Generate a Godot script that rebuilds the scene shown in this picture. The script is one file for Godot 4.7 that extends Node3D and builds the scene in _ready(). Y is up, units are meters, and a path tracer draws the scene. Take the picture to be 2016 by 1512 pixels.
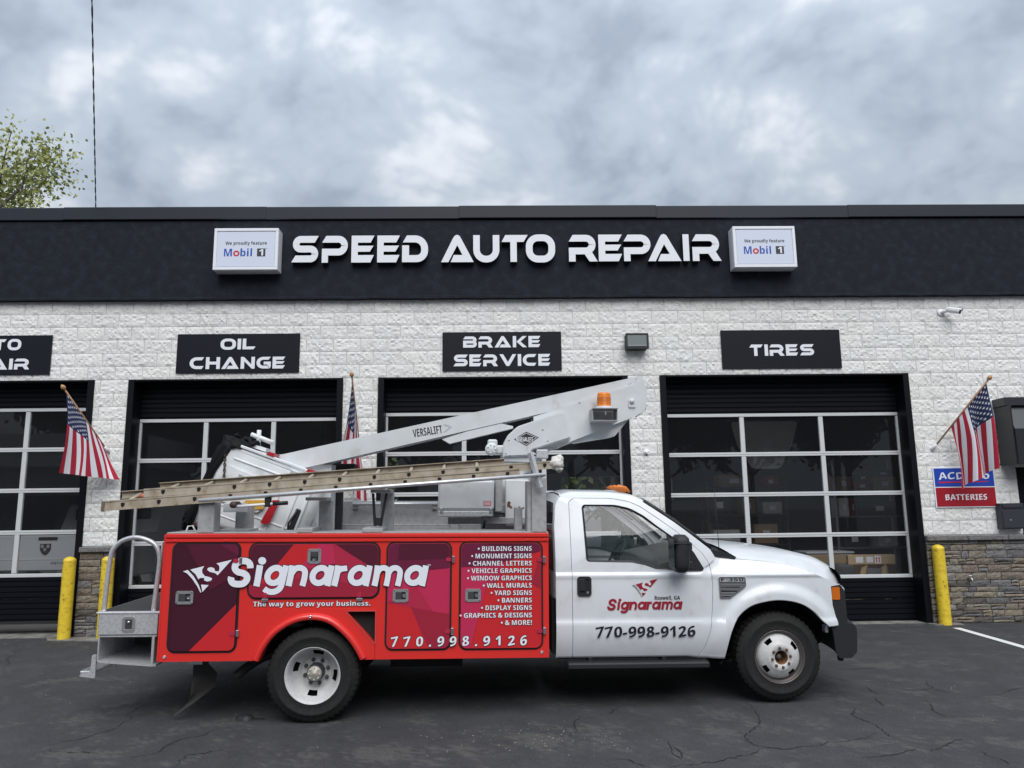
extends Node3D
# An auto repair shop with four bay doors; a red and white bucket truck parked before it under a grey sky.
# World: x right, y up, shop wall on z = 0, camera on +z. Metres.

var M := {}
var used := {}
var rng := RandomNumberGenerator.new()

# ---------- naming and placing ----------
func numbered(n: String) -> String:
	if not used.has(n):
		used[n] = 0
		return n
	used[n] += 1
	return "%s_%03d" % [n, used[n]]

func tag(o: Node, label: String, category: String, group := "") -> Node:
	o.set_meta("label", label)
	o.set_meta("category", category)
	if group != "":
		o.set_meta("group", group)
	return o

func thing(called: String, label: String, category: String, at := Vector3.ZERO, turn := 0.0, group := "") -> Node3D:
	var o := Node3D.new()
	o.name = numbered(called)
	add_child(o)
	o.position = at
	o.rotation.y = turn
	tag(o, label, category, group)
	return o

func part(parent: Node, called: String, mesh: Mesh, m: Material, at := Vector3.ZERO) -> MeshInstance3D:
	var o := MeshInstance3D.new()
	o.name = called if parent != self else numbered(called)
	o.mesh = mesh
	if m != null:
		o.material_override = m
	parent.add_child(o, true)
	o.position = at
	return o

func structure(called: String, mesh: Mesh, m: Material, at := Vector3.ZERO) -> MeshInstance3D:
	var o := part(self, called, mesh, m, at)
	o.set_meta("kind", "structure")
	return o

# ---------- mesh building ----------
func S(smooth := false) -> SurfaceTool:
	var st := SurfaceTool.new()
	st.begin(Mesh.PRIMITIVE_TRIANGLES)
	st.set_smooth_group(0 if smooth else 0xFFFFFFFF)
	return st

func done(st: SurfaceTool) -> ArrayMesh:
	st.index()
	st.generate_normals()
	return st.commit()

func tri(st: SurfaceTool, a: Vector3, b: Vector3, c: Vector3) -> void:
	st.add_vertex(a)
	st.add_vertex(b)
	st.add_vertex(c)

# corners given counter-clockwise as seen from outside
func quad(st: SurfaceTool, a: Vector3, b: Vector3, c: Vector3, d: Vector3) -> void:
	tri(st, a, c, b)
	tri(st, a, d, c)

func box(st: SurfaceTool, c: Vector3, s: Vector3, t := Transform3D.IDENTITY) -> void:
	var h := s * 0.5
	var p := []
	for i in 8:
		p.append(t * (c + Vector3(h.x if i & 1 else -h.x, h.y if i & 2 else -h.y, h.z if i & 4 else -h.z)))
	quad(st, p[4], p[5], p[7], p[6])
	quad(st, p[1], p[0], p[2], p[3])
	quad(st, p[5], p[1], p[3], p[7])
	quad(st, p[0], p[4], p[6], p[2])
	quad(st, p[6], p[7], p[3], p[2])
	quad(st, p[0], p[1], p[5], p[4])

func mm(x0: float, x1: float, y0: float, y1: float, z0: float, z1: float) -> ArrayMesh:
	var st := S()
	bbox(st, Vector3((x0 + x1) / 2, (y0 + y1) / 2, (z0 + z1) / 2), Vector3(absf(x1 - x0), absf(y1 - y0), absf(z1 - z0)))
	return done(st)

# box with chamfered edges
func bbox(st: SurfaceTool, c: Vector3, s: Vector3, bev := -1.0, t := Transform3D.IDENTITY) -> void:
	var b := minf(bev if bev >= 0.0 else 0.004, minf(s.x, minf(s.y, s.z)) * 0.3)
	var h := s * 0.5
	var g := func(x: int, y: int, z: int, k: int) -> Vector3:
		var v := Vector3(h.x - b, h.y - b, h.z - b)
		v[k] += b
		return t * (c + Vector3(v.x * x, v.y * y, v.z * z))
	for sg in [-1, 1]:
		for k in 3:
			var u := (k + 1) % 3
			var w := (k + 2) % 3
			var q := []
			for e in [[-1, -1], [1, -1], [1, 1], [-1, 1]]:
				var n := [0, 0, 0]
				n[k] = sg
				n[u] = e[0]
				n[w] = e[1]
				q.append(g.call(n[0], n[1], n[2], k))
			if sg > 0:
				quad(st, q[0], q[1], q[2], q[3])
			else:
				quad(st, q[3], q[2], q[1], q[0])
	for k in 3:
		var u := (k + 1) % 3
		var w := (k + 2) % 3
		for su in [-1, 1]:
			for sw in [-1, 1]:
				var n0 := [0, 0, 0]
				n0[u] = su
				n0[w] = sw
				n0[k] = -1
				var n1 := n0.duplicate()
				n1[k] = 1
				var a: Vector3 = g.call(n0[0], n0[1], n0[2], u)
				var bb: Vector3 = g.call(n1[0], n1[1], n1[2], u)
				var cc: Vector3 = g.call(n1[0], n1[1], n1[2], w)
				var d: Vector3 = g.call(n0[0], n0[1], n0[2], w)
				if su * sw > 0:
					quad(st, d, cc, bb, a)
				else:
					quad(st, a, bb, cc, d)
	for sx in [-1, 1]:
		for sy in [-1, 1]:
			for sz in [-1, 1]:
				var a: Vector3 = g.call(sx, sy, sz, 0)
				var bb: Vector3 = g.call(sx, sy, sz, 1)
				var cc: Vector3 = g.call(sx, sy, sz, 2)
				if sx * sy * sz > 0:
					tri(st, a, cc, bb)
				else:
					tri(st, a, bb, cc)

# tube through points
func tube(st: SurfaceTool, pts: Array, r, sides := 10, caps := true) -> void:
	var rings := []
	var up := Vector3.UP
	for i in pts.size():
		var d: Vector3 = (pts[mini(i + 1, pts.size() - 1)] - pts[maxi(i - 1, 0)]).normalized()
		if absf(d.dot(up)) > 0.95:
			up = Vector3.RIGHT if absf(d.x) < 0.7 else Vector3.BACK
		var u := d.cross(up).normalized()
		up = u.cross(d).normalized()
		var rr: float = r[i] if r is Array else r
		var ring := []
		for k in sides:
			var a := TAU * k / sides
			ring.append(pts[i] + (u * cos(a) + up * sin(a)) * rr)
		rings.append(ring)
	for i in pts.size() - 1:
		for k in sides:
			var k2 := (k + 1) % sides
			quad(st, rings[i][k], rings[i][k2], rings[i + 1][k2], rings[i + 1][k])
	if caps:
		for k in sides:
			var k2 := (k + 1) % sides
			tri(st, pts[0], rings[0][k], rings[0][k2])
			var e := pts.size() - 1
			tri(st, pts[e], rings[e][k2], rings[e][k])

# profile of (radius, height) turned about local y, placed by t
func lathe(st: SurfaceTool, prof: Array, segs := 24, t := Transform3D.IDENTITY) -> void:
	for i in prof.size() - 1:
		for k in segs:
			var a0 := TAU * k / segs
			var a1 := TAU * (k + 1) / segs
			var p: Vector2 = prof[i]
			var q: Vector2 = prof[i + 1]
			var A := t * Vector3(cos(a0) * p.x, p.y, -sin(a0) * p.x)
			var B := t * Vector3(cos(a1) * p.x, p.y, -sin(a1) * p.x)
			var C := t * Vector3(cos(a1) * q.x, q.y, -sin(a1) * q.x)
			var D := t * Vector3(cos(a0) * q.x, q.y, -sin(a0) * q.x)
			if p.x > 1e-5:
				tri(st, A, C, B)
			if q.x > 1e-5:
				tri(st, A, D, C)

# flat outline (x, y) given depth from z0 (back) to z1 (front)
func prism(st: SurfaceTool, poly_in, z0: float, z1: float, t := Transform3D.IDENTITY, back := true) -> void:
	var poly := PackedVector2Array(poly_in)
	if Geometry2D.is_polygon_clockwise(poly):
		poly.reverse()
	var idx := Geometry2D.triangulate_polygon(poly)
	for i in range(0, idx.size(), 3):
		var a := poly[idx[i]]
		var b := poly[idx[i + 1]]
		var c := poly[idx[i + 2]]
		if (b - a).cross(c - a) < 0.0:
			var s := b
			b = c
			c = s
		tri(st, t * Vector3(a.x, a.y, z1), t * Vector3(c.x, c.y, z1), t * Vector3(b.x, b.y, z1))
		if back:
			tri(st, t * Vector3(a.x, a.y, z0), t * Vector3(b.x, b.y, z0), t * Vector3(c.x, c.y, z0))
	var n := poly.size()
	for i in n:
		var a := poly[i]
		var b := poly[(i + 1) % n]
		quad(st, t * Vector3(a.x, a.y, z0), t * Vector3(b.x, b.y, z0), t * Vector3(b.x, b.y, z1), t * Vector3(a.x, a.y, z1))

# points [x, y, corner radius] -> rounded polyline
func rounded(pts: Array, closed := false, steps := 6) -> PackedVector2Array:
	var out := PackedVector2Array()
	var n := pts.size()
	for i in n:
		var p := Vector2(pts[i][0], pts[i][1])
		var r: float = pts[i][2] if pts[i].size() > 2 else 0.0
		if r <= 0.0 or (not closed and (i == 0 or i == n - 1)):
			out.append(p)
			continue
		var a := Vector2(pts[(i - 1 + n) % n][0], pts[(i - 1 + n) % n][1])
		var b := Vector2(pts[(i + 1) % n][0], pts[(i + 1) % n][1])
		var u := (a - p).normalized()
		var v := (b - p).normalized()
		var half := acos(clampf(u.dot(v), -0.9999, 0.9999)) / 2.0
		var d := minf(r / tan(half), minf((a - p).length(), (b - p).length()) * 0.5)
		var rr := d * tan(half)
		var c := p + (u + v).normalized() * (rr / sin(half))
		var s := p + u * d
		var e := p + v * d
		var a0 := (s - c).angle()
		var da := wrapf((e - c).angle() - a0, -PI, PI)
		for k in steps + 1:
			out.append(c + Vector2.from_angle(a0 + da * k / steps) * rr)
	return out

func rrect(x0: float, x1: float, y0: float, y1: float, r: float, steps := 6) -> PackedVector2Array:
	return rounded([[x0, y0, r], [x1, y0, r], [x1, y1, r], [x0, y1, r]], true, steps)

# smooth curve through 2D points
func spline(pts: Array, steps := 6, closed := false) -> PackedVector2Array:
	var out := PackedVector2Array()
	var n := pts.size()
	for i in (n if closed else n - 1):
		var p0 := Vector2(pts[(i - 1 + n) % n if closed else maxi(i - 1, 0)][0], pts[(i - 1 + n) % n if closed else maxi(i - 1, 0)][1])
		var p1 := Vector2(pts[i][0], pts[i][1])
		var p2 := Vector2(pts[(i + 1) % n][0], pts[(i + 1) % n][1])
		var k3 := (i + 2) % n if closed else mini(i + 2, n - 1)
		var p3 := Vector2(pts[k3][0], pts[k3][1])
		for k in steps:
			out.append(p1.cubic_interpolate(p2, p0, p3, float(k) / steps))
	if not closed:
		out.append(Vector2(pts[n - 1][0], pts[n - 1][1]))
	return out

# a band of given width along a polyline, with depth; sh0/sh1 slant its two ends
func band(st: SurfaceTool, line: PackedVector2Array, width: float, z0: float, z1: float, t := Transform3D.IDENTITY, closed := false, sh0 := 0.0, sh1 := 0.0) -> void:
	var n := line.size()
	var L := PackedVector2Array()
	var R := PackedVector2Array()
	for i in n:
		var a := line[(i - 1 + n) % n] if closed or i > 0 else line[i]
		var b := line[(i + 1) % n] if closed or i < n - 1 else line[i]
		var d0 := (line[i] - a).normalized() if a != line[i] else (b - line[i]).normalized()
		var d1 := (b - line[i]).normalized() if b != line[i] else d0
		var d := (d0 + d1).normalized()
		var m := Vector2(-d.y, d.x)
		var k := clampf(1.0 / maxf(0.3, m.dot(Vector2(-d0.y, d0.x))), 1.0, 2.5)
		var l := line[i] + m * width * 0.5 * k
		var r := line[i] - m * width * 0.5 * k
		if not closed and i == 0:
			l += d * sh0
			r -= d * sh0
		if not closed and i == n - 1:
			l += d * sh1
			r -= d * sh1
		L.append(l)
		R.append(r)
	for i in (n if closed else n - 1):
		var j := (i + 1) % n
		quad(st, t * Vector3(R[i].x, R[i].y, z1), t * Vector3(R[j].x, R[j].y, z1), t * Vector3(L[j].x, L[j].y, z1), t * Vector3(L[i].x, L[i].y, z1))
		quad(st, t * Vector3(L[i].x, L[i].y, z1), t * Vector3(L[j].x, L[j].y, z1), t * Vector3(L[j].x, L[j].y, z0), t * Vector3(L[i].x, L[i].y, z0))
		quad(st, t * Vector3(R[j].x, R[j].y, z1), t * Vector3(R[i].x, R[i].y, z1), t * Vector3(R[i].x, R[i].y, z0), t * Vector3(R[j].x, R[j].y, z0))
	if not closed:
		for e in [0, n - 1]:
			quad(st, t * Vector3(L[e].x, L[e].y, z1), t * Vector3(R[e].x, R[e].y, z1), t * Vector3(R[e].x, R[e].y, z0), t * Vector3(L[e].x, L[e].y, z0))

func disc_poly(cx: float, cy: float, r: float, n := 20, sq := 1.0) -> PackedVector2Array:
	var o := PackedVector2Array()
	for i in n:
		o.append(Vector2(cx + cos(TAU * i / n) * r * sq, cy + sin(TAU * i / n) * r))
	return o

# ---------- materials ----------
func mat(lin: Color, rough := 0.6, metal := 0.0) -> StandardMaterial3D:
	var m := StandardMaterial3D.new()
	m.albedo_color = lin.linear_to_srgb()
	m.roughness = rough
	m.metallic = metal
	return m

func noise(freq: float, octaves := 4, kind := FastNoiseLite.TYPE_SIMPLEX_SMOOTH, sd := 1) -> FastNoiseLite:
	var n := FastNoiseLite.new()
	n.noise_type = kind
	n.frequency = freq
	n.fractal_octaves = octaves
	n.seed = sd
	return n

func noise_tex(n: FastNoiseLite, size := 512, ramp: Array = [], bump := 0.0) -> NoiseTexture2D:
	var t := NoiseTexture2D.new()
	t.width = size
	t.height = size
	t.seamless = true
	t.noise = n
	if bump > 0.0:
		t.as_normal_map = true
		t.bump_strength = bump
	elif ramp.size() > 0:
		var g := Gradient.new()
		var offs := PackedFloat32Array()
		var cols := PackedColorArray()
		for r in ramp:
			offs.append(r[0])
			cols.append(r[1].linear_to_srgb())
		g.offsets = offs
		g.colors = cols
		t.color_ramp = g
	return t

func tri_map(m: StandardMaterial3D, scale: float, world := true) -> StandardMaterial3D:
	m.uv1_triplanar = true
	m.uv1_world_triplanar = world
	m.uv1_scale = Vector3.ONE * scale
	return m

func glass(alpha: float, tint: Color, rough := 0.0) -> StandardMaterial3D:
	var m := mat(tint, rough)
	m.transparency = BaseMaterial3D.TRANSPARENCY_ALPHA
	m.albedo_color.a = alpha
	return m

func grey(v: float) -> Color:
	return Color(v, v, v)

# ---------- lettering ----------
var fonts := {}
func font(bold: bool, slant: float, heavy: float, gap := 0) -> Font:
	var key := "%s %.2f %.2f %d" % [bold, slant, heavy, gap]
	if not fonts.has(key):
		var s := SystemFont.new()
		s.font_names = PackedStringArray(["Droid Sans"])
		s.font_weight = 700 if bold else 400
		var v := FontVariation.new()
		v.base_font = s
		v.variation_embolden = heavy
		v.spacing_glyph = gap
		v.variation_transform = Transform2D(Vector2(1, 0), Vector2(slant, 1), Vector2.ZERO)
		fonts[key] = v
	return fonts[key]

# text that fills the box x0..x1, y0..y1 on the plane z of its parent
func text(parent: Node, s: String, x0: float, x1: float, y0: float, y1: float, z: float, m: Material, bold := true, slant := 0.0, heavy := 0.0, depth := 0.001, called := "lettering", gap := 0) -> MeshInstance3D:
	var tm := TextMesh.new()
	tm.text = s
	tm.font = font(bold, slant, heavy, gap)
	tm.font_size = 48
	tm.pixel_size = 0.01
	tm.depth = 0.01
	tm.curve_step = 1.2
	var b := tm.get_aabb()
	var o := part(parent, called, tm, m)
	var sc := Vector3((x1 - x0) / b.size.x, (y1 - y0) / b.size.y, depth / 0.01)
	o.scale = sc
	o.position = Vector3(x0 - b.position.x * sc.x, y0 - b.position.y * sc.y, z + depth / 2)
	return o

func _ready() -> void:
	rng.seed = 20240
	# ----- camera -----
	var cam := Camera3D.new()
	cam.name = "camera"
	add_child(cam)
	cam.position = Vector3(0, 1.654, 11.5)
	cam.rotation = Vector3(0.166456, -0.023662, -0.012621)
	cam.fov = 53.07
	cam.near = 0.05
	cam.far = 400.0
	cam.current = true
	# ----- sky, exposure -----
	var env := Environment.new()
	env.background_mode = Environment.BG_SKY
	var sm := PanoramaSkyMaterial.new()
	sm.panorama = sky_picture()
	sm.energy_multiplier = 1.0
	env.sky = Sky.new()
	env.sky.sky_material = sm
	env.background_energy_multiplier = 1.0
	env.tonemap_mode = Environment.TONE_MAPPER_LINEAR
	env.tonemap_exposure = 1.8
	env.sdfgi_enabled = true
	env.ssao_enabled = true
	env.ssil_enabled = true
	var we := WorldEnvironment.new()
	we.name = "world_environment"
	we.environment = env
	add_child(we)
	# ----- veiled sun -----
	var sun := DirectionalLight3D.new()
	sun.name = "sun"
	sun.light_energy = 0.5
	sun.light_angular_distance = 50.0
	sun.light_color = Color(1.0, 0.99, 0.98)
	sun.shadow_enabled = true
	sun.rotation_degrees = Vector3(-50, 8, 0)
	add_child(sun)
	# ----- the place -----
	make_materials()
	build_ground()
	build_shop()
	build_doors()
	build_inside()
	build_signs()
	build_fittings()
	build_flags()
	build_trees()
	build_truck()
	build_ladder()
	build_small_things()

func sky_picture() -> ImageTexture:
	var w := 2560
	var h := 1280
	var im := Image.create(w, h, false, Image.FORMAT_RGBH)
	var n1 := noise(3.0, 5, FastNoiseLite.TYPE_SIMPLEX_SMOOTH, 7)
	n1.fractal_gain = 0.56
	var n2 := noise(5.5, 5, FastNoiseLite.TYPE_SIMPLEX_SMOOTH, 21)
	n2.fractal_gain = 0.55
	n2.fractal_type = FastNoiseLite.FRACTAL_RIDGED
	var n3 := noise(1.6, 2, FastNoiseLite.TYPE_SIMPLEX_SMOOTH, 33)
	# broad masses of this sky: azimuth, elevation, half-sizes (degrees), weight
	var masses := [[-14, 30, 9, 7, -0.50], [-27, 27, 7, 7, -0.18], [6, 32.5, 8, 4.0, 0.80], [2, 25.2, 5.5, 1.5, 0.85], [17, 29, 7, 3, -0.62], [2, 28, 5, 1.6, -0.5], [33, 29.5, 8, 2.2, -0.75], [28, 25.5, 7, 1.8, 0.45], [36, 27.5, 4, 1.0, 0.4], [12, 24.5, 7, 1.3, -0.25], [-25, 21, 9, 3, 0.10], [22, 35, 6, 2.5, 0.25], [-33, 33, 5, 4, 0.15], [-5, 22, 6, 2.0, -0.2], [24, 21, 9, 1.6, -0.15]]
	var dark := Color(0.285, 0.338, 0.42)
	var mid := Color(0.405, 0.468, 0.55)
	var light := Color(0.64, 0.675, 0.73)
	for y in h:
		var el := (0.5 - (y + 0.5) / h) * PI
		var eld := rad_to_deg(el)
		if el < -0.02:
			im.fill_rect(Rect2i(0, y, w, h - y), Color(0.10, 0.10, 0.105))
			break
		var up := sin(maxf(el, 0.0))
		# overcast sky: three times as bright overhead as at the horizon
		var gain := 0.385 * (1.0 + 2.0 * up)
		var k := cos(el) / (up + 0.40)
		for x in w:
			var az := ((x + 0.5) / w - 0.5) * TAU
			var px := sin(az) * k
			var pz := -cos(az) * k
			var wx := n3.get_noise_2d(px, pz) * 0.08
			var fine := -n2.get_noise_2d(px + wx * 0.5, pz)
			var d := n1.get_noise_2d(px + wx, pz - wx) * 0.78 + fine * 0.28
			if absf(az) < 1.3 and eld < 60.0:
				var azd := rad_to_deg(az) + wx * 14.0
				var e2 := eld + d * 1.8 + fine * 1.2
				for q in masses:
					var u: float = (azd - q[0]) / q[2]
					var v: float = (e2 - q[1]) / q[3]
					var r := u * u + v * v
					if r < 6.0:
						d += q[4] * exp(-r)
			var c := dark.lerp(mid, smoothstep(-0.60, 0.02, d)).lerp(light, smoothstep(-0.04, 0.46, d))
			c = c.lerp(mid, clampf(1.0 - eld / 14.0, 0.0, 1.0) * 0.6)
			im.set_pixel(x, y, Color(c.r * gain, c.g * gain, c.b * gain))
	return ImageTexture.create_from_image(im)

# ---------- materials ----------
func make_materials() -> void:
	# painted split-face block: white paint, a little grime in blotches, rough broken relief
	var m := mat(Color(1, 1, 1), 0.82)
	m.albedo_texture = noise_tex(noise(0.012, 5, FastNoiseLite.TYPE_SIMPLEX_SMOOTH, 4), 512, [[0.0, Color(0.60, 0.60, 0.57)], [0.3, Color(0.735, 0.735, 0.715)], [0.6, Color(0.785, 0.785, 0.765)], [1.0, Color(0.81, 0.81, 0.79)]])
	var bn := noise(0.03, 5, FastNoiseLite.TYPE_SIMPLEX, 9)
	bn.fractal_type = FastNoiseLite.FRACTAL_RIDGED
	bn.fractal_gain = 0.55
	m.normal_enabled = true
	m.normal_texture = noise_tex(bn, 1024, [], 7.0)
	m.normal_scale = 0.34
	M.block = tri_map(m, 0.9)
	M.blocks = [M.block]
	for c in [Color(0.955, 0.955, 0.95), Color(0.985, 0.985, 0.965), Color(0.93, 0.935, 0.935)]:
		var v: StandardMaterial3D = M.block.duplicate()
		v.albedo_color = c.linear_to_srgb()
		M.blocks.append(v)
	M.mortar = mat(Color(0.70, 0.71, 0.70), 0.9)
	# black stucco of the fascia
	m = mat(Color(1, 1, 1), 0.75)
	m.albedo_texture = noise_tex(noise(0.006, 5, FastNoiseLite.TYPE_SIMPLEX_SMOOTH, 14), 1024, [[0.0, Color(0.009, 0.012, 0.017)], [0.35, Color(0.012, 0.0155, 0.022)], [0.65, Color(0.014, 0.018, 0.026)], [1.0, Color(0.022, 0.027, 0.037)]])
	m.normal_enabled = true
	m.normal_texture = noise_tex(noise(0.035, 5, FastNoiseLite.TYPE_SIMPLEX, 15), 1024, [], 5.0)
	m.normal_scale = 0.55
	m.metallic_specular = 0.3
	M.stucco = tri_map(m, 0.8)
	M.coping = mat(Color(0.018, 0.022, 0.031), 0.45, 0.0)
	M.coping.metallic_specular = 0.4
	M.door_black = mat(Color(0.0045, 0.0055, 0.009), 0.4)
	M.door_black.metallic_specular = 0.3
	M.trim_black = mat(Color(0.004, 0.0045, 0.007), 0.45)
	M.trim_black.metallic_specular = 0.3
	M.alum = mat(Color(0.66, 0.68, 0.69), 0.42, 0.25)
	M.pane = glass(0.11, Color(0.075, 0.085, 0.095))
	M.white_sign = mat(Color(0.80, 0.82, 0.86), 0.35)
	M.sign_black = mat(Color(0.008, 0.010, 0.015), 0.4)
	M.sign_black.metallic_specular = 0.35
	M.letter_white = mat(Color(0.78, 0.80, 0.84), 0.4)
	M.letter_side = mat(Color(0.02, 0.023, 0.028), 0.5)
	# ground
	m = mat(Color(1, 1, 1), 0.86)
	var an := noise(0.05, 5, FastNoiseLite.TYPE_SIMPLEX, 31)
	an.fractal_gain = 0.85
	m.albedo_texture = noise_tex(an, 1024, [[0.0, Color(0.35, 0.35, 0.36)], [0.42, Color(0.62, 0.62, 0.63)], [0.58, Color(0.74, 0.74, 0.75)], [0.72, Color(1.0, 1.0, 1.0)], [1.0, Color(1, 1, 1)]])
	m.normal_enabled = true
	m.normal_texture = noise_tex(noise(0.22, 3, FastNoiseLite.TYPE_SIMPLEX, 32), 1024, [], 3.0)
	m.normal_scale = 0.5
	m.vertex_color_use_as_albedo = true
	M.asphalt = tri_map(m, 0.7)
	M.crack = mat(Color(0.008, 0.008, 0.009), 0.95)
	m = mat(Color(1, 1, 1), 0.9)
	m.albedo_texture = noise_tex(noise(0.01, 5, FastNoiseLite.TYPE_SIMPLEX_SMOOTH, 41), 512, [[0.0, Color(0.10, 0.095, 0.085)], [0.5, Color(0.19, 0.185, 0.17)], [1.0, Color(0.27, 0.26, 0.24)]])
	M.concrete = tri_map(m, 0.9)
	m = mat(Color(1, 1, 1), 0.8)
	m.albedo_texture = noise_tex(noise(0.03, 4, FastNoiseLite.TYPE_SIMPLEX, 42), 512, [[0.0, Color(0.30, 0.30, 0.30)], [0.28, Color(0.66, 0.66, 0.66)], [1.0, Color(0.82, 0.82, 0.81)]])
	M.road_paint = tri_map(m, 1.4)
	# ledge stone, six tones
	M.stone = []
	var tones := [Color(0.205, 0.20, 0.20), Color(0.155, 0.152, 0.155), Color(0.25, 0.218, 0.175), Color(0.285, 0.24, 0.18), Color(0.125, 0.112, 0.10), Color(0.27, 0.26, 0.235), Color(0.215, 0.175, 0.14)]
	var stn := noise_tex(noise(0.014, 5, FastNoiseLite.TYPE_SIMPLEX, 51), 512, [[0.0, grey(0.45)], [0.5, grey(0.85)], [1.0, grey(1.0)]])
	var stb := noise_tex(noise(0.03, 5, FastNoiseLite.TYPE_SIMPLEX, 52), 512, [], 9.0)
	for c in tones:
		m = mat(c, 0.88)
		m.albedo_texture = stn
		m.normal_enabled = true
		m.normal_texture = stb
		m.normal_scale = 0.9
		M.stone.append(tri_map(m, 2.2))
	M.stone_cap = tri_map(M.stone[0].duplicate(), 2.0)
	M.yellow = mat(Color(1, 1, 1), 0.45)
	M.yellow.albedo_texture = noise_tex(noise(0.012, 5, FastNoiseLite.TYPE_SIMPLEX, 61), 512, [[0.0, Color(0.07, 0.05, 0.02)], [0.155, Color(0.12, 0.085, 0.03)], [0.18, Color(0.55, 0.38, 0.025)], [0.4, Color(0.70, 0.50, 0.03)], [1.0, Color(0.80, 0.60, 0.05)]])
	tri_map(M.yellow, 1.6)
	M.wood = mat(Color(0.42, 0.25, 0.12), 0.5)
	M.lumber = mat(Color(0.46, 0.33, 0.19), 0.8)
	M.carton = mat(Color(0.36, 0.25, 0.15), 0.85)
	M.steel = mat(Color(0.55, 0.56, 0.57), 0.35, 0.8)
	M.dark_steel = mat(Color(0.05, 0.05, 0.055), 0.45, 0.4)
	M.black = mat(Color(0.010, 0.010, 0.012), 0.55)
	M.rubber = mat(Color(0.013, 0.013, 0.014), 0.8)
	M.white_paint = mat(Color(0.78, 0.79, 0.80), 0.35)
	M.inside_wall = mat(Color(0.20, 0.20, 0.205), 0.8)
	M.inside_floor = mat(Color(0.28, 0.28, 0.27), 0.5)

# ---------- ground ----------
func gy(z: float) -> float:
	return -0.0218 * clampf(z, 0.0, 20.0)

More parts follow.
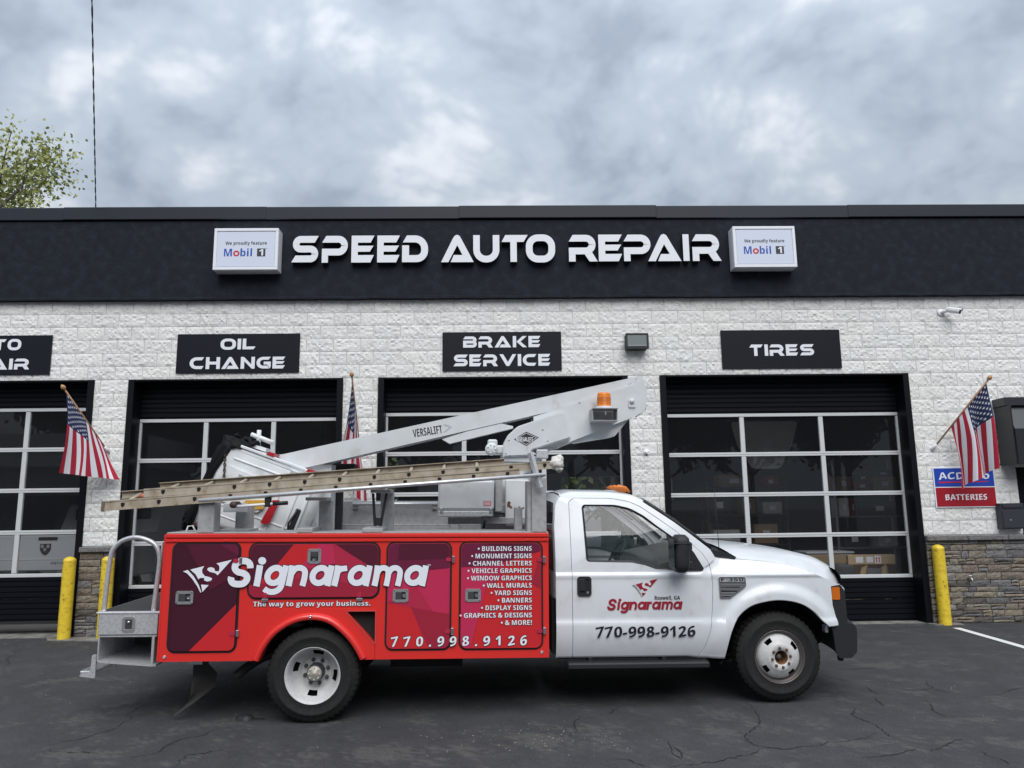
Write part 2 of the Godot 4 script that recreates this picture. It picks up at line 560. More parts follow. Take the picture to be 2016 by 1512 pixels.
func build_ground() -> void:
	var st := S(true)
	var patch := noise(0.35, 4, FastNoiseLite.TYPE_SIMPLEX, 71)
	var fine := noise(2.2, 4, FastNoiseLite.TYPE_SIMPLEX, 72)
	var grain := noise(11.0, 2, FastNoiseLite.TYPE_SIMPLEX, 74)
	var tone := noise(0.22, 3, FastNoiseLite.TYPE_SIMPLEX_SMOOTH, 73)
	# worn spots where the sealer has gone and the pale aggregate shows: x, z, half sizes
	var worn := [[-1.0, 5.3, 0.75, 0.17], [-0.2, 5.25, 0.42, 0.2], [0.35, 5.05, 0.35, 0.2], [0.6, 4.75, 0.28, 0.13], [1.75, 4.95, 0.3, 0.16], [2.75, 5.3, 0.3, 0.1], [4.1, 4.75, 0.55, 0.13], [-3.3, 5.2, 0.5, 0.12], [4.3, 2.7, 0.6, 0.16], [3.9, 5.4, 0.7, 0.2], [-4.6, 2.7, 0.6, 0.1]]
	var shade := func(x: float, z: float) -> Color:
		var t := tone.get_noise_2d(x, z)
		var c := Color(0.060, 0.061, 0.066) * (1.0 + 0.16 * t)
		var f := fine.get_noise_2d(x, z)
		c = c * (1.0 + 0.20 * f)
		var w := 0.0
		for q in worn:
			var u: float = (x - q[0]) / q[2]
			var v: float = (z - q[1]) / q[3]
			w = maxf(w, 1.15 - (u * u + v * v))
		var g := grain.get_noise_2d(x, z)
		w = smoothstep(0.15, 0.75, w + patch.get_noise_2d(x * 3.0, z * 3.0) * 0.9 + f * 0.9 + g * 0.8 - 0.35)
		return c.lerp(Color(0.145, 0.137, 0.118), w * 0.42) * (1.0 + 0.16 * g)
	var cell := func(x0: float, z0: float, x1: float, z1: float) -> void:
		var P := [Vector3(x0, gy(z0), z0), Vector3(x0, gy(z1), z1), Vector3(x1, gy(z1), z1), Vector3(x1, gy(z0), z0)]
		for i in [0, 2, 1, 0, 3, 2]:
			var p: Vector3 = P[i]
			st.set_color(shade.call(p.x, p.z))
			st.add_vertex(p)
	var cuts_x := [-160.0, -80.0, -40.0, -20.0, -12.0]
	var x := -9.0
	while x < 9.01:
		cuts_x.append(x)
		x += 0.04
	cuts_x.append_array([12.0, 20.0, 40.0, 80.0, 160.0])
	var cuts_z := [-160.0, -60.0, -20.0, -4.0, 0.0]
	var z := 0.06
	while z < 7.0:
		cuts_z.append(z)
		z += 0.035
	cuts_z.append_array([8.0, 10.0, 14.0, 20.0, 40.0, 80.0, 160.0])
	for i in cuts_x.size() - 1:
		for k in cuts_z.size() - 1:
			if cuts_z[k + 1] <= 0.0 and cuts_z[k] >= -20.0 and cuts_x[i] >= -12.0 and cuts_x[i + 1] <= 12.0:
				continue
			cell.call(cuts_x[i], cuts_z[k], cuts_x[i + 1], cuts_z[k + 1])
	var g := structure("asphalt_ground", done(st), M.asphalt)
	# cracks
	var lines := [
		[[-3.62, 5.07], [-3.58, 5.00], [-3.52, 4.96], [-3.49, 4.87], [-3.36, 4.83], [-3.32, 4.74], [-3.29, 4.66], [-3.23, 4.56], [-3.24, 4.36], [-3.22, 4.25], [-3.33, 4.08], [-3.33, 3.93], [-3.31, 3.75], [-3.27, 3.69]],
		[[-3.51, 5.03], [-3.46, 5.11], [-3.37, 5.14], [-3.10, 5.16], [-3.03, 5.20]],
		[[-2.78, 5.36], [-2.74, 5.28], [-2.62, 5.24], [-2.58, 5.19], [-2.59, 5.02], [-2.56, 4.91], [-2.48, 4.84], [-2.41, 4.80], [-2.36, 4.66]],
		[[-2.34, 5.53], [-2.34, 5.43], [-2.33, 5.26], [-2.22, 5.23], [-2.11, 5.15]],
		[[-6.16, 1.05], [-6.01, 1.50], [-5.82, 1.76], [-5.73, 2.01]],
		[[-4.90, 3.03], [-4.73, 2.85], [-4.55, 2.71], [-4.48, 2.59]],
		[[0.56, 5.01], [0.64, 4.86], [0.64, 4.66], [0.72, 4.46]],
		[[0.91, 4.42], [1.00, 4.34], [1.09, 4.20]],
		[[1.33, 5.17], [1.30, 5.38], [1.33, 5.58]],
		[[0.87, 5.55], [0.97, 5.59], [1.04, 5.71]],
		[[2.31, 4.11], [2.29, 4.34], [2.24, 4.56], [2.22, 4.69], [2.18, 4.79], [2.05, 4.95], [1.97, 5.08], [1.94, 5.19], [1.97, 5.30], [2.02, 5.36], [2.18, 5.41], [2.33, 5.36], [2.45, 5.35], [2.54, 5.26], [2.69, 5.24], [2.87, 5.18], [3.02, 5.06]],
		[[2.02, 5.36], [1.89, 5.48], [1.61, 5.63], [1.40, 5.69], [1.21, 5.72]],
		[[3.61, 2.74], [3.72, 2.84], [3.93, 2.84], [4.16, 2.77]],
		[[3.43, 3.13], [3.51, 3.27], [3.59, 3.40]],
		[[3.64, 3.54], [3.61, 3.75], [3.62, 3.92]],
		[[3.53, 4.01], [3.45, 4.31]],
		[[3.18, 4.29], [3.15, 4.40], [3.06, 4.56], [3.08, 4.67], [3.12, 4.80], [3.10, 4.97], [3.09, 5.15], [3.12, 5.28]],
		[[3.87, 3.77], [4.02, 3.78], [4.22, 3.72]],
		[[4.35, 3.37], [4.27, 3.59], [4.25, 3.76], [4.38, 3.95]],
		[[3.95, 4.13], [3.88, 4.36], [3.81, 4.44], [3.83, 4.64]],
		[[3.17, 5.55], [3.30, 5.44], [3.46, 5.33], [3.59, 5.26]],
		[[3.56, 5.50], [3.56, 5.62], [3.59, 5.71], [3.58, 5.82]],
		[[4.66, 3.99], [4.85, 3.90], [5.09, 3.75]],
		[[2.65, 5.62], [2.82, 5.59], [3.00, 5.52], [3.15, 5.43]],
		[[1.34, 5.26], [1.35, 5.42], [1.35, 5.54]],
	]
	var cst := S()
	for l in lines:
		var pts := PackedVector2Array()
		var n: int = l.size()
		for i in n - 1:
			var a := Vector2(l[i][0], l[i][1])
			var b := Vector2(l[i + 1][0], l[i + 1][1])
			var steps := maxi(2, int(a.distance_to(b) / 0.035))
			for k in steps:
				pts.append(a.lerp(b, float(k) / steps) + Vector2(rng.randf_range(-1, 1), rng.randf_range(-1, 1)) * 0.016)
		pts.append(Vector2(l[n - 1][0], l[n - 1][1]))
		for i in pts.size() - 1:
			var along := float(i) / pts.size()
			var w0 := (0.0016 + 0.0042 * rng.randf()) * (0.35 + 0.65 * sin(along * PI))
			var d := (pts[i + 1] - pts[i]).normalized()
			var m := Vector2(-d.y, d.x) * w0
			var e := d * 0.003
			var q := [pts[i] - e - m, pts[i] - e + m, pts[i + 1] + e + m, pts[i + 1] + e - m]
			var v := []
			for p in q:
				v.append(Vector3(p.x, gy(p.y) + 0.0035, p.y))
			quad(cst, v[0], v[1], v[2], v[3])
	var c := part(g, "cracks", done(cst), M.crack)
	c.set_meta("kind", "stuff")
	# concrete strip along the doors and footing of the piers
	st = S()
	var ap := rounded([[-12, -0.6], [9, -0.6], [9, -0.02], [6.75, 0.0], [6.7, 0.2], [6.3, 0.22], [6.25, 0.02], [2.8, 0.03], [2.6, 0.25], [1.9, 0.25], [1.7, 0.04], [-1.5, 0.03], [-1.7, 0.25], [-2.4, 0.25], [-2.5, 0.05], [-5.2, 0.1], [-5.3, 0.42], [-6.2, 0.3], [-6.35, 0.06], [-12, 0.05]])
	var turn := Transform3D(Basis(Vector3.RIGHT, Vector3(0, 0, 1), Vector3.UP), Vector3.ZERO)
	prism(st, ap, -0.06, 0.005, turn)
	structure("concrete_apron", done(st), M.concrete)
	# painted stall line
	st = S()
	quad(st, Vector3(6.39, gy(0.45) + 0.004, 0.45), Vector3(6.39, gy(5.2) + 0.004, 5.2), Vector3(6.50, gy(5.2) + 0.004, 5.2), Vector3(6.50, gy(0.45) + 0.004, 0.45))
	structure("parking_line", done(st), M.road_paint)

# ---------- the shop ----------
const DOORS := [[-9.18, -5.98], [-5.473, -2.276], [-1.748, 2.032], [2.522, 6.352]]
const DOOR_TOP := 3.70
const SIDE_DOOR := [7.86, 8.86]
const XW0 := -11.0
const XW1 := 11.0

func free_spans(x0: float, x1: float, y: float) -> Array:
	var cuts := []
	if y < DOOR_TOP - 0.01:
		cuts.append_array(DOORS)
	if y < 2.25:
		cuts.append(SIDE_DOOR)
	cuts.sort_custom(func(a, b): return a[0] < b[0])
	var out := []
	var at := x0
	for c in cuts:
		if c[0] > at:
			out.append([at, minf(c[0], x1)])
		at = maxf(at, c[1])
	if at < x1:
		out.append([at, x1])
	return out

func block_mesh(sd: int) -> ArrayMesh:
	# unit: 0.3964 x 0.1942 face, broken relief
	var n := noise(5.5, 4, FastNoiseLite.TYPE_SIMPLEX, 100 + sd)
	n.fractal_type = FastNoiseLite.FRACTAL_RIDGED
	var st := S()
	var nx := 12
	var ny := 6
	var w := 0.4015
	var h := 0.1985
	var P := []
	for j in ny + 1:
		for i in nx + 1:
			var u := float(i) / nx
			var v := float(j) / ny
			var edge := 0.0 if i == 0 or j == 0 or i == nx or j == ny else 1.0
			var z := 0.007 + edge * 0.003 + (0.004 + edge * 0.009) * n.get_noise_3d(u * 1.1 + v * 0.35, v * 0.6, sd * 3.7)
			var jx := 0.0
			var jy := 0.0
			if edge >= 1.0:
				jx = n.get_noise_2d(u * 40.0, v * 40.0) * 0.007
				jy = n.get_noise_2d(u * 40.0 + 9.0, v * 40.0) * 0.006
			P.append(Vector3((u - 0.5) * w + jx, (v - 0.5) * h + jy, z))
	for j in ny:
		for i in nx:
			var a := j * (nx + 1) + i
			if (i + j + sd) % 2 == 0:
				quad(st, P[a], P[a + 1], P[a + nx + 2], P[a + nx + 1])
			else:
				quad(st, P[a + 1], P[a + nx + 2], P[a + nx + 1], P[a])
	# returns
	for i in nx:
		var b := Vector3(0, 0, -0.03)
		quad(st, Vector3(P[i].x, P[i].y, -0.03), Vector3(P[i + 1].x, P[i + 1].y, -0.03), P[i + 1], P[i])
		var t := ny * (nx + 1) + i
		quad(st, P[t], P[t + 1], Vector3(P[t + 1].x, P[t + 1].y, -0.03), Vector3(P[t].x, P[t].y, -0.03))
	for j in ny:
		var l := j * (nx + 1)
		var l2 := l + nx + 1
		quad(st, P[l], P[l2], Vector3(P[l2].x, P[l2].y, -0.03), Vector3(P[l].x, P[l].y, -0.03))
		quad(st, Vector3(P[l + nx].x, P[l + nx].y, -0.03), Vector3(P[l2 + nx].x, P[l2 + nx].y, -0.03), P[l2 + nx], P[l + nx])
	return done(st)

func stone_mesh(sd: int) -> ArrayMesh:
	# rough ledge stone, unit 1 x 1 face standing 0.03 proud
	var r := RandomNumberGenerator.new()
	r.seed = 900 + sd
	var st := S()
	var nx := 4
	var ny := 3
	var P := []
	for j in ny + 1:
		for i in nx + 1:
			var u := float(i) / nx
			var v := float(j) / ny
			var inner := i > 0 and i < nx and j > 0 and j < ny
			var z := r.randf_range(0.0, 0.014) + (0.010 if inner else 0.0)
			var jx := r.randf_range(-0.05, 0.05) * (1.0 if inner else 0.35)
			var jy := r.randf_range(-0.08, 0.08) * (1.0 if inner else 0.5)
			P.append(Vector3(clampf(u + jx, 0.0, 1.0) - 0.5, clampf(v + jy, 0.0, 1.0) - 0.5, z))
	for j in ny:
		for i in nx:
			var a := j * (nx + 1) + i
			quad(st, P[a], P[a + 1], P[a + nx + 2], P[a + nx + 1])
	var rim := []
	for i in nx + 1:
		rim.append(P[i])
	for j in range(1, ny + 1):
		rim.append(P[j * (nx + 1) + nx])
	for i in range(nx - 1, -1, -1):
		rim.append(P[ny * (nx + 1) + i])
	for j in range(ny - 1, 0, -1):
		rim.append(P[j * (nx + 1)])
	for i in rim.size():
		var a: Vector3 = rim[i]
		var b: Vector3 = rim[(i + 1) % rim.size()]
		quad(st, Vector3(a.x, a.y, -0.045), Vector3(b.x, b.y, -0.045), b, a)
	return done(st)

func build_shop() -> void:
	var shop := thing("repair_shop", "long white block auto repair shop with black fascia and stone base behind the truck", "building")
	# backing of the wall: grouted core behind the faces
	var st := S()
	for y in [[0.0, 2.25], [2.25, DOOR_TOP], [DOOR_TOP, 5.0]]:
		for s in free_spans(XW0, XW1, (y[0] + y[1]) / 2):
			box(st, Vector3((s[0] + s[1]) / 2, (y[0] + y[1]) / 2, -0.1545), Vector3(s[1] - s[0], y[1] - y[0], 0.30))
	var wall := part(shop, "block_wall", done(st), M.mortar)
	# split-face blocks in running bond
	var blocks := []
	for v in 14:
		blocks.append(block_mesh(v))
	var list := []
	for row in range(-12, 6):
		var y0 := DOOR_TOP + row * 0.2032
		var off := 0.2032 if posmod(row, 2) == 1 else 0.0
		for s in free_spans(XW0, XW1, y0 + 0.1):
			var x: float = s[0]
			while x < s[1] - 0.01:
				var nxt := (floorf((x - off + 0.03) / 0.4064) + 1.0) * 0.4064 + off
				var x1 := minf(nxt, s[1])
				if s[1] - x1 < 0.06:
					x1 = s[1]
				list.append([x, x1, y0])
				x = x1
	list.sort_custom(func(a, b): return absf(a[0] + a[1] - 0.8) < absf(b[0] + b[1] - 0.8))
	var rest := S()
	for i in list.size():
		var b: Array = list[i]
		var w: float = b[1] - b[0]
		var me: ArrayMesh = blocks[rng.randi() % blocks.size()]
		var at := Vector3((b[0] + b[1]) / 2, b[2] + 0.1016, 0.0)
		var sc := Vector3((w - 0.0049) / 0.4015, 1, 1)
		if rng.randf() < 0.5:
			sc.x *= -1.0
		if i < 300:
			var o := part(wall, "concrete_block", me, M.blocks[rng.randi() % 4], at)
			o.scale = Vector3(absf(sc.x), 1, rng.randf_range(0.8, 1.15))
			if sc.x < 0.0:
				o.rotation.z = PI
		else:
			rest.append_from(me, 0, Transform3D(Basis(Vector3(absf(sc.x), 0, 0), Vector3.UP, Vector3.BACK), at))
	var far := part(wall, "outer_blocks", rest.commit(), M.block)
	far.set_meta("kind", "stuff")
	# stone wainscot
	var stones := []
	for v in 12:
		stones.append(stone_mesh(v))
	var veneer := Node3D.new()
	veneer.name = "stone_veneer"
	shop.add_child(veneer)
	var mortar_dark := mat(Color(0.03, 0.03, 0.03), 0.95)
	for s in free_spans(XW0, XW1, 1.0):
		var base := S()
		box(base, Vector3((s[0] + s[1]) / 2, 0.58, 0.012), Vector3(s[1] - s[0], 1.16, 0.03))
		part(veneer, "mortar_bed", done(base), mortar_dark)
	var cnt := 0
	var srest := S()
	for s in free_spans(XW0, XW1, 1.0):
		var seen: bool = (s[0] > -6.1 and s[1] < -5.3) or s[0] > 6.0
		var y := 0.0
		while y < 1.165:
			var h := minf(rng.randf_range(0.075, 0.115), 1.18 - y)
			if 1.18 - y - h < 0.05:
				h = 1.18 - y
			var x: float = s[0]
			while x < s[1] - 0.005:
				var w := rng.randf_range(0.11, 0.36)
				if s[1] - x - w < 0.09:
					w = s[1] - x
				var cells := [[y, h]]
				if rng.randf() < 0.34:
					var k := rng.randf_range(0.42, 0.58)
					cells = [[y, h * k], [y + h * k, h * (1 - k)]]
				for c in cells:
					var at := Vector3(x + w / 2, c[0] + c[1] / 2, 0.045)
					var sc := Vector3(w - 0.007, c[1] - 0.008, rng.randf_range(0.5, 1.2))
					if seen and x < 8.1 and cnt < 300:
						var o := part(veneer, "ledge_stone", stones[rng.randi() % 12], M.stone[rng.randi() % 7], at)
						o.scale = sc
						cnt += 1
					else:
						srest.append_from(stones[rng.randi() % 12], 0, Transform3D(Basis.from_scale(sc), at))
				x += w
			y += h
	var so := part(veneer, "outer_ledge_stones", srest.commit(), M.stone[0])
	so.set_meta("kind", "stuff")
	for s in free_spans(XW0, XW1, 1.0):
		var x: float = s[0]
		while x < s[1] - 0.01:
			var w := minf(0.61, s[1] - x)
			if s[1] - x - w < 0.15:
				w = s[1] - x
			var cst := S()
			bbox(cst, Vector3(0, 0, 0), Vector3(w - 0.006, 0.075, 0.115), 0.010)
			part(veneer, "cap_stone", done(cst), M.stone_cap, Vector3(x + w / 2, 1.2125, 0.045))
			x += w
	# fascia and coping
	st = S()
	bbox(st, Vector3(0, 5.545, -0.10), Vector3(XW1 - XW0, 1.27, 0.36), 0.012)
	part(shop, "fascia", done(st), M.stucco)
	st = S()
	var wave := noise(0.7, 3, FastNoiseLite.TYPE_SIMPLEX, 81)
	for i in 110:
		var xa := XW0 + (XW1 - XW0) * i / 110.0
		var xb := XW0 + (XW1 - XW0) * (i + 1) / 110.0
		var ha := 0.034 + wave.get_noise_1d(xa * 6.0) * 0.010
		var hb := 0.034 + wave.get_noise_1d(xb * 6.0) * 0.010
		var top := 4.945
		quad(st, Vector3(xa, top - ha, 0.105), Vector3(xb, top - hb, 0.105), Vector3(xb, top, 0.105), Vector3(xa, top, 0.105))
		quad(st, Vector3(xa, top, 0.105), Vector3(xb, top, 0.105), Vector3(xb, top + 0.012, 0.081), Vector3(xa, top + 0.012, 0.081))
		quad(st, Vector3(xa, top - ha, 0.0), Vector3(xb, top - hb, 0.0), Vector3(xb, top - hb, 0.105), Vector3(xa, top - ha, 0.105))
	part(shop, "drip_band", done(st), M.stucco)
	var joints := [XW0, -9.65, -6.597, -3.518, -0.513, 2.551, 5.613, 8.66, XW1]
	for i in joints.size() - 1:
		var d: float = [0.010, 0.0, 0.006, 0.002][i % 4]
		var c := S()
		bbox(c, Vector3(0, 6.285 + d, -0.14), Vector3(joints[i + 1] - joints[i] + (0.03 if i % 2 == 0 else -0.004), 0.205, 0.50 + d * 2), 0.008)
		part(shop, "coping_panel", done(c), M.coping, Vector3((joints[i] + joints[i + 1]) / 2, 0, 0))
	# roof deck and shell behind
	var shell := S()
	box(shell, Vector3(0, 5.2, -7.0), Vector3(XW1 - XW0 - 0.1, 0.2, 13.4))
	part(shop, "roof_deck", done(shell), M.inside_wall)
	part(shop, "side_wall", mm(XW0, XW0 + 0.2, 0, 5.1, -13.7, -0.31), M.inside_wall)
	part(shop, "side_wall", mm(XW1 - 0.2, XW1, 0, 5.1, -13.7, -0.31), M.inside_wall)
	var back := S()
	# rear wall with two rear bay openings
	var B := [[XW0, -6.6], [-3.15, 2.15], [5.8, XW1]]
	for b in B:
		box(back, Vector3((b[0] + b[1]) / 2, 2.55, -13.8), Vector3(b[1] - b[0], 5.1, 0.2))
	box(back, Vector3(-4.875, 4.30, -13.8), Vector3(3.45, 1.6, 0.2))
	box(back, Vector3(3.975, 3.95, -13.8), Vector3(3.65, 2.3, 0.2))
	part(shop, "rear_wall", done(back), M.inside_wall)
	part(shop, "shop_floor", mm(-11, 11, -0.07, 0.001, -14.5, -0.6), M.inside_floor)
	# black steel angle round each bay
	for d in DOORS:
		for sx in [0, 1]:
			var fx: float = d[sx] + (0.045 if sx == 0 else -0.045)
			part(shop, "door_jamb", mm(fx - 0.045, fx + 0.045, 0.0, DOOR_TOP, -0.30, 0.035), M.trim_black)
		part(shop, "door_header", mm(d[0] + 0.09, d[1] - 0.09, DOOR_TOP - 0.03, DOOR_TOP - 0.001, -0.30, 0.034), M.trim_black)

# ---------- bay doors ----------
func rib_panel(w: float, y0: float, y1: float, pitch: float) -> ArrayMesh:
	var st := S()
	var n := maxi(1, int(round((y1 - y0) / pitch)))
	var p := (y1 - y0) / n
	for i in n:
		var a := y0 + i * p
		var pr := [[a, 0.0], [a + p * 0.12, -0.014], [a + p * 0.24, -0.014], [a + p * 0.36, 0.0], [a + p, 0.0]]
		for k in 4:
			quad(st, Vector3(-w / 2, pr[k][0], pr[k][1]), Vector3(w / 2, pr[k][0], pr[k][1]), Vector3(w / 2, pr[k + 1][0], pr[k + 1][1]), Vector3(-w / 2, pr[k + 1][0], pr[k + 1][1]))
	box(st, Vector3(0, (y0 + y1) / 2, -0.035), Vector3(w, y1 - y0, 0.04))
	return done(st)

func build_doors() -> void:
	var lift := [0.185, 0.0, 0.06, 0.0]
	var labels := ["glazed bay door at the left edge, raised a hand above the ground", "glazed bay door under the OIL CHANGE sign", "glazed bay door under the BRAKE SERVICE sign, behind the boom", "glazed bay door under the TIRES sign"]
	var rails := [0.655, 1.275, 1.89, 2.50, 3.105]
	for i in 4:
		var d: Array = DOORS[i]
		var w: float = d[1] - d[0] - 0.10
		var cx: float = (d[0] + d[1]) / 2
		var door := thing("bay_door", labels[i], "garage door", Vector3(cx, lift[i], -0.24), 0.0, "bay doors of the repair shop")
		# black ribbed sections
		var top: float = DOOR_TOP - 0.03 - lift[i]
		part(door, "ribbed_panel", rib_panel(w, 0.01, 0.315, 0.076), M.door_black)
		part(door, "ribbed_panel", rib_panel(w, 0.325, 0.628, 0.076), M.door_black)
		part(door, "ribbed_panel", rib_panel(w, 3.137, minf(3.43, top), 0.074), M.door_black)
		if top > 3.46:
			part(door, "ribbed_panel", rib_panel(w, 3.438, top - 0.002, 0.074), M.door_black)
		var st := S()
		box(st, Vector3(0, -0.012, -0.02), Vector3(w, 0.04, 0.04))
		part(door, "bottom_seal", done(st), M.rubber)
		# aluminium grid
		for r in rails.size():
			var hh := 0.062 if r > 0 and r < 4 else 0.05
			part(door, "rail", mm(-w / 2, w / 2, rails[r] - hh / 2, rails[r] + hh / 2, -0.04, 0.006), M.alum)
			if r > 0 and r < 4:
				part(door, "section_joint", mm(-w / 2, w / 2, rails[r] - 0.002, rails[r] + 0.002, 0.004, 0.0075), M.dark_steel)
		var cols := [-w / 2 + 0.035, -w / 6 + 0.006, w / 6 - 0.006, w / 2 - 0.035]
		for r in 4:
			for c in 4:
				var sw := 0.07
				part(door, "stile", mm(cols[c] - sw / 2, cols[c] + sw / 2, rails[r] + 0.031, rails[r + 1] - 0.031, -0.04, 0.004), M.alum)
			for c in 3:
				var x0: float = cols[c] + 0.035
				var x1: float = cols[c + 1] - 0.035
				var pm := S()
				quad(pm, Vector3(x0, rails[r] + 0.03, -0.018), Vector3(x1, rails[r] + 0.03, -0.018), Vector3(x1, rails[r + 1] - 0.03, -0.018), Vector3(x0, rails[r + 1] - 0.03, -0.018))
				part(door, "pane", done(pm), M.pane)

# ---------- lettering of the shop signs: wide square-cut capitals, 230 units high, y down ----------
const WIDE := {
	"S": [240, ["b", [[222, 30], [39, 30, 41], [39, 113, 41], [209, 113, 42], [209, 197, 42], [18, 197]], 58, 17, 18]],
	"P": [232, ["b", [[18, 30], [201, 30, 55], [201, 140, 55], [0, 140]], 58, 18, 0], ["p", [[0, 168], [55, 168], [55, 230], [0, 230]]]],
	"E": [205, ["p", [[0, 0], [203, 0], [170, 60], [57, 60], [57, 87], [195, 87], [163, 138], [57, 138], [57, 167], [200, 167], [170, 230], [0, 230]]]],
	"D": [225, ["b", [[23, 30], [195, 30, 84], [195, 199, 84], [60, 199]], 60, 18, 0], ["p", [[0, 85], [60, 85], [60, 229], [0, 229]]]],
	"A": [283, ["p", [[0, 231], [105, 22], [118, 4], [138, -4], [158, 4], [170, 22], [282, 231], [83, 231], [110, 170], [185, 170], [140, 85], [63, 231]]]],
	"U": [226, ["b", [[28, 0], [28, 206, 80], [198, 206, 80], [198, 0]], 57, 0, 0]],
	"T": [225, ["p", [[0, 60], [33, 0], [225, 0], [190, 60], [130, 60], [130, 231], [75, 231], [75, 60]]]],
	"O": [252, ["c", [[29, 25, 75], [223, 25, 75], [223, 208, 75], [29, 208, 75]], 58]],
	"R": [247, ["b", [[18, 30], [203, 30, 57], [203, 140, 57], [0, 140]], 58, 18, 0], ["p", [[0, 168], [57, 168], [57, 231], [0, 231]]], ["p", [[130, 160], [200, 150], [247, 231], [177, 231]]]],
	"I": [57, ["p", [[0, 0], [57, 0], [57, 230], [0, 230]]]],
	"L": [210, ["p", [[0, 0], [57, 0], [57, 170], [212, 170], [178, 230], [0, 230]]]],
	"C": [235, ["b", [[212, 30], [30, 30, 82], [30, 200, 82], [212, 200]], 58, 17, 17]],
	"H": [227, ["p", [[0, 0], [57, 0], [57, 87], [170, 87], [170, 0], [227, 0], [227, 230], [170, 230], [170, 143], [57, 143], [57, 230], [0, 230]]]],
	"N": [227, ["p", [[0, 0], [48, 0], [170, 145], [170, 0], [227, 0], [227, 230], [180, 230], [57, 84], [57, 230], [0, 230]]]],
	"G": [235, ["b", [[212, 30], [30, 30, 82], [30, 200, 82], [205, 200, 12], [205, 122], [118, 122]], 56, 17, 0]],
	"B": [232, ["b", [[18, 30], [198, 30, 43], [198, 116, 43], [57, 116]], 57, 18, 0], ["b", [[57, 116], [203, 116, 43], [203, 201, 43], [0, 201]], 57, 0, 0], ["p", [[0, 87], [57, 87], [57, 175], [0, 175]]]],
	"K": [240, ["p", [[0, 0], [57, 0], [57, 230], [0, 230]]], ["p", [[62, 115], [165, 0], [236, 0], [131, 115], [240, 230], [167, 230]]]],
	"V": [280, ["p", [[0, 0], [62, 0], [140, 152], [218, 0], [280, 0], [172, 216], [155, 230], [125, 230], [108, 216]]]],
}

# one letter, scaled to the box; returns the mesh
func wide_letter(ch: String, x0: float, x1: float, y0: float, y1: float, z0: float, z1: float) -> ArrayMesh:
	var g: Array = WIDE[ch]
	var t := Transform3D(Basis(Vector3((x1 - x0) / g[0], 0, 0), Vector3(0, (y1 - y0) / 230.0, 0), Vector3.BACK), Vector3(x0, y0, 0))
	var st := S()
	for i in range(1, g.size()):
		var op: Array = g[i]
		var d := (i - 1) * 0.0006
		if op[0] == "p":
			var poly := PackedVector2Array()
			for p in op[1]:
				poly.append(Vector2(p[0], 230 - p[1]))
			prism(st, poly, z0, z1 - d, t)
		else:
			var path := []
			for p in op[1]:
				path.append([p[0], 230 - p[1], p[2] if p.size() > 2 else 0])
			if op[0] == "b":
				band(st, rounded(path, false, 8), op[2], z0, z1 - d, t, false, op[3], op[4])
			else:
				band(st, rounded(path, true, 8), op[2], z0, z1 - d, t, true)
	return done(st)

func wide_text(parent: Node, s: String, x0: float, x1: float, y0: float, y1: float, z: float, m: Material) -> void:
	var gap := 26.0
	var total := -gap
	for ch in s:
		total += WIDE[ch][0] + gap
	var k := (x1 - x0) / total
	var x := x0
	for ch in s:
		var w: float = WIDE[ch][0] * k
		part(parent, "letter", wide_letter(ch, x, x + w, y0, y1, z, z + 0.004), m)
		x += w + gap * k

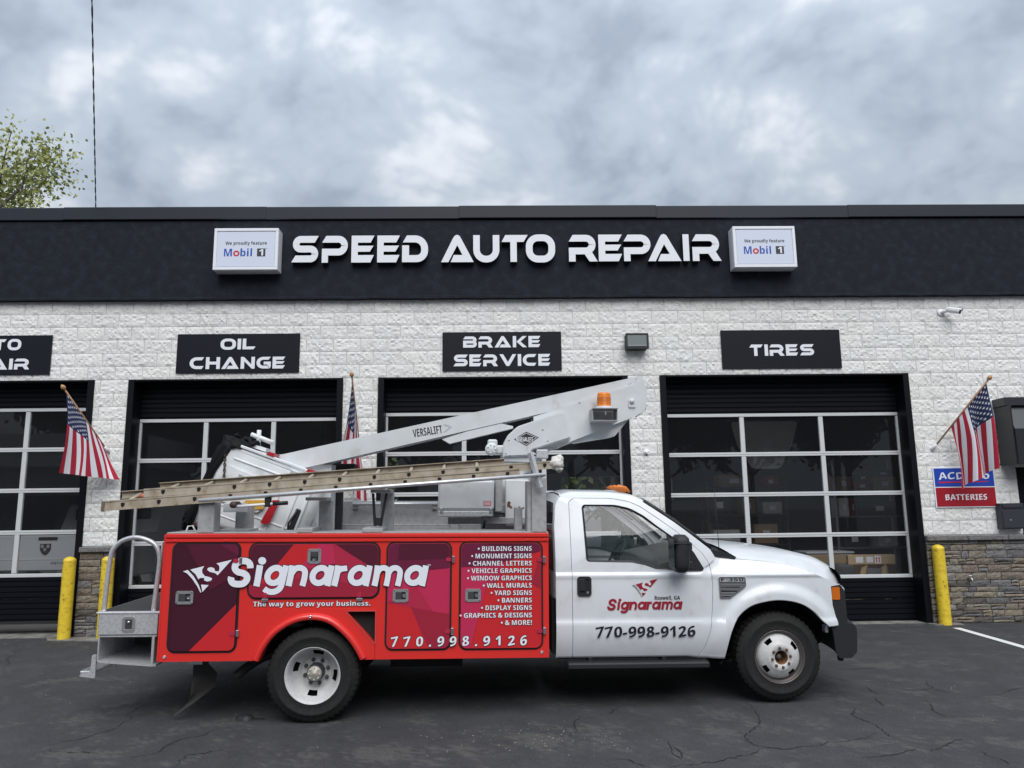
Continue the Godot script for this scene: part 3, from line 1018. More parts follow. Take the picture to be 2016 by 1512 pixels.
func build_signs() -> void:
	# channel letters on the fascia
	var big := thing("channel_letter_sign", "large raised white letters in a row along the black fascia", "sign", Vector3(0.23, 5.46, 0.08))
	var L := [["S", -3.076, -2.668], ["P", -2.615, -2.219], ["E", -2.166, -1.814], ["E", -1.772, -1.423], ["D", -1.392, -0.995], ["A", -0.795, -0.294], ["U", -0.301, 0.099], ["T", 0.134, 0.538], ["O", 0.508, 0.959], ["R", 1.170, 1.612], ["E", 1.630, 2.001], ["P", 2.021, 2.441], ["A", 2.394, 2.910], ["I", 2.941, 3.036], ["R", 3.085, 3.532]]
	for l in L:
		var o := part(big, "letter", wide_letter(l[0], l[1] - 0.23, l[2] - 0.23, 0.0, 0.43, 0.090, 0.096), M.letter_white)
		part(o, "return", wide_letter(l[0], l[1] - 0.23, l[2] - 0.23, 0.0, 0.43, -0.01, 0.0899), M.letter_side)
	# two lit-box signs (unlit by day)
	var blue := mat(Color(0.02, 0.085, 0.42), 0.4)
	var red := mat(Color(0.55, 0.02, 0.03), 0.4)
	var ink := mat(Color(0.03, 0.032, 0.04), 0.5)
	var face := mat(Color(0.66, 0.71, 0.83), 0.25)
	for i in 2:
		var cx: float = [-3.73, 4.17][i]
		var b := thing("box_sign", ["white box sign at the left end of the raised fascia letters", "white box sign at the right end of the raised fascia letters"][i], "sign", Vector3(cx, 5.64, 0.08), 0.0, "white box signs on the fascia")
		var st := S()
		bbox(st, Vector3(0, 0, 0.105), Vector3(0.965, 0.655, 0.21), 0.006)
		part(b, "cabinet", done(st), M.white_sign)
		for e in [[0, 0.305, 0.965, 0.045], [0, -0.305, 0.965, 0.045], [-0.46, 0, 0.045, 0.565], [0.46, 0, 0.045, 0.565]]:
			var fs := S()
			bbox(fs, Vector3(e[0], e[1], 0.2175), Vector3(e[2], e[3], 0.015), 0.004)
			part(b, "frame_edge", done(fs), M.white_sign)
		st = S()
		bbox(st, Vector3(0, 0.0, 0.214), Vector3(0.86, 0.55, 0.008), 0.003)
		part(b, "face", done(st), face)
		var z := 0.2185
		text(b, "We proudly feature", -0.31, 0.31, 0.050, 0.122, z, ink, true)
		text(b, "M", -0.325, -0.205, -0.115, 0.005, z, blue, true)
		st = S()
		band(st, disc_poly(-0.140, -0.070, 0.034, 24, 1.05), 0.024, z, z + 0.001, Transform3D.IDENTITY, true)
		part(b, "lettering", done(st), red)
		text(b, "bil", -0.080, 0.095, -0.115, 0.010, z, blue, true)
		st = S()
		box(st, Vector3(0.232, -0.055, z + 0.0005), Vector3(0.125, 0.125, 0.001))
		part(b, "numeral_tile", done(st), ink)
		text(b, "1", 0.200, 0.262, -0.105, -0.005, z + 0.0015, M.white_sign, true)
		text(b, "TM", 0.302, 0.322, 0.0, 0.012, z, ink, false)
	# flat panel signs over the bays
	var panels := [
		["black panel sign at the left edge, ending TO and AIR in white letters", -8.49, -6.648, ["AUTO", -7.95, -7.101, 4.165, 4.33], ["REPAIR", -8.23, -6.951, 3.866, 4.031]],
		["black panel sign reading OIL CHANGE in white letters", -4.78, -2.938, ["OIL", -4.129, -3.604, 4.147, 4.312], ["CHANGE", -4.576, -3.147, 3.848, 4.030]],
		["black panel sign reading BRAKE SERVICE in white letters", -0.78, 1.032, ["BRAKE", -0.466, 0.716, 4.147, 4.322], ["SERVICE", -0.613, 0.862, 3.857, 4.040]],
		["black panel sign reading TIRES in white letters", 3.489, 5.335, ["TIRES", 3.920, 4.919, 3.984, 4.161]]]
	for p in panels:
		var cx: float = (p[1] + p[2]) / 2
		var s := thing("panel_sign", p[0], "sign", Vector3(cx, 4.088, 0.025), 0.0, "black panel signs over the bay doors")
		var st := S()
		bbox(st, Vector3(0, 0, 0.006), Vector3(p[2] - p[1], 0.603, 0.012), 0.002)
		part(s, "panel", done(st), M.sign_black)
		for i in range(3, p.size()):
			var q: Array = p[i]
			wide_text(s, q[0], q[1] - cx, q[2] - cx, q[3] - 4.088, q[4] - 4.088, 0.0125, M.letter_white)
	# battery sign
	var a := thing("battery_sign", "blue and red BATTERIES sign on the white wall behind the right flag", "sign", Vector3(7.04, 1.955, 0.02))
	part(a, "backing", mm(-0.467, 0.467, -0.301, 0.301, 0, 0.012), M.white_sign)
	var st2 := S()
	box(st2, Vector3(0, 0.147, 0.0135), Vector3(0.90, 0.272, 0.003))
	part(a, "blue_field", done(st2), mat(Color(0.015, 0.06, 0.42), 0.35))
	st2 = S()
	box(st2, Vector3(0, -0.145, 0.0135), Vector3(0.90, 0.28, 0.003))
	part(a, "red_field", done(st2), mat(Color(0.34, 0.01, 0.02), 0.35))
	text(a, "ACDelco", -0.388, 0.385, 0.110, 0.225, 0.0155, M.letter_white, true, 0.22)
	st2 = S()
	prism(st2, [[-0.40, 0.062], [0.37, 0.075], [0.36, 0.088], [-0.385, 0.085]].map(func(q): return Vector2(q[0], q[1])), 0.0152, 0.0162)
	part(a, "underline", done(st2), red)
	text(a, "BATTERIES", -0.315, 0.315, -0.195, -0.100, 0.0155, M.letter_white, true, 0.2)

# ---------- things fixed to the wall, bollards, cable ----------
func build_fittings() -> void:
	# wall light
	var wl := thing("wall_light", "dark bronze wall pack light with glass face between the BRAKE SERVICE and TIRES signs", "light", Vector3(2.17, 4.20, 0.012))
	var st := S()
	bbox(st, Vector3(0, 0, 0.075), Vector3(0.33, 0.24, 0.15), 0.014)
	var bronze := mat(Color(0.022, 0.022, 0.023), 0.5)
	part(wl, "housing", done(st), bronze)
	for e in [[0, 0.108, 0.35, 0.03], [0, -0.108, 0.35, 0.03], [-0.162, 0, 0.03, 0.19], [0.162, 0, 0.03, 0.19]]:
		var fs := S()
		bbox(fs, Vector3(e[0], e[1], 0.159), Vector3(e[2], e[3], 0.022), 0.006)
		part(wl, "bezel", done(fs), bronze)
	st = S()
	bbox(st, Vector3(0, 0, 0.158), Vector3(0.294, 0.186, 0.018), 0.008)
	part(wl, "lens", done(st), mat(Color(0.21, 0.235, 0.235), 0.18))
	st = S()
	bbox(st, Vector3(0, -0.074, 0.172), Vector3(0.280, 0.020, 0.010), 0.004)
	part(wl, "lens_ridge", done(st), mat(Color(0.26, 0.285, 0.285), 0.2))
	for y in [-0.07, 0.07]:
		st = S()
		lathe(st, [Vector2(0, 0.012), Vector2(0.010, 0.010), Vector2(0.010, 0), Vector2(0, 0)], 8, Transform3D(Basis(Vector3(0, 0, 1), PI / 2), Vector3(-0.175, y, 0.14)))
		part(wl, "screw", done(st), bronze)
	# bullet camera
	var sc := thing("security_camera", "small white bullet camera high on the wall near the right edge", "camera", Vector3(6.97, 4.65, 0.012))
	st = S(true)
	lathe(st, [Vector2(0.0, 0.0), Vector2(0.058, 0.0), Vector2(0.058, 0.014), Vector2(0.046, 0.024), Vector2(0.0, 0.026)], 20, Transform3D(Basis(Vector3.RIGHT, PI / 2), Vector3.ZERO))
	part(sc, "mount", done(st), M.white_paint)
	st = S(true)
	tube(st, [Vector3(0, 0, 0.02), Vector3(0.02, 0.005, 0.07), Vector3(0.06, 0.01, 0.10)], 0.024, 10)
	part(sc, "arm", done(st), M.white_paint)
	var aim := Transform3D(Basis(Vector3.UP, 0.75) * Basis(Vector3.RIGHT, PI / 2 + 0.34), Vector3(0.07, 0.02, 0.10))
	st = S(true)
	lathe(st, [Vector2(0, -0.04), Vector2(0.036, -0.035), Vector2(0.042, -0.02), Vector2(0.042, 0.16), Vector2(0.036, 0.165)], 20, aim)
	part(sc, "body", done(st), M.white_paint)
	st = S(true)
	lathe(st, [Vector2(0.0415, 0.162), Vector2(0.0405, 0.168), Vector2(0, 0.168)], 20, aim)
	part(sc, "lens", done(st), M.black)
	st = S()
	for i in 8:
		var a0 := PI * 0.15 + PI * 0.7 * i / 8.0 + PI / 2 + PI / 2 + 0.0
		var a1 := PI * 0.15 + PI * 0.7 * (i + 1) / 8.0 + PI
		quad(st, aim * Vector3(cos(a0) * 0.046, 0.0, sin(a0) * 0.046), aim * Vector3(cos(a1) * 0.046, 0.0, sin(a1) * 0.046), aim * Vector3(cos(a1) * 0.046, 0.185, sin(a1) * 0.046), aim * Vector3(cos(a0) * 0.046, 0.185, sin(a0) * 0.046))
	part(sc, "sun_hood", done(st), M.white_paint)
	# key drop box
	var mb := thing("drop_box", "dark grey key drop box on the wall beside the BATTERIES sign", "mailbox", Vector3(7.652, 1.335, 0.012))
	var dg := mat(Color(0.030, 0.034, 0.042), 0.45)
	st = S()
	bbox(st, Vector3(0, 0.187, 0.06), Vector3(0.36, 0.374, 0.12), 0.008)
	part(mb, "case", done(st), dg)
	st = S()
	bbox(st, Vector3(0, 0.335, 0.128), Vector3(0.30, 0.06, 0.018), 0.008)
	part(mb, "slot_hood", done(st), dg)
	st = S()
	bbox(st, Vector3(0, 0.14, 0.124), Vector3(0.31, 0.25, 0.010), 0.004)
	part(mb, "hatch", done(st), dg)
	st = S()
	lathe(st, [Vector2(0.012, 0), Vector2(0.012, 0.008), Vector2(0, 0.009)], 12, Transform3D(Basis(Vector3.RIGHT, PI / 2), Vector3(-0.05, 0.13, 0.128)))
	part(mb, "lock", done(st), M.steel)
	# awning and side door at the right edge
	var aw := thing("metal_awning", "black sheet metal awning at the right edge of the wall", "awning", Vector3(8.36, 2.27, 0.012))
	var am := mat(Color(0.014, 0.016, 0.021), 0.4)
	part(aw, "side_panel", mm(-0.735, -0.715, 0.0, 0.87, 0.0, 0.38), am)
	part(aw, "side_panel", mm(0.715, 0.735, 0.0, 0.87, 0.0, 0.38), am)
	part(aw, "cap", mm(-0.75, 0.75, 0.875, 1.0, 0.0, 0.30), mat(Color(0.022, 0.025, 0.031), 0.4))
	st = S()
	quad(st, Vector3(-0.715, 0.52, 0.40), Vector3(0.715, 0.52, 0.40), Vector3(0.715, 0.874, 0.24), Vector3(-0.715, 0.874, 0.24))
	part(aw, "hood", done(st), mat(Color(0.05, 0.055, 0.062), 0.35))
	part(aw, "valance", mm(-0.715, 0.715, 0.0, 0.52, 0.38, 0.40), am)
	var sd := thing("side_door", "black side door under the metal awning at the right edge", "door", Vector3(8.36, 0.0, -0.10))
	part(sd, "leaf", mm(-0.49, 0.49, 0.005, 2.24, -0.04, 0.0), M.trim_black)
	part(sd, "frame", mm(-0.50, -0.455, 0.0, 2.25, 0.001, 0.06), M.trim_black)
	part(sd, "frame", mm(0.455, 0.50, 0.0, 2.25, 0.001, 0.06), M.trim_black)
	part(sd, "handle", mm(-0.42, -0.39, 0.95, 1.15, 0.0, 0.05), M.steel)
	# hose tap
	var hb := thing("hose_tap", "small chrome hose tap sticking out of the stone base at right", "tap", Vector3(6.93, 0.64, 0.055))
	st = S(true)
	tube(st, [Vector3(0, 0, -0.03), Vector3(0, 0, 0.06), Vector3(0, -0.02, 0.085), Vector3(0, -0.05, 0.09)], 0.013, 10)
	part(hb, "spout", done(st), M.steel)
	st = S(true)
	lathe(st, [Vector2(0, 0), Vector2(0.026, 0.002), Vector2(0.028, 0.010), Vector2(0, 0.016)], 14, Transform3D(Basis(Vector3.RIGHT, -0.5), Vector3(0.0, 0.02, 0.05)))
	part(hb, "wheel_handle", done(st), M.white_paint)
	# small junction cover on the pier by the tires bay
	var jb := thing("spigot_cover", "small white pipe cover on the white pier left of the tires bay", "cover", Vector3(2.27, 2.53, 0.012))
	st = S(true)
	lathe(st, [Vector2(0.0, 0.03), Vector2(0.022, 0.028), Vector2(0.028, 0.012), Vector2(0.045, 0.008), Vector2(0.045, 0.0)], 16, Transform3D(Basis(Vector3.RIGHT, PI / 2), Vector3.ZERO))
	part(jb, "cap", done(st), M.white_paint)
	st = S(true)
	tube(st, [Vector3(0.02, -0.02, 0.0), Vector3(0.02, -0.03, 0.045)], 0.011, 8)
	part(jb, "nipple", done(st), M.white_paint)
	# bollards
	var bl := ["yellow steel bollard at the left edge beside the stone pier", "yellow steel bollard behind the truck step rail, before the stone pier", "yellow steel bollard before the stone base at right"]
	var bx := [[-6.04, 0.19], [-5.50, 0.19], [6.465, 0.15]]
	for i in 3:
		var b := thing("bollard", bl[i], "bollard", Vector3(bx[i][0], gy(bx[i][1]) - 0.002, bx[i][1]), 0.0, "yellow bollards along the shop front")
		st = S(true)
		lathe(st, [Vector2(0.086, 0.0), Vector2(0.0845, 0.02), Vector2(0.0845, 1.04), Vector2(0.084, 1.075)], 28)
		part(b, "post", done(st), M.yellow)
		st = S(true)
		lathe(st, [Vector2(0.0845, 1.075), Vector2(0.078, 1.095), Vector2(0.055, 1.116), Vector2(0.028, 1.127), Vector2(0, 1.131)], 28)
		part(b, "cap", done(st), M.yellow)
	# overhead cable and its pole
	var p0 := Vector3(-6.278, 6.40, -0.2)
	var p1 := Vector3(-4.25, 7.10, 4.0)
	var dir := (p1 - p0) / (p1.z - p0.z)
	var end := p0 + dir * 30.0
	var cb := thing("overhead_cable", "twisted dark cable rising from the roof edge into the sky at left", "cable", p0)
	for s in 2:
		var pts := []
		for i in 241:
			var z := 12.0 * i / 240.0 if i < 240 else 30.0
			var a := z * 14.0 + s * PI
			pts.append(dir * z + Vector3(cos(a), sin(a), 0) * 0.006)
		st = S(true)
		tube(st, pts, 0.0055 if s == 0 else 0.004, 6, false)
		part(cb, "strand", done(st), M.black)
	var up := thing("utility_pole", "wooden utility pole behind the viewer holding the overhead cable", "pole", Vector3(end.x, gy(end.z), end.z + 0.16))
	st = S(true)
	tube(st, [Vector3(0, 0, 0), Vector3(0, end.y - gy(20) + 0.8, 0)], [0.17, 0.11], 12)
	part(up, "shaft", done(st), mat(Color(0.10, 0.075, 0.055), 0.9))
	part(up, "crossarm", mm(-1.1, 1.1, end.y - gy(20) + 0.2, end.y - gy(20) + 0.32, -0.16, -0.05), mat(Color(0.10, 0.075, 0.055), 0.9))

# ---------- flags ----------
func flag_picture() -> ImageTexture:
	var w := 760
	var h := 400
	var im := Image.create(w, h, false, Image.FORMAT_RGB8)
	var red := Color(0.44, 0.018, 0.045).linear_to_srgb()
	var white := Color(0.80, 0.80, 0.84).linear_to_srgb()
	var blue := Color(0.018, 0.026, 0.085).linear_to_srgb()
	for i in 13:
		im.fill_rect(Rect2i(0, int(h * i / 13.0), w, int(h * (i + 1) / 13.0) - int(h * i / 13.0)), red if i % 2 == 0 else white)
	var cw := 304
	var chh := int(h * 7 / 13.0)
	im.fill_rect(Rect2i(0, 0, cw, chh), blue)
	for r in 9:
		for c in (6 if r % 2 == 0 else 5):
			var cx := cw * (2 * c + (1 if r % 2 == 0 else 2)) / 12.0
			var cy := chh * (r + 1) / 10.0
			var poly := PackedVector2Array()
			for k in 10:
				poly.append(Vector2(cx, cy) + Vector2.from_angle(-PI / 2 + PI * k / 5.0) * (13.0 if k % 2 == 0 else 5.2))
			for y in range(int(cy) - 14, int(cy) + 15):
				for x in range(int(cx) - 14, int(cx) + 15):
					if Geometry2D.is_point_in_polygon(Vector2(x + 0.5, y + 0.5), poly):
						im.set_pixel(x, y, white)
	return ImageTexture.create_from_image(im)

# a cloth hung from hoist edge a (top corner) to b; c and d are the free corners below a and b
func flag_cloth(rows: Callable) -> ArrayMesh:
	var st := S(true)
	var nu := 48
	var nv := 40
	var P := []
	for j in nv + 1:
		for i in nu + 1:
			P.append(rows.call(float(i) / nu, float(j) / nv))
	for j in nv:
		for i in nu:
			for k in [[0, 0], [1, 1], [1, 0], [0, 0], [0, 1], [1, 1]]:
				st.set_uv(Vector2(float(j + k[1]) / nv, float(i + k[0]) / nu))
				st.add_vertex(P[(j + k[1]) * (nu + 1) + i + k[0]])
	return done(st)

func build_flags() -> void:
	var cloth := mat(Color(1, 1, 1), 0.9)
	cloth.albedo_texture = flag_picture()
	cloth.cull_mode = BaseMaterial3D.CULL_DISABLED
	cloth.backlight_enabled = true
	cloth.backlight = Color(0.4, 0.4, 0.4)
	var pole_m := mat(Color(0.40, 0.22, 0.12), 0.45)
	var gold := mat(Color(0.50, 0.27, 0.12), 0.4)
	var specs := [
		{"label": "flag on a wooden pole at left, before the first pier, spread in a fan", "foot": Vector3(-5.70, 2.62, 0.02), "tip": Vector3(-6.03, 3.445, 0.70)},
		{"label": "flag on a wooden pole behind the boom, folded narrow", "foot": Vector3(-2.01, 2.66, 0.02), "tip": Vector3(-2.016, 3.591, 0.70)},
		{"label": "flag on a wooden pole at right, hanging over the BATTERIES sign", "foot": Vector3(6.614, 2.524, 0.02), "tip": Vector3(7.137, 3.468, 0.70)}]
	for i in 3:
		var s: Dictionary = specs[i]
		var f: Vector3 = s.foot
		var t: Vector3 = s.tip - f
		var dir := t.normalized()
		var fl := thing("flag", s.label, "flag", f, 0.0, "striped flags along the shop front")
		var st := S(true)
		tube(st, [dir * 0.02, t], 0.0125, 10)
		part(fl, "pole", done(st), pole_m)
		st = S(true)
		tube(st, [t, t + dir * 0.015, t + dir * 0.035, t + dir * 0.06, t + dir * 0.085], [0.016, 0.026, 0.032, 0.026, 0.004], 12)
		part(fl, "finial", done(st), gold)
		st = S(true)
		tube(st, [Vector3(0, 0, -0.02), dir * 0.05, dir * 0.10], [0.035, 0.024, 0.022], 10)
		part(fl, "bracket", done(st), M.white_paint)
		var fold: Callable
		if i == 0:
			fold = func(u: float, v: float) -> Vector3:
				# u along the hoist from the tip, v along the fly
				var h := t * (0.97 - 0.05 * u) - dir * 0.86 * u
				var a := Vector3(0.14 - 0.02 * u, -1.10 + 0.10 * u, 0)
				var fan := Vector3(0.03 + 0.24 * pow(u, 1.3), -1.14 + 0.60 * u, -0.05 * u)
				var p := h + fan * v
				p.x += 0.09 * (1 - u) * sin(v * PI) * 0.5
				p.z += 0.035 * sin(u * 13.0 + v * 2.0) * v + 0.02 * sin(u * 5.0 + 1.0) * v
				p.x += 0.012 * sin(u * 16.0 + v * 4.0) * v
				return p
		elif i == 1:
			fold = func(u: float, v: float) -> Vector3:
				var h := t * 0.97 - dir * 0.86 * u
				var drop := -1.42 + 0.30 * u
				var p := h + Vector3(0, drop * v, 0)
				var sp := clampf(v * 1.6, 0, 1)
				p.x += (u - 0.45) * 0.30 * sp * (0.45 + 0.7 * v)
				p.z += 0.16 * sin(u * 15.0 + 0.6) * sp * 0.55
				p.x += 0.025 * sin(u * 15.0 + 2.0) * sp
				return p
		else:
			fold = func(u: float, v: float) -> Vector3:
				var h := t * 0.97 - dir * 0.80 * u
				var bottom := Vector3(0.02 - 0.01 * u, -1.24 + 0.30 * u, 0)
				var p := h + bottom * v
				var w := sin(u * 12.0 + v * 1.2 + 0.4)
				p.z += 0.07 * w * minf(v * 2.5, 1.0)
				p.x += 0.030 * cos(u * 12.0 + v * 2.0) * v + 0.07 * u * sin(v * 3.0) * 0.5
				return p
		part(fl, "cloth", flag_cloth(fold), cloth)

# ---------- trees ----------
func limb(st: SurfaceTool, p: Vector3, d: Vector3, len: float, r: float, depth: int, tips: Array, rr: RandomNumberGenerator) -> void:
	var pts := [p]
	var rad := [r]
	var q := p
	var dd := d
	for i in 3:
		dd = (dd + Vector3(rr.randf_range(-0.2, 0.2), rr.randf_range(-0.02, 0.16), rr.randf_range(-0.2, 0.2))).normalized()
		q = q + dd * len / 3.0
		pts.append(q)
		rad.append(r * (1.0 - 0.2 * (i + 1)))
		if depth <= 1:
			tips.append(q)
	tube(st, pts, rad, 6 if depth > 1 else 4, false)
	if depth <= 0:
		return
	for k in (4 if depth > 1 else 3):
		var side := Vector3(rr.randf_range(-1, 1), rr.randf_range(-0.1, 0.7), rr.randf_range(-1, 1)).normalized()
		var base: Vector3 = pts[1 + (k % 3)]
		limb(st, base, (dd * 0.75 + side * 0.8).normalized(), len * rr.randf_range(0.58, 0.78), r * 0.5, depth - 1, tips, rr)

func tree(called: String, label: String, at: Vector3, height: float, sd: int, leaf: Material, bark: Material, per_tip: int, leaf_size: float, spread: float, group := "") -> Node3D:
	var rr := RandomNumberGenerator.new()
	rr.seed = sd
	var o := thing(called, label, "tree", at, 0.0, group)
	var st := S(true)
	var tips := []
	var hh := height * 0.42
	tube(st, [Vector3.ZERO, Vector3(0.05, hh * 0.5, 0), Vector3(0, hh, 0.05), Vector3(0.05, height * 0.72, 0)], [height * 0.022, height * 0.017, height * 0.013, height * 0.006], 10, false)
	for k in 9:
		var a := TAU * k / 9.0 * 1.618 * 2.0
		var yy := hh * (0.62 + 0.1 * k)
		var d := Vector3(cos(a), rr.randf_range(0.35, 0.9), sin(a)).normalized()
		limb(st, Vector3(0.02, yy, 0), d, height * rr.randf_range(0.22, 0.30) * spread, height * 0.008, 2, tips, rr)
	part(o, "trunk", done(st), bark)
	var cs := S()
	for tp in tips:
		for k in per_tip:
			var c: Vector3 = tp + Vector3(rr.randfn(), rr.randfn(), rr.randfn()) * height * 0.022
			var n := Vector3(rr.randf_range(-1, 1), rr.randf_range(-0.6, 1), rr.randf_range(-1, 1)).normalized()
			var u := n.cross(Vector3(rr.randf_range(-1, 1), rr.randf_range(-1, 1), 0.3)).normalized() * leaf_size * rr.randf_range(0.6, 1.2)
			var v := n.cross(u) * 0.62
			cs.set_color(Color.WHITE * rr.randf_range(0.6, 1.15))
			tri(cs, c - u, c + v, c + u)
			tri(cs, c - u, c + u, c - v)
	part(o, "crown", done(cs), leaf)
	return o

func leaf_mat(c: Color) -> StandardMaterial3D:
	var m := mat(c, 0.6)
	m.vertex_color_use_as_albedo = true
	m.cull_mode = BaseMaterial3D.CULL_DISABLED
	m.backlight_enabled = true
	m.backlight = Color(0.5, 0.5, 0.4)
	return m

func build_trees() -> void:
	var bark := mat(Color(0.07, 0.06, 0.05), 0.9)
	tree("spring_tree", "tree with sparse pale green spring leaves above the roof at left", Vector3(-20.2, 0, -15.0), 18.2, 5, leaf_mat(Color(0.40, 0.43, 0.15)), bark, 70, 0.10, 0.78)
	# woods behind the rear bays
	var dense := leaf_mat(Color(0.085, 0.125, 0.03))
	var t0 := tree("woodland_tree", "leafy green tree seen through the rear bay openings", Vector3(-5.2, 0, -19.5), 7.5, 11, dense, bark, 9, 0.17, 1.1, "trees behind the shop")
	for p in [[-8.6, -21.0, 0.95], [-2.6, -22.5, 1.1], [2.4, -20.0, 0.9], [5.0, -21.5, 1.15], [7.8, -19.8, 0.95], [10.5, -22.0, 1.1], [0.3, -24.0, 1.3], [-7.0, -26.0, 1.6], [-3.8, -27.0, 1.7], [2.6, -26.0, 1.6], [5.6, -27.5, 1.8], [8.6, -26.0, 1.6], [3.8, -23.5, 0.8], [6.6, -23.0, 0.75], [-5.6, -23.5, 0.8]]:
		var c := t0.duplicate()
		c.name = numbered("woodland_tree")
		add_child(c)
		c.position = Vector3(p[0], -0.6, p[1])
		c.rotation.y = p[0] * 1.7
		c.scale = Vector3.ONE * p[2]
	# low pale building across the road, mirrored in the left bay panes
	var bd := thing("roadside_building", "low pale flat-roofed building across the road, mirrored in the left bay panes", "building", Vector3(-31, -0.4, 36.0))
	part(bd, "wall", mm(-9, 9, 0, 5.2, 0, 8), mat(Color(0.42, 0.42, 0.40), 0.8))
	part(bd, "roof_band", mm(-9.3, 9.3, 5.2, 7.2, -0.6, 8.3), mat(Color(0.66, 0.66, 0.64), 0.7))
	part(bd, "canopy", mm(-9.3, 9.3, 3.4, 3.8, -2.6, -0.002), mat(Color(0.60, 0.60, 0.58), 0.7))
	for i in 5:
		part(bd, "window", mm(-7.8 + i * 3.3, -5.6 + i * 3.3, 0.9, 3.0, -0.06, -0.001), M.black)
	# trees across the road, behind the viewer: mirrored in the panes
	var t1 := tree("roadside_tree", "tall leafy tree across the road, mirrored in the bay door panes", Vector3(-14, -0.4, 42.0), 15.0, 17, leaf_mat(Color(0.06, 0.08, 0.03)), bark, 16, 0.27, 1.15, "trees across the road")
	for p in [[-30, 44, 1.1], [-22, 47, 0.95], [-6, 45, 1.05], [2, 43, 0.9], [10, 46, 1.1], [18, 42, 1.0], [26, 46, 1.05], [34, 44, 0.95], [-26, 54, 1.1], [-17, 53, 1.15], [-9, 55, 1.2], [-1, 53, 1.1], [6.5, 54, 1.2], [14, 53, 1.1], [22, 55, 1.2], [30, 53, 1.1]]:
		var c := t1.duplicate()
		c.name = numbered("roadside_tree")
		add_child(c)
		c.position = Vector3(p[0], -0.4, p[1])
		c.rotation.y = p[0] * 0.9
		c.scale = Vector3.ONE * p[2]

# ---------- what stands inside the bays ----------
func copy_box(called: String, label: String, at: Vector3, s: Vector3, m: Material, turn := 0.0, group := "cartons and bins on the shop shelving") -> Node3D:
	var o := thing(called, label, "box", at, turn, group)
	var st := S()
	bbox(st, Vector3(0, s.y / 2, 0), s, 0.004)
	part(o, "carton", done(st), m)
	st = S()
	box(st, Vector3(0, s.y * 0.5, s.z / 2 + 0.001), Vector3(s.x * 0.3, s.y * 0.35, 0.001))
	part(o, "sticker", done(st), M.white_sign)
	return o

func simple_wheel(parent: Node, at: Vector3, r: float, w: float) -> void:
	var t := Transform3D(Basis(Vector3(0, 0, 1), PI / 2), at)
	var st := S(true)
	lathe(st, [Vector2(r * 0.62, -w / 2), Vector2(r * 0.92, -w / 2), Vector2(r, -w * 0.3), Vector2(r, w * 0.3), Vector2(r * 0.92, w / 2), Vector2(r * 0.62, w / 2)], 24, t)
	var o := part(parent, "wheel", done(st), M.rubber)
	st = S(true)
	lathe(st, [Vector2(r * 0.62, -w * 0.3), Vector2(0, -w * 0.2), Vector2(0, w * 0.2), Vector2(r * 0.62, w * 0.3)], 24, t)
	part(o, "rim", done(st), M.steel)

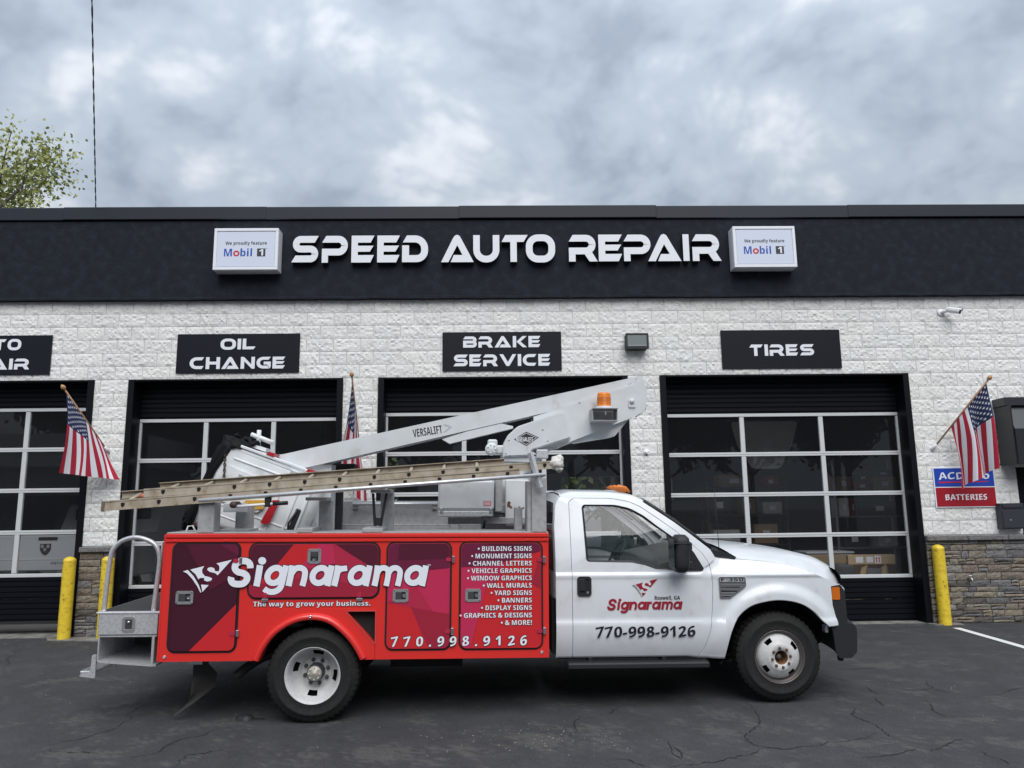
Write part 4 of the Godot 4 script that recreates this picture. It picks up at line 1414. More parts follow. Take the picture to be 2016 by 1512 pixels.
func build_inside() -> void:
	var silver := mat(Color(0.50, 0.52, 0.54), 0.3, 0.2)
	var dark_glass := mat(Color(0.01, 0.011, 0.012), 0.05)
	# pickup nose-in behind the first door
	var p := thing("pickup_truck", "silver pickup with shield emblem behind the panes of the left bay", "pickup", Vector3(-7.202, 0.0, -1.2))
	var st := S()
	bbox(st, Vector3(0, 1.12, -0.03), Vector3(1.66, 0.56, 0.06), 0.02)
	var tg := part(p, "tailgate", done(st), silver)
	st = S()
	bbox(st, Vector3(0.05, 1.345, 0.004), Vector3(0.30, 0.05, 0.02), 0.008)
	part(tg, "handle", done(st), M.black)
	st = S()
	prism(st, [Vector2(-0.085, 0.075), Vector2(0.085, 0.075), Vector2(0.082, -0.02), Vector2(0.045, -0.075), Vector2(0, -0.1), Vector2(-0.045, -0.075), Vector2(-0.082, -0.02)], 0.0, 0.012, Transform3D(Basis.IDENTITY, Vector3(0.02, 1.19, 0.0)))
	part(tg, "shield_emblem", done(st), M.dark_steel)
	for q in [[-0.045, 0.035, 0.03], [0.045, 0.035, 0.03], [0.0, -0.015, 0.026]]:
		st = S()
		prism(st, disc_poly(0.02 + q[0], 1.19 + q[1], q[2], 12, 0.85), 0.0125, 0.016)
		part(tg, "emblem_relief", done(st), M.steel)
	text(tg, "apollo.com", 0.12, 0.72, 0.935, 0.99, 0.001, M.black, false)
	text(tg, "S", -0.78, -0.69, 0.92, 1.0, 0.001, mat(Color(0.5, 0.01, 0.02), 0.4))
	st = S()
	bbox(st, Vector3(0, 1.02, -0.002), Vector3(1.5, 0.02, 0.014), 0.004)
	part(tg, "crease", done(st), silver)
	for sx in [-1, 1]:
		st = S()
		bbox(st, Vector3(sx * 0.91, 1.03, -1.0), Vector3(0.14, 0.74, 1.95), 0.03)
		part(p, "bed_side", done(st), silver)
		st = S()
		bbox(st, Vector3(sx * 0.905, 1.12, 0.0), Vector3(0.11, 0.42, 0.06), 0.02)
		part(p, "tail_lamp", done(st), mat(Color(0.30, 0.01, 0.015), 0.2))
	st = S()
	bbox(st, Vector3(0, 0.64, 0.02), Vector3(1.9, 0.2, 0.18), 0.03)
	part(p, "bumper", done(st), M.dark_steel)
	st = S()
	prism(st, rounded([[-1.95, 0.5], [-5.5, 0.5], [-5.6, 1.05, 0.15], [-4.3, 1.22, 0.1], [-3.75, 1.9, 0.15], [-2.35, 1.93, 0.12], [-2.0, 1.35, 0.1]], true), -0.9, 0.9, Transform3D(Basis(Vector3.UP, -PI / 2), Vector3.ZERO))
	part(p, "cab", done(st), silver)
	st = S()
	bbox(st, Vector3(0, 1.64, -2.18), Vector3(1.4, 0.4, 0.02), 0.01, Transform3D.IDENTITY)
	part(p, "rear_window", done(st), dark_glass)
	for q in [[-0.82, -1.1], [0.82, -1.1], [-0.82, -4.7], [0.82, -4.7]]:
		simple_wheel(p, Vector3(q[0], 0.39, q[1]), 0.39, 0.26)
	# white utility vehicle deep in the tires bay
	var v := thing("white_suv", "white utility vehicle with red tail lamps deep inside the tires bay", "car", Vector3(3.55, 0.0, -4.2))
	st = S(true)
	var W := [[0.0, 0.35, 0.86], [0.02, 0.9, 0.92], [0.06, 1.15, 0.9], [0.22, 1.75, 0.74], [0.35, 1.86, 0.62], [2.2, 1.9, 0.62], [3.1, 1.2, 0.88], [4.2, 1.0, 0.86], [4.5, 0.7, 0.8]]
	for i in W.size() - 1:
		var a: Array = W[i]
		var b: Array = W[i + 1]
		quad(st, Vector3(-a[2], a[1], -a[0]), Vector3(a[2], a[1], -a[0]), Vector3(b[2], b[1], -b[0]), Vector3(-b[2], b[1], -b[0]))
		for sx in [-1, 1]:
			quad(st, Vector3(sx * a[2], a[1], -a[0]), Vector3(sx * a[2], 0.35, -a[0]), Vector3(sx * b[2], 0.35, -b[0]), Vector3(sx * b[2], b[1], -b[0]))
	part(v, "body", done(st), M.white_paint)
	st = S()
	quad(st, Vector3(-0.70, 1.22, -0.06), Vector3(0.70, 1.22, -0.06), Vector3(0.62, 1.68, -0.185), Vector3(-0.62, 1.68, -0.185))
	part(v, "rear_window", done(st), dark_glass)
	for sx in [-1, 1]:
		st = S()
		bbox(st, Vector3(sx * 0.79, 1.28, -0.045), Vector3(0.13, 0.30, 0.05), 0.03)
		part(v, "tail_lamp", done(st), mat(Color(0.38, 0.01, 0.02), 0.15))
	st = S()
	bbox(st, Vector3(0, 0.5, 0.06), Vector3(1.76, 0.26, 0.16), 0.05)
	part(v, "bumper", done(st), M.black)
	for q in [[-0.78, -0.9], [0.78, -0.9], [-0.78, -3.6], [0.78, -3.6]]:
		simple_wheel(v, Vector3(q[0], 0.34, q[1]), 0.34, 0.22)
	# steel shelving with boxes, right end of the tires bay
	var sh := thing("shelving_unit", "grey steel shelving with cartons behind the right panes of the tires bay", "shelf", Vector3(6.75, 0.001, -2.6))
	for sx in [-0.62, 0.62]:
		for sz in [-0.22, 0.22]:
			part(sh, "upright", mm(sx - 0.02, sx + 0.02, 0, 2.55, sz - 0.02, sz + 0.02), M.steel)
	var lev := [0.35, 0.95, 1.5, 1.95]
	for y in lev:
		part(sh, "shelf_board", mm(-0.62, 0.62, y, y + 0.03, -0.24, 0.24), M.steel)
	var white_box := mat(Color(0.55, 0.55, 0.54), 0.7)
	var tan_box = M.carton
	var red_box := mat(Color(0.28, 0.02, 0.02), 0.6)
	var blk := mat(Color(0.03, 0.03, 0.035), 0.6)
	var items := [[-0.42, 1.98, 0.30, 0.26, tan_box, "tan carton at the left of the top shelf"], [-0.08, 1.98, 0.30, 0.16, red_box, "low red carton on the top shelf"], [-0.06, 2.142, 0.24, 0.13, blk, "small black carton lying on the red one, top shelf"], [0.34, 1.98, 0.42, 0.24, tan_box, "wide tan carton at the right of the top shelf"], [0.32, 2.222, 0.40, 0.12, blk, "flat black carton lying on the wide tan one"], [-0.45, 1.53, 0.18, 0.32, white_box, "tall white carton on the third shelf"], [-0.28, 1.53, 0.06, 0.30, red_box, "thin red carton beside the white one"], [0.20, 1.53, 0.50, 0.26, blk, "black bin with white print on the third shelf"], [-0.3, 0.98, 0.40, 0.28, blk, "black bin at the left of the second shelf"], [0.30, 0.98, 0.34, 0.22, white_box, "white bin at the right of the second shelf"], [0.0, 0.38, 0.8, 0.34, tan_box, "long tan carton on the lowest shelf"]]
	for it in items:
		copy_box("shelf_carton", it[5], Vector3(6.75 + it[0], it[1] + 0.001, -2.6), Vector3(it[2], it[3], 0.34), it[4])
	# second shelving, middle of the tires bay, and a banner above it
	var s2 := thing("shelving_unit", "dark steel shelving behind the middle panes of the tires bay", "shelf", Vector3(4.75, 0.001, -3.3))
	for sx in [-0.75, 0.75]:
		for sz in [-0.22, 0.22]:
			part(s2, "upright", mm(sx - 0.02, sx + 0.02, 0, 2.2, sz - 0.02, sz + 0.02), M.dark_steel)
	for y in [0.4, 1.0, 1.55, 2.05]:
		part(s2, "shelf_board", mm(-0.75, 0.75, y, y + 0.03, -0.24, 0.24), M.dark_steel)
	var more := [[-0.5, 1.585, 0.42, 0.34, blk, "black crate on the upper board of the dark shelving"], [0.05, 1.585, 0.26, 0.30, tan_box, "upright tan carton on the dark shelving"], [0.5, 1.585, 0.36, 0.22, white_box, "white carton at the right of the dark shelving"], [-0.4, 1.035, 0.5, 0.26, white_box, "long white carton on the middle board of the dark shelving"], [0.35, 1.035, 0.44, 0.36, tan_box, "deep tan carton on the middle board of the dark shelving"], [-0.2, 2.085, 0.6, 0.24, tan_box, "tan carton on top of the dark shelving"], [0.5, 2.085, 0.3, 0.20, red_box, "red carton on top of the dark shelving"]]
	for it in more:
		copy_box("shelf_carton", it[5], Vector3(4.75 + it[0], it[1] + 0.001, -3.3), Vector3(it[2], it[3], 0.34), it[4])
	var bn := thing("hanging_banner", "pale rounded banner hanging behind the upper middle panes of the tires bay", "banner", Vector3(4.62, 2.30, -1.6))
	st = S()
	prism(st, rounded([[-0.55, 0.86, 0.05], [0.62, 0.86, 0.05], [0.48, 0.42, 0.3], [0.26, 0.05, 0.12], [-0.22, 0.05, 0.12], [-0.45, 0.42, 0.3]], true), -0.004, 0.004)
	part(bn, "cloth", done(st), mat(Color(0.34, 0.34, 0.33), 0.9))
	part(bn, "top_bar", mm(-0.60, 0.66, 0.86, 0.89, -0.015, 0.015), M.dark_steel)
	for x in [-0.5, 0.55]:
		part(bn, "hanging_cord", mm(x - 0.003, x + 0.003, 0.89, 2.80, -0.003, 0.003), M.dark_steel)
	# timber trestle and a grey crate close to the glass
	var tr := thing("timber_trestle", "pale timber trestle with white labels low behind the tires bay panes", "trestle", Vector3(5.62, 0.001, -0.95))
	part(tr, "beam", mm(-0.02, 0.74, 0.78, 0.93, -0.06, 0.06), M.lumber)
	part(tr, "beam", mm(-0.85, -0.03, 0.80, 0.93, -0.12, 0.02), mat(Color(0.24, 0.17, 0.09), 0.8))
	for q in [[0.60, 0.66, 0.0], [0.30, 0.58, -0.24], [-0.62, -0.58, 0.1]]:
		st = S()
		tube(st, [Vector3(q[0] - 0.02, 0.79, 0.0), Vector3(q[0] + q[2], 0.0, 0.0)], 0.055, 4)
		part(tr, "leg", done(st), M.lumber)
	for q in [[0.10, 0.22], [0.27, 0.38]]:
		st = S()
		box(st, Vector3((q[0] + q[1]) / 2, 0.855, 0.061), Vector3(q[1] - q[0], 0.09, 0.001))
		part(tr, "label", done(st), M.white_sign)
	st = S()
	box(st, Vector3(0.455, 0.855, 0.061), Vector3(0.10, 0.12, 0.001))
	var lb := part(tr, "label", done(st), M.white_sign)
	for dx in [-0.022, 0.022]:
		st = S()
		prism(st, [Vector2(0.455 + dx - 0.007, 0.81), Vector2(0.455 + dx + 0.007, 0.81), Vector2(0.455 + dx + 0.007, 0.87), Vector2(0.455 + dx + 0.017, 0.87), Vector2(0.455 + dx, 0.90), Vector2(0.455 + dx - 0.017, 0.87), Vector2(0.455 + dx - 0.007, 0.87)], 0.062, 0.063)
		part(lb, "arrow", done(st), mat(Color(0.6, 0.02, 0.03), 0.5))
	var gc := thing("grey_crate", "grey crate behind the timber trestle in the tires bay", "crate", Vector3(5.45, 0.001, -1.45))
	st = S()
	bbox(st, Vector3(0, 0.47, 0), Vector3(0.75, 0.94, 0.5), 0.01)
	part(gc, "shell", done(st), mat(Color(0.30, 0.31, 0.32), 0.6))
	st = S()
	bbox(st, Vector3(0, 0.955, 0), Vector3(0.79, 0.03, 0.54), 0.006)
	part(gc, "lid", done(st), mat(Color(0.36, 0.37, 0.38), 0.6))
	# cabinets and benches along the rear wall and between the bays
	var cab_spots := [[4.6, -6.0, 1.2, 1.5, "dark tool cabinet in the middle of the tires bay"], [1.1, -8.0, 1.6, 2.2, "tall dark cabinet at the back of the brake bay"], [-1.0, -6.5, 1.4, 1.2, "low dark tool chest in the brake bay"], [-4.3, -7.0, 1.5, 1.9, "dark cabinet at the back of the oil bay"], [-2.7, -5.0, 0.9, 1.4, "narrow dark tool chest between the oil and brake bays"]]
	for c in cab_spots:
		var o := thing("tool_cabinet", c[4], "cabinet", Vector3(c[0], 0.001, c[1]), 0.0, "tool cabinets inside the shop")
		st = S()
		bbox(st, Vector3(0, c[3] / 2, 0), Vector3(c[2], c[3], 0.6), 0.01)
		part(o, "case", done(st), mat(Color(0.045, 0.046, 0.05), 0.5))
		for k in 4:
			st = S()
			bbox(st, Vector3(0, c[3] * (0.14 + 0.23 * k), 0.308), Vector3(c[2] * 0.92, c[3] * 0.2, 0.016), 0.004)
			var dr := part(o, "drawer", done(st), mat(Color(0.06, 0.055, 0.055), 0.45))
			st = S()
			bbox(st, Vector3(0, c[3] * (0.20 + 0.23 * k), 0.325), Vector3(c[2] * 0.8, 0.02, 0.02), 0.004)
			part(dr, "pull", done(st), M.steel)
	# a lift post in each of the two middle bays
	for q in [[-3.3, -4.2, "dark red lift post behind the oil change door"], [0.9, -4.2, "dark red lift post behind the brake service door"]]:
		var lp := thing("lift_post", q[2], "vehicle lift", Vector3(q[0], 0.001, q[1]), 0.0, "lift posts inside the bays")
		part(lp, "column", mm(-0.15, 0.15, 0, 3.6, -0.15, 0.15), mat(Color(0.05, 0.018, 0.016), 0.5))
		part(lp, "base_plate", mm(-0.3, 0.3, 0, 0.02, -0.35, 0.35), M.dark_steel)
		part(lp, "arm", mm(-0.09, 0.09, 0.35, 0.47, 0.15, 1.1), M.dark_steel)

# ---------- the bucket truck ----------
# local axes: x forward from the rear axle, y up from the ground, z towards the near (right-hand) side
var truck: Node3D

func lerp_table(tab: Array, x: float) -> float:
	if x <= tab[0][0]:
		return tab[0][1]
	for i in tab.size() - 1:
		if x <= tab[i + 1][0]:
			return lerpf(tab[i][1], tab[i + 1][1], (x - tab[i][0]) / (tab[i + 1][0] - tab[i][0]))
	return tab[tab.size() - 1][1]

func smooth_table(tab: Array, x: float) -> float:
	var n := tab.size()
	if x <= tab[0][0]:
		return tab[0][1]
	for i in n - 1:
		if x <= tab[i + 1][0]:
			var t: float = (x - tab[i][0]) / (tab[i + 1][0] - tab[i][0])
			return cubic_interpolate(tab[i][1], tab[i + 1][1], tab[maxi(i - 1, 0)][1], tab[mini(i + 2, n - 1)][1], t)
	return tab[n - 1][1]

const ARCH := [[3.655, 0.455], [3.672, 0.56], [3.702, 0.692], [3.770, 0.823], [3.885, 0.919], [4.030, 0.963], [4.187, 0.977], [4.358, 0.946], [4.480, 0.878], [4.568, 0.788], [4.628, 0.735]]
const HOOD_EDGE := [[3.586, 1.360], [3.776, 1.346], [4.063, 1.320], [4.285, 1.288], [4.474, 1.234], [4.630, 1.165], [4.771, 1.110]]
const HOOD_TOP := [[3.70, 1.455], [3.895, 1.448], [4.128, 1.427], [4.461, 1.388], [4.694, 1.335], [4.857, 1.255], [4.935, 1.175], [4.971, 1.083]]
const SEAM := [[0.475, 3.413], [0.551, 3.466], [0.697, 3.519], [0.888, 3.547], [1.126, 3.558], [1.291, 3.545], [1.36, 3.53]]

var arch_fine := []
# front edge of the fender skin, set back round the lamp
func fender_front(y: float) -> float:
	return lerp_table([[0.737, 4.744], [0.86, 4.715], [0.92, 4.697], [1.096, 4.690], [1.102, 4.80]], y)

func cab_bottom(x: float) -> float:
	if x < 3.40:
		return 0.472
	if x < 3.655:
		return lerpf(0.472, 0.453, (x - 3.40) / 0.255)
	if x > 4.628:
		return 0.737
	if arch_fine.is_empty():
		for p in spline(ARCH, 8):
			arch_fine.append([p.x, p.y])
	return lerp_table(arch_fine, x)

func cab_top(x: float) -> float:
	if x < 3.44:
		return 1.235
	if x < 3.60:
		return lerpf(1.235, 1.359, smoothstep(3.44, 3.60, x))
	return lerp_table(HOOD_EDGE, x)

# half width of the cab and fender skin
func cab_z(x: float, y: float) -> float:
	var z := 1.0
	z += 0.013 * (1.0 - smoothstep(0.775, 0.820, y)) - 0.075 * pow(clampf((0.775 - y) / 0.31, 0, 1), 2.0)
	z += 0.004 * sin(clampf((y - 0.835) / 0.36, 0, 1) * PI)
	z += 0.010 * smoothstep(1.17, 1.20, y)
	if y > 1.205:
		z -= 0.026 * smoothstep(1.203, 1.240, y) + 0.07 * clampf((y - 1.24) / 0.12, 0, 1) * clampf((x - 3.45) / 0.2, 0, 1)
	var r := Vector2(x - 4.165, (y - 0.455) * 0.985).length()
	if y > 0.44:
		z += 0.034 * (1.0 - smoothstep(0.565, 0.685, r)) * smoothstep(0.0, 0.05, r - 0.40)
	z -= 0.075 * pow(clampf((x - 4.45) / 0.36, 0, 1), 2.0)
	return z

func tumble(y: float) -> float:
	if y < 1.30:
		return 0.984
	return 0.984 - 0.165 * pow((y - 1.30) / 0.62, 1.15) - (0.05 * clampf((y - 1.90) / 0.05, 0, 1))

func cab_side(sgn: float) -> ArrayMesh:
	var st := S(true)
	var ts := []
	var t := 2.105
	while t < 4.80:
		ts.append(t)
		t += 0.0225
	for g in [[2.2515, 2.255, 2.2585], [3.5515, 3.555, 3.5585]]:
		ts = ts.filter(func(v): return absf(v - g[1]) > 0.012)
		ts.append_array([g[0] - 0.002, g[0], g[1], g[2], g[2] + 0.002])
	ts.append_array([3.655, 4.628, 4.80])
	ts.sort()
	var ny := 40
	var cols := []
	for tt in ts:
		var col := []
		var w := clampf((tt - 3.15) / 0.405, 0, 1) if tt < 3.555 else clampf((3.655 - tt) / 0.10, 0, 1)
		for j in ny + 1:
			var v := float(j) / ny
			var yb := cab_bottom(tt)
			var yt := cab_top(tt)
			var y := lerpf(yb, yt, v)
			var x: float = tt + (lerp_table(SEAM, y) - 3.555) * w
			if tt > 3.60:
				y = lerpf(yb, cab_top(x), v)
			if tt > 4.655:
				x = 4.655 + (tt - 4.655) * (fender_front(y) - 4.655) / 0.145
			var z := cab_z(x, y)
			if absf(tt - 2.255) < 0.001 or absf(tt - 3.555) < 0.001:
				z -= 0.014
			# front edge of the fender leans forward at the top
			col.append(Vector3(x, y, z * sgn))
		cols.append(col)
	for i in cols.size() - 1:
		var grp := 0
		for gc in [2.255, 3.555]:
			if absf(ts[i] - gc) < 0.001:
				grp = 2
			elif absf(ts[i + 1] - gc) < 0.001:
				grp = 1
		st.set_smooth_group(grp)
		for j in ny:
			if sgn > 0:
				quad(st, cols[i][j], cols[i + 1][j], cols[i + 1][j + 1], cols[i][j + 1])
			else:
				quad(st, cols[i + 1][j], cols[i][j], cols[i][j + 1], cols[i + 1][j + 1])
		# turned-in bottom lip
		var a: Vector3 = cols[i][0]
		var b: Vector3 = cols[i + 1][0]
		quad(st, Vector3(a.x, a.y + 0.004, a.z - sgn * 0.05), Vector3(b.x, b.y + 0.004, b.z - sgn * 0.05), b, a)
	return done(st)

func cast(poly: PackedVector2Array, c: Vector2, a: float) -> Vector2:
	var d := Vector2.from_angle(a)
	var best := 1e9
	for i in poly.size():
		var h = Geometry2D.segment_intersects_segment(c, c + d * 5.0, poly[i], poly[(i + 1) % poly.size()])
		if h != null:
			best = minf(best, (h - c).length())
	return c + d * (best if best < 1e8 else 0.0)

const WIN := [[2.372, 1.845, 0.035], [2.690, 1.842, 0.3], [2.832, 1.810, 0.3], [2.956, 1.741, 0.2], [3.079, 1.645, 0.2], [3.218, 1.545, 0.2], [3.330, 1.450, 0.1], [3.470, 1.262, 0.03], [3.191, 1.250, 0.05], [3.035, 1.258, 0.1], [2.942, 1.292, 0.15], [2.818, 1.318, 0.2], [2.392, 1.327, 0.03]]
const DOOR_LINE := [[2.255, 1.2351], [2.252, 1.870, 0.03], [2.300, 1.906, 0.03], [2.655, 1.902, 0.3], [2.827, 1.872, 0.2], [2.930, 1.825, 0.2], [3.080, 1.722, 0.2], [3.250, 1.600, 0.2], [3.400, 1.474, 0.1], [3.478, 1.400, 0.1], [3.532, 1.310, 0.1], [3.553, 1.2351]]
const SHELL_LINE := [[2.106, 1.235], [2.104, 1.643, 0.3], [2.122, 1.845, 0.1], [2.165, 1.922, 0.06], [2.275, 1.950, 0.2], [2.660, 1.945, 0.3], [2.870, 1.912, 0.2], [2.962, 1.870, 0.1], [3.080, 1.792, 0.2], [3.240, 1.684, 0.2], [3.395, 1.566, 0.2], [3.559, 1.434, 0.05], [3.600, 1.359], [3.52, 1.285], [3.44, 1.235]]

func greenhouse(sgn: float) -> Array:
	var c := Vector2(2.80, 1.56)
	var win := rounded(WIN, true, 5)
	var dl := rounded(DOOR_LINE, true, 5)
	var sl := rounded(SHELL_LINE, true, 5)
	var angs := []
	for i in 150:
		angs.append(-PI + TAU * i / 150.0)
	for poly in [win, dl, sl]:
		for p in poly:
			angs.append((p - c).angle())
	angs.sort()
	var st := S(true)
	var rings := []
	for a in angs:
		var w := cast(win, c, a)
		var d := cast(dl, c, a)
		var s := cast(sl, c, a)
		var o := (d - c).normalized()
		if (s - c).length() < (d - c).length() + 0.006:
			d = s - o * 0.0055
		if (d - c).length() < (w - c).length() + 0.004:
			w = d - o * 0.004
		var g := 0.014
		if d.y < 1.242:
			g = 0.0
		var d2 := d + o * 0.005
		var row := []
		for q in [[w, -0.012], [w + o * 0.003, 0.0], [d - o * 0.001, 0.0], [d + o * 0.002, -g], [d2, 0.0], [s, 0.0]]:
			var p: Vector2 = q[0]
			var z: float = tumble(p.y) + q[1]
			row.append(Vector3(p.x, p.y, z * sgn))
		rings.append(row)
	for i in rings.size():
		var a: Array = rings[i]
		var b: Array = rings[(i + 1) % rings.size()]
		for k in 5:
			st.set_smooth_group([4, 0, 1, 2, 0][k])
			if sgn > 0:
				quad(st, a[k], a[k + 1], b[k + 1], b[k])
			else:
				quad(st, a[k + 1], a[k], b[k], b[k + 1])
	# window seal and pane
	var seal := S()
	var pane := S()
	for i in rings.size():
		var a: Vector3 = rings[i][0]
		var b: Vector3 = rings[(i + 1) % rings.size()][0]
		var c3 := Vector3(c.x, c.y, tumble(c.y) * sgn)
		var ai := a + (c3 - a).normalized() * 0.020
		var bi := b + (c3 - b).normalized() * 0.020
		ai.z = (tumble(ai.y) - 0.016) * sgn
		bi.z = (tumble(bi.y) - 0.016) * sgn
		var ao := a + Vector3(0, 0, 0.010 * sgn)
		var bo := b + Vector3(0, 0, 0.010 * sgn)
		quad(seal, ai, ao, bo, bi)
		var cc := Vector3(c.x, c.y, (tumble(c.y) - 0.0165) * sgn)
		tri(pane, cc, ai + Vector3(0, 0, -0.0005 * sgn), bi + Vector3(0, 0, -0.0005 * sgn))
	return [done(st), done(seal), done(pane)]

func ring_plate(st: SurfaceTool, poly: PackedVector2Array, width: float, z0: float, z1: float) -> void:
	band(st, poly, width, z0, z1, Transform3D.IDENTITY, true)

func lathe_z(prof: Array, at: Vector3, segs := 40) -> ArrayMesh:
	var st := S(true)
	lathe(st, prof, segs, Transform3D(Basis(Vector3.RIGHT, PI / 2), at))
	return done(st)

# wheel disc with hand holes: rows of the profile between h0 and h1 are left open over the given angles
func holed_disc(prof: Array, h0: int, h1: int, holes: Array, half: float, segs := 96) -> ArrayMesh:
	var st := S(true)
	for i in prof.size() - 1:
		for k in segs:
			var a := TAU * (k + 0.5) / segs
			var cut := false
			if i >= h0 and i < h1:
				for h in holes:
					if absf(wrapf(a - h, -PI, PI)) < half:
						cut = true
			if cut:
				continue
			var a0 := TAU * k / segs
			var a1 := TAU * (k + 1) / segs
			var p: Vector2 = prof[i]
			var q: Vector2 = prof[i + 1]
			quad(st, Vector3(cos(a0) * p.x, sin(a0) * p.x, p.y), Vector3(cos(a0) * q.x, sin(a0) * q.x, q.y), Vector3(cos(a1) * q.x, sin(a1) * q.x, q.y), Vector3(cos(a1) * p.x, sin(a1) * p.x, p.y))
	return done(st)

func tyre_mesh(r: float, w: float, rim: float) -> ArrayMesh:
	var st := S(true)
	var h := w / 2
	var prof := [Vector2(rim, h - 0.012), Vector2(rim + 0.012, h - 0.002), Vector2(rim + 0.03, h + 0.004), Vector2(rim + 0.034, h + 0.002), Vector2(rim + 0.05, h + 0.007), Vector2(rim + 0.085, h + 0.008), Vector2(rim + 0.088, h + 0.010), Vector2(rim + 0.105, h + 0.009), Vector2(rim + 0.107, h + 0.006), Vector2(r - 0.040, h - 0.006), Vector2(r - 0.018, h - 0.018), Vector2(r - 0.004, h - 0.034)]
	var segs := 144
	for i in prof.size() - 1:
		for k in segs:
			var a0 := TAU * k / segs
			var a1 := TAU * (k + 1) / segs
			var p: Vector2 = prof[i]
			var q: Vector2 = prof[i + 1]
			# shoulder lugs
			var dp := 0.0
			var dq := 0.0
			if i >= 9:
				dq = -0.006 if k % 3 == 0 else 0.0
				dp = dq if i > 9 else 0.0
			quad(st, Vector3(cos(a0) * (p.x + dp), sin(a0) * (p.x + dp), p.y), Vector3(cos(a0) * (q.x + dq), sin(a0) * (q.x + dq), q.y), Vector3(cos(a1) * (q.x + dq), sin(a1) * (q.x + dq), q.y), Vector3(cos(a1) * (p.x + dp), sin(a1) * (p.x + dp), p.y))
	# tread blocks with grooves
	var zs := [h - 0.034, h - 0.07, h - 0.074, h - 0.084, h - 0.088, -h + 0.088, -h + 0.084, -h + 0.074, -h + 0.07, -h + 0.034, -h]
	var rs := [0.0, 0.0, 0.010, 0.010, 0.0, 0.0, 0.010, 0.010, 0.0, 0.0, 0.06]
	for i in zs.size() - 1:
		for k in segs:
			var a0 := TAU * k / segs
			var a1 := TAU * (k + 1) / segs
			var r0: float = r - rs[i]
			var r1: float = r - rs[i + 1]
			if k % 3 == 0:
				r0 = minf(r0, r - 0.006)
				r1 = minf(r1, r - 0.006)
			quad(st, Vector3(cos(a0) * r0, sin(a0) * r0, zs[i]), Vector3(cos(a0) * r1, sin(a0) * r1, zs[i + 1]), Vector3(cos(a1) * r1, sin(a1) * r1, zs[i + 1]), Vector3(cos(a1) * r0, sin(a1) * r0, zs[i]))
	return done(st)

func paint_print(parent: Node, clip: PackedVector2Array, poly: Array, z: float, m: Material) -> void:
	for piece in Geometry2D.intersect_polygons(clip, PackedVector2Array(poly)):
		var st := S()
		prism(st, piece, z, z + 0.0007)
		part(parent, "vinyl_facet", done(st), m)

# lettering with a dark outline behind it
func outlined(parent: Node, s: String, x0: float, x1: float, y0: float, y1: float, z: float, front: Material, line: Material, t: float, bold := true, slant := 0.0, gap := 0) -> void:
	var tm := TextMesh.new()
	tm.text = s
	tm.font = font(bold, slant, 0.0, gap)
	tm.font_size = 48
	tm.pixel_size = 0.01
	tm.depth = 0.01
	tm.curve_step = 1.2
	var b := tm.get_aabb()
	var sc := Vector3((x1 - x0) / b.size.x, (y1 - y0) / b.size.y, 0.05)
	var o0 := Vector3(x0 - b.position.x * sc.x, y0 - b.position.y * sc.y, z)
	var st := SurfaceTool.new()
	for k in 12:
		var a := TAU * k / 12.0
		st.append_from(tm, 0, Transform3D(Basis.from_scale(sc), o0 + Vector3(cos(a) * t, sin(a) * t, 0.0003 + 0.00003 * k)))
	part(parent, "lettering_outline", st.commit(), line)
	text(parent, s, x0, x1, y0, y1, z + 0.0010, front, bold, slant, 0.0, 0.0005, "lettering", gap)

# the company wordmark, drawn as strokes (y down, about 260 units high)
func wordmark_strokes() -> Array:
	var k := 0.46667
	var out := []
	var q := func(pts: Array) -> Array: return pts.map(func(p): return [p[0] * k + 134.4, p[1] * k])
	out.append([spline(q.call([[1092, 280], [1085, 222], [1040, 183], [965, 178], [895, 215], [875, 278], [915, 330], [995, 352], [1043, 392], [1042, 445], [995, 495], [915, 505], [848, 488], [822, 440], [828, 405]]), 5), 43.0])
	out.append([spline(q.call([[1228, 238], [1215, 330], [1198, 440], [1180, 535]]), 3), 42.0])
	var bowl := func(cx: float, cy: float, rx: float, ry: float) -> PackedVector2Array:
		var o := PackedVector2Array()
		for i in 28:
			var a := TAU * i / 28.0
			var y := sin(a) * ry
			o.append(Vector2(cx + cos(a) * rx - y * 0.22, cy + y))
		return o
	out.append([bowl.call(806.0, 178.0, 48.0, 50.0), 40.0, true])
	out.append([spline([[880, 112], [862, 190], [842, 258], [806, 284], [765, 284], [735, 266]], 5), 39.0])
	out.append([spline([[921, 112], [910, 180], [896, 248]], 3), 41.0])
	out.append([spline([[912, 172], [938, 136], [975, 128], [1003, 148], [1002, 190], [987, 248]], 5), 39.0])
	for ax in [1104.0, 1358.0, 1735.0]:
		out.append([bowl.call(ax, 178.0, 49.0, 50.0), 40.0, true])
		out.append([spline([[ax + 78, 112], [ax + 64, 180], [ax + 48, 248]], 3), 40.0])
	out.append([spline([[1226, 112], [1214, 180], [1197, 248]], 3), 41.0])
	out.append([spline([[1214, 172], [1238, 138], [1285, 130]], 4), 37.0])
	out.append([spline([[1490, 112], [1480, 180], [1465, 248]], 3), 40.0])
	out.append([spline([[1480, 172], [1503, 136], [1535, 128], [1558, 148], [1556, 190], [1543, 248]], 5), 37.0])
	out.append([spline([[1556, 172], [1580, 136], [1612, 128], [1637, 148], [1634, 190], [1620, 248]], 5), 37.0])
	return out

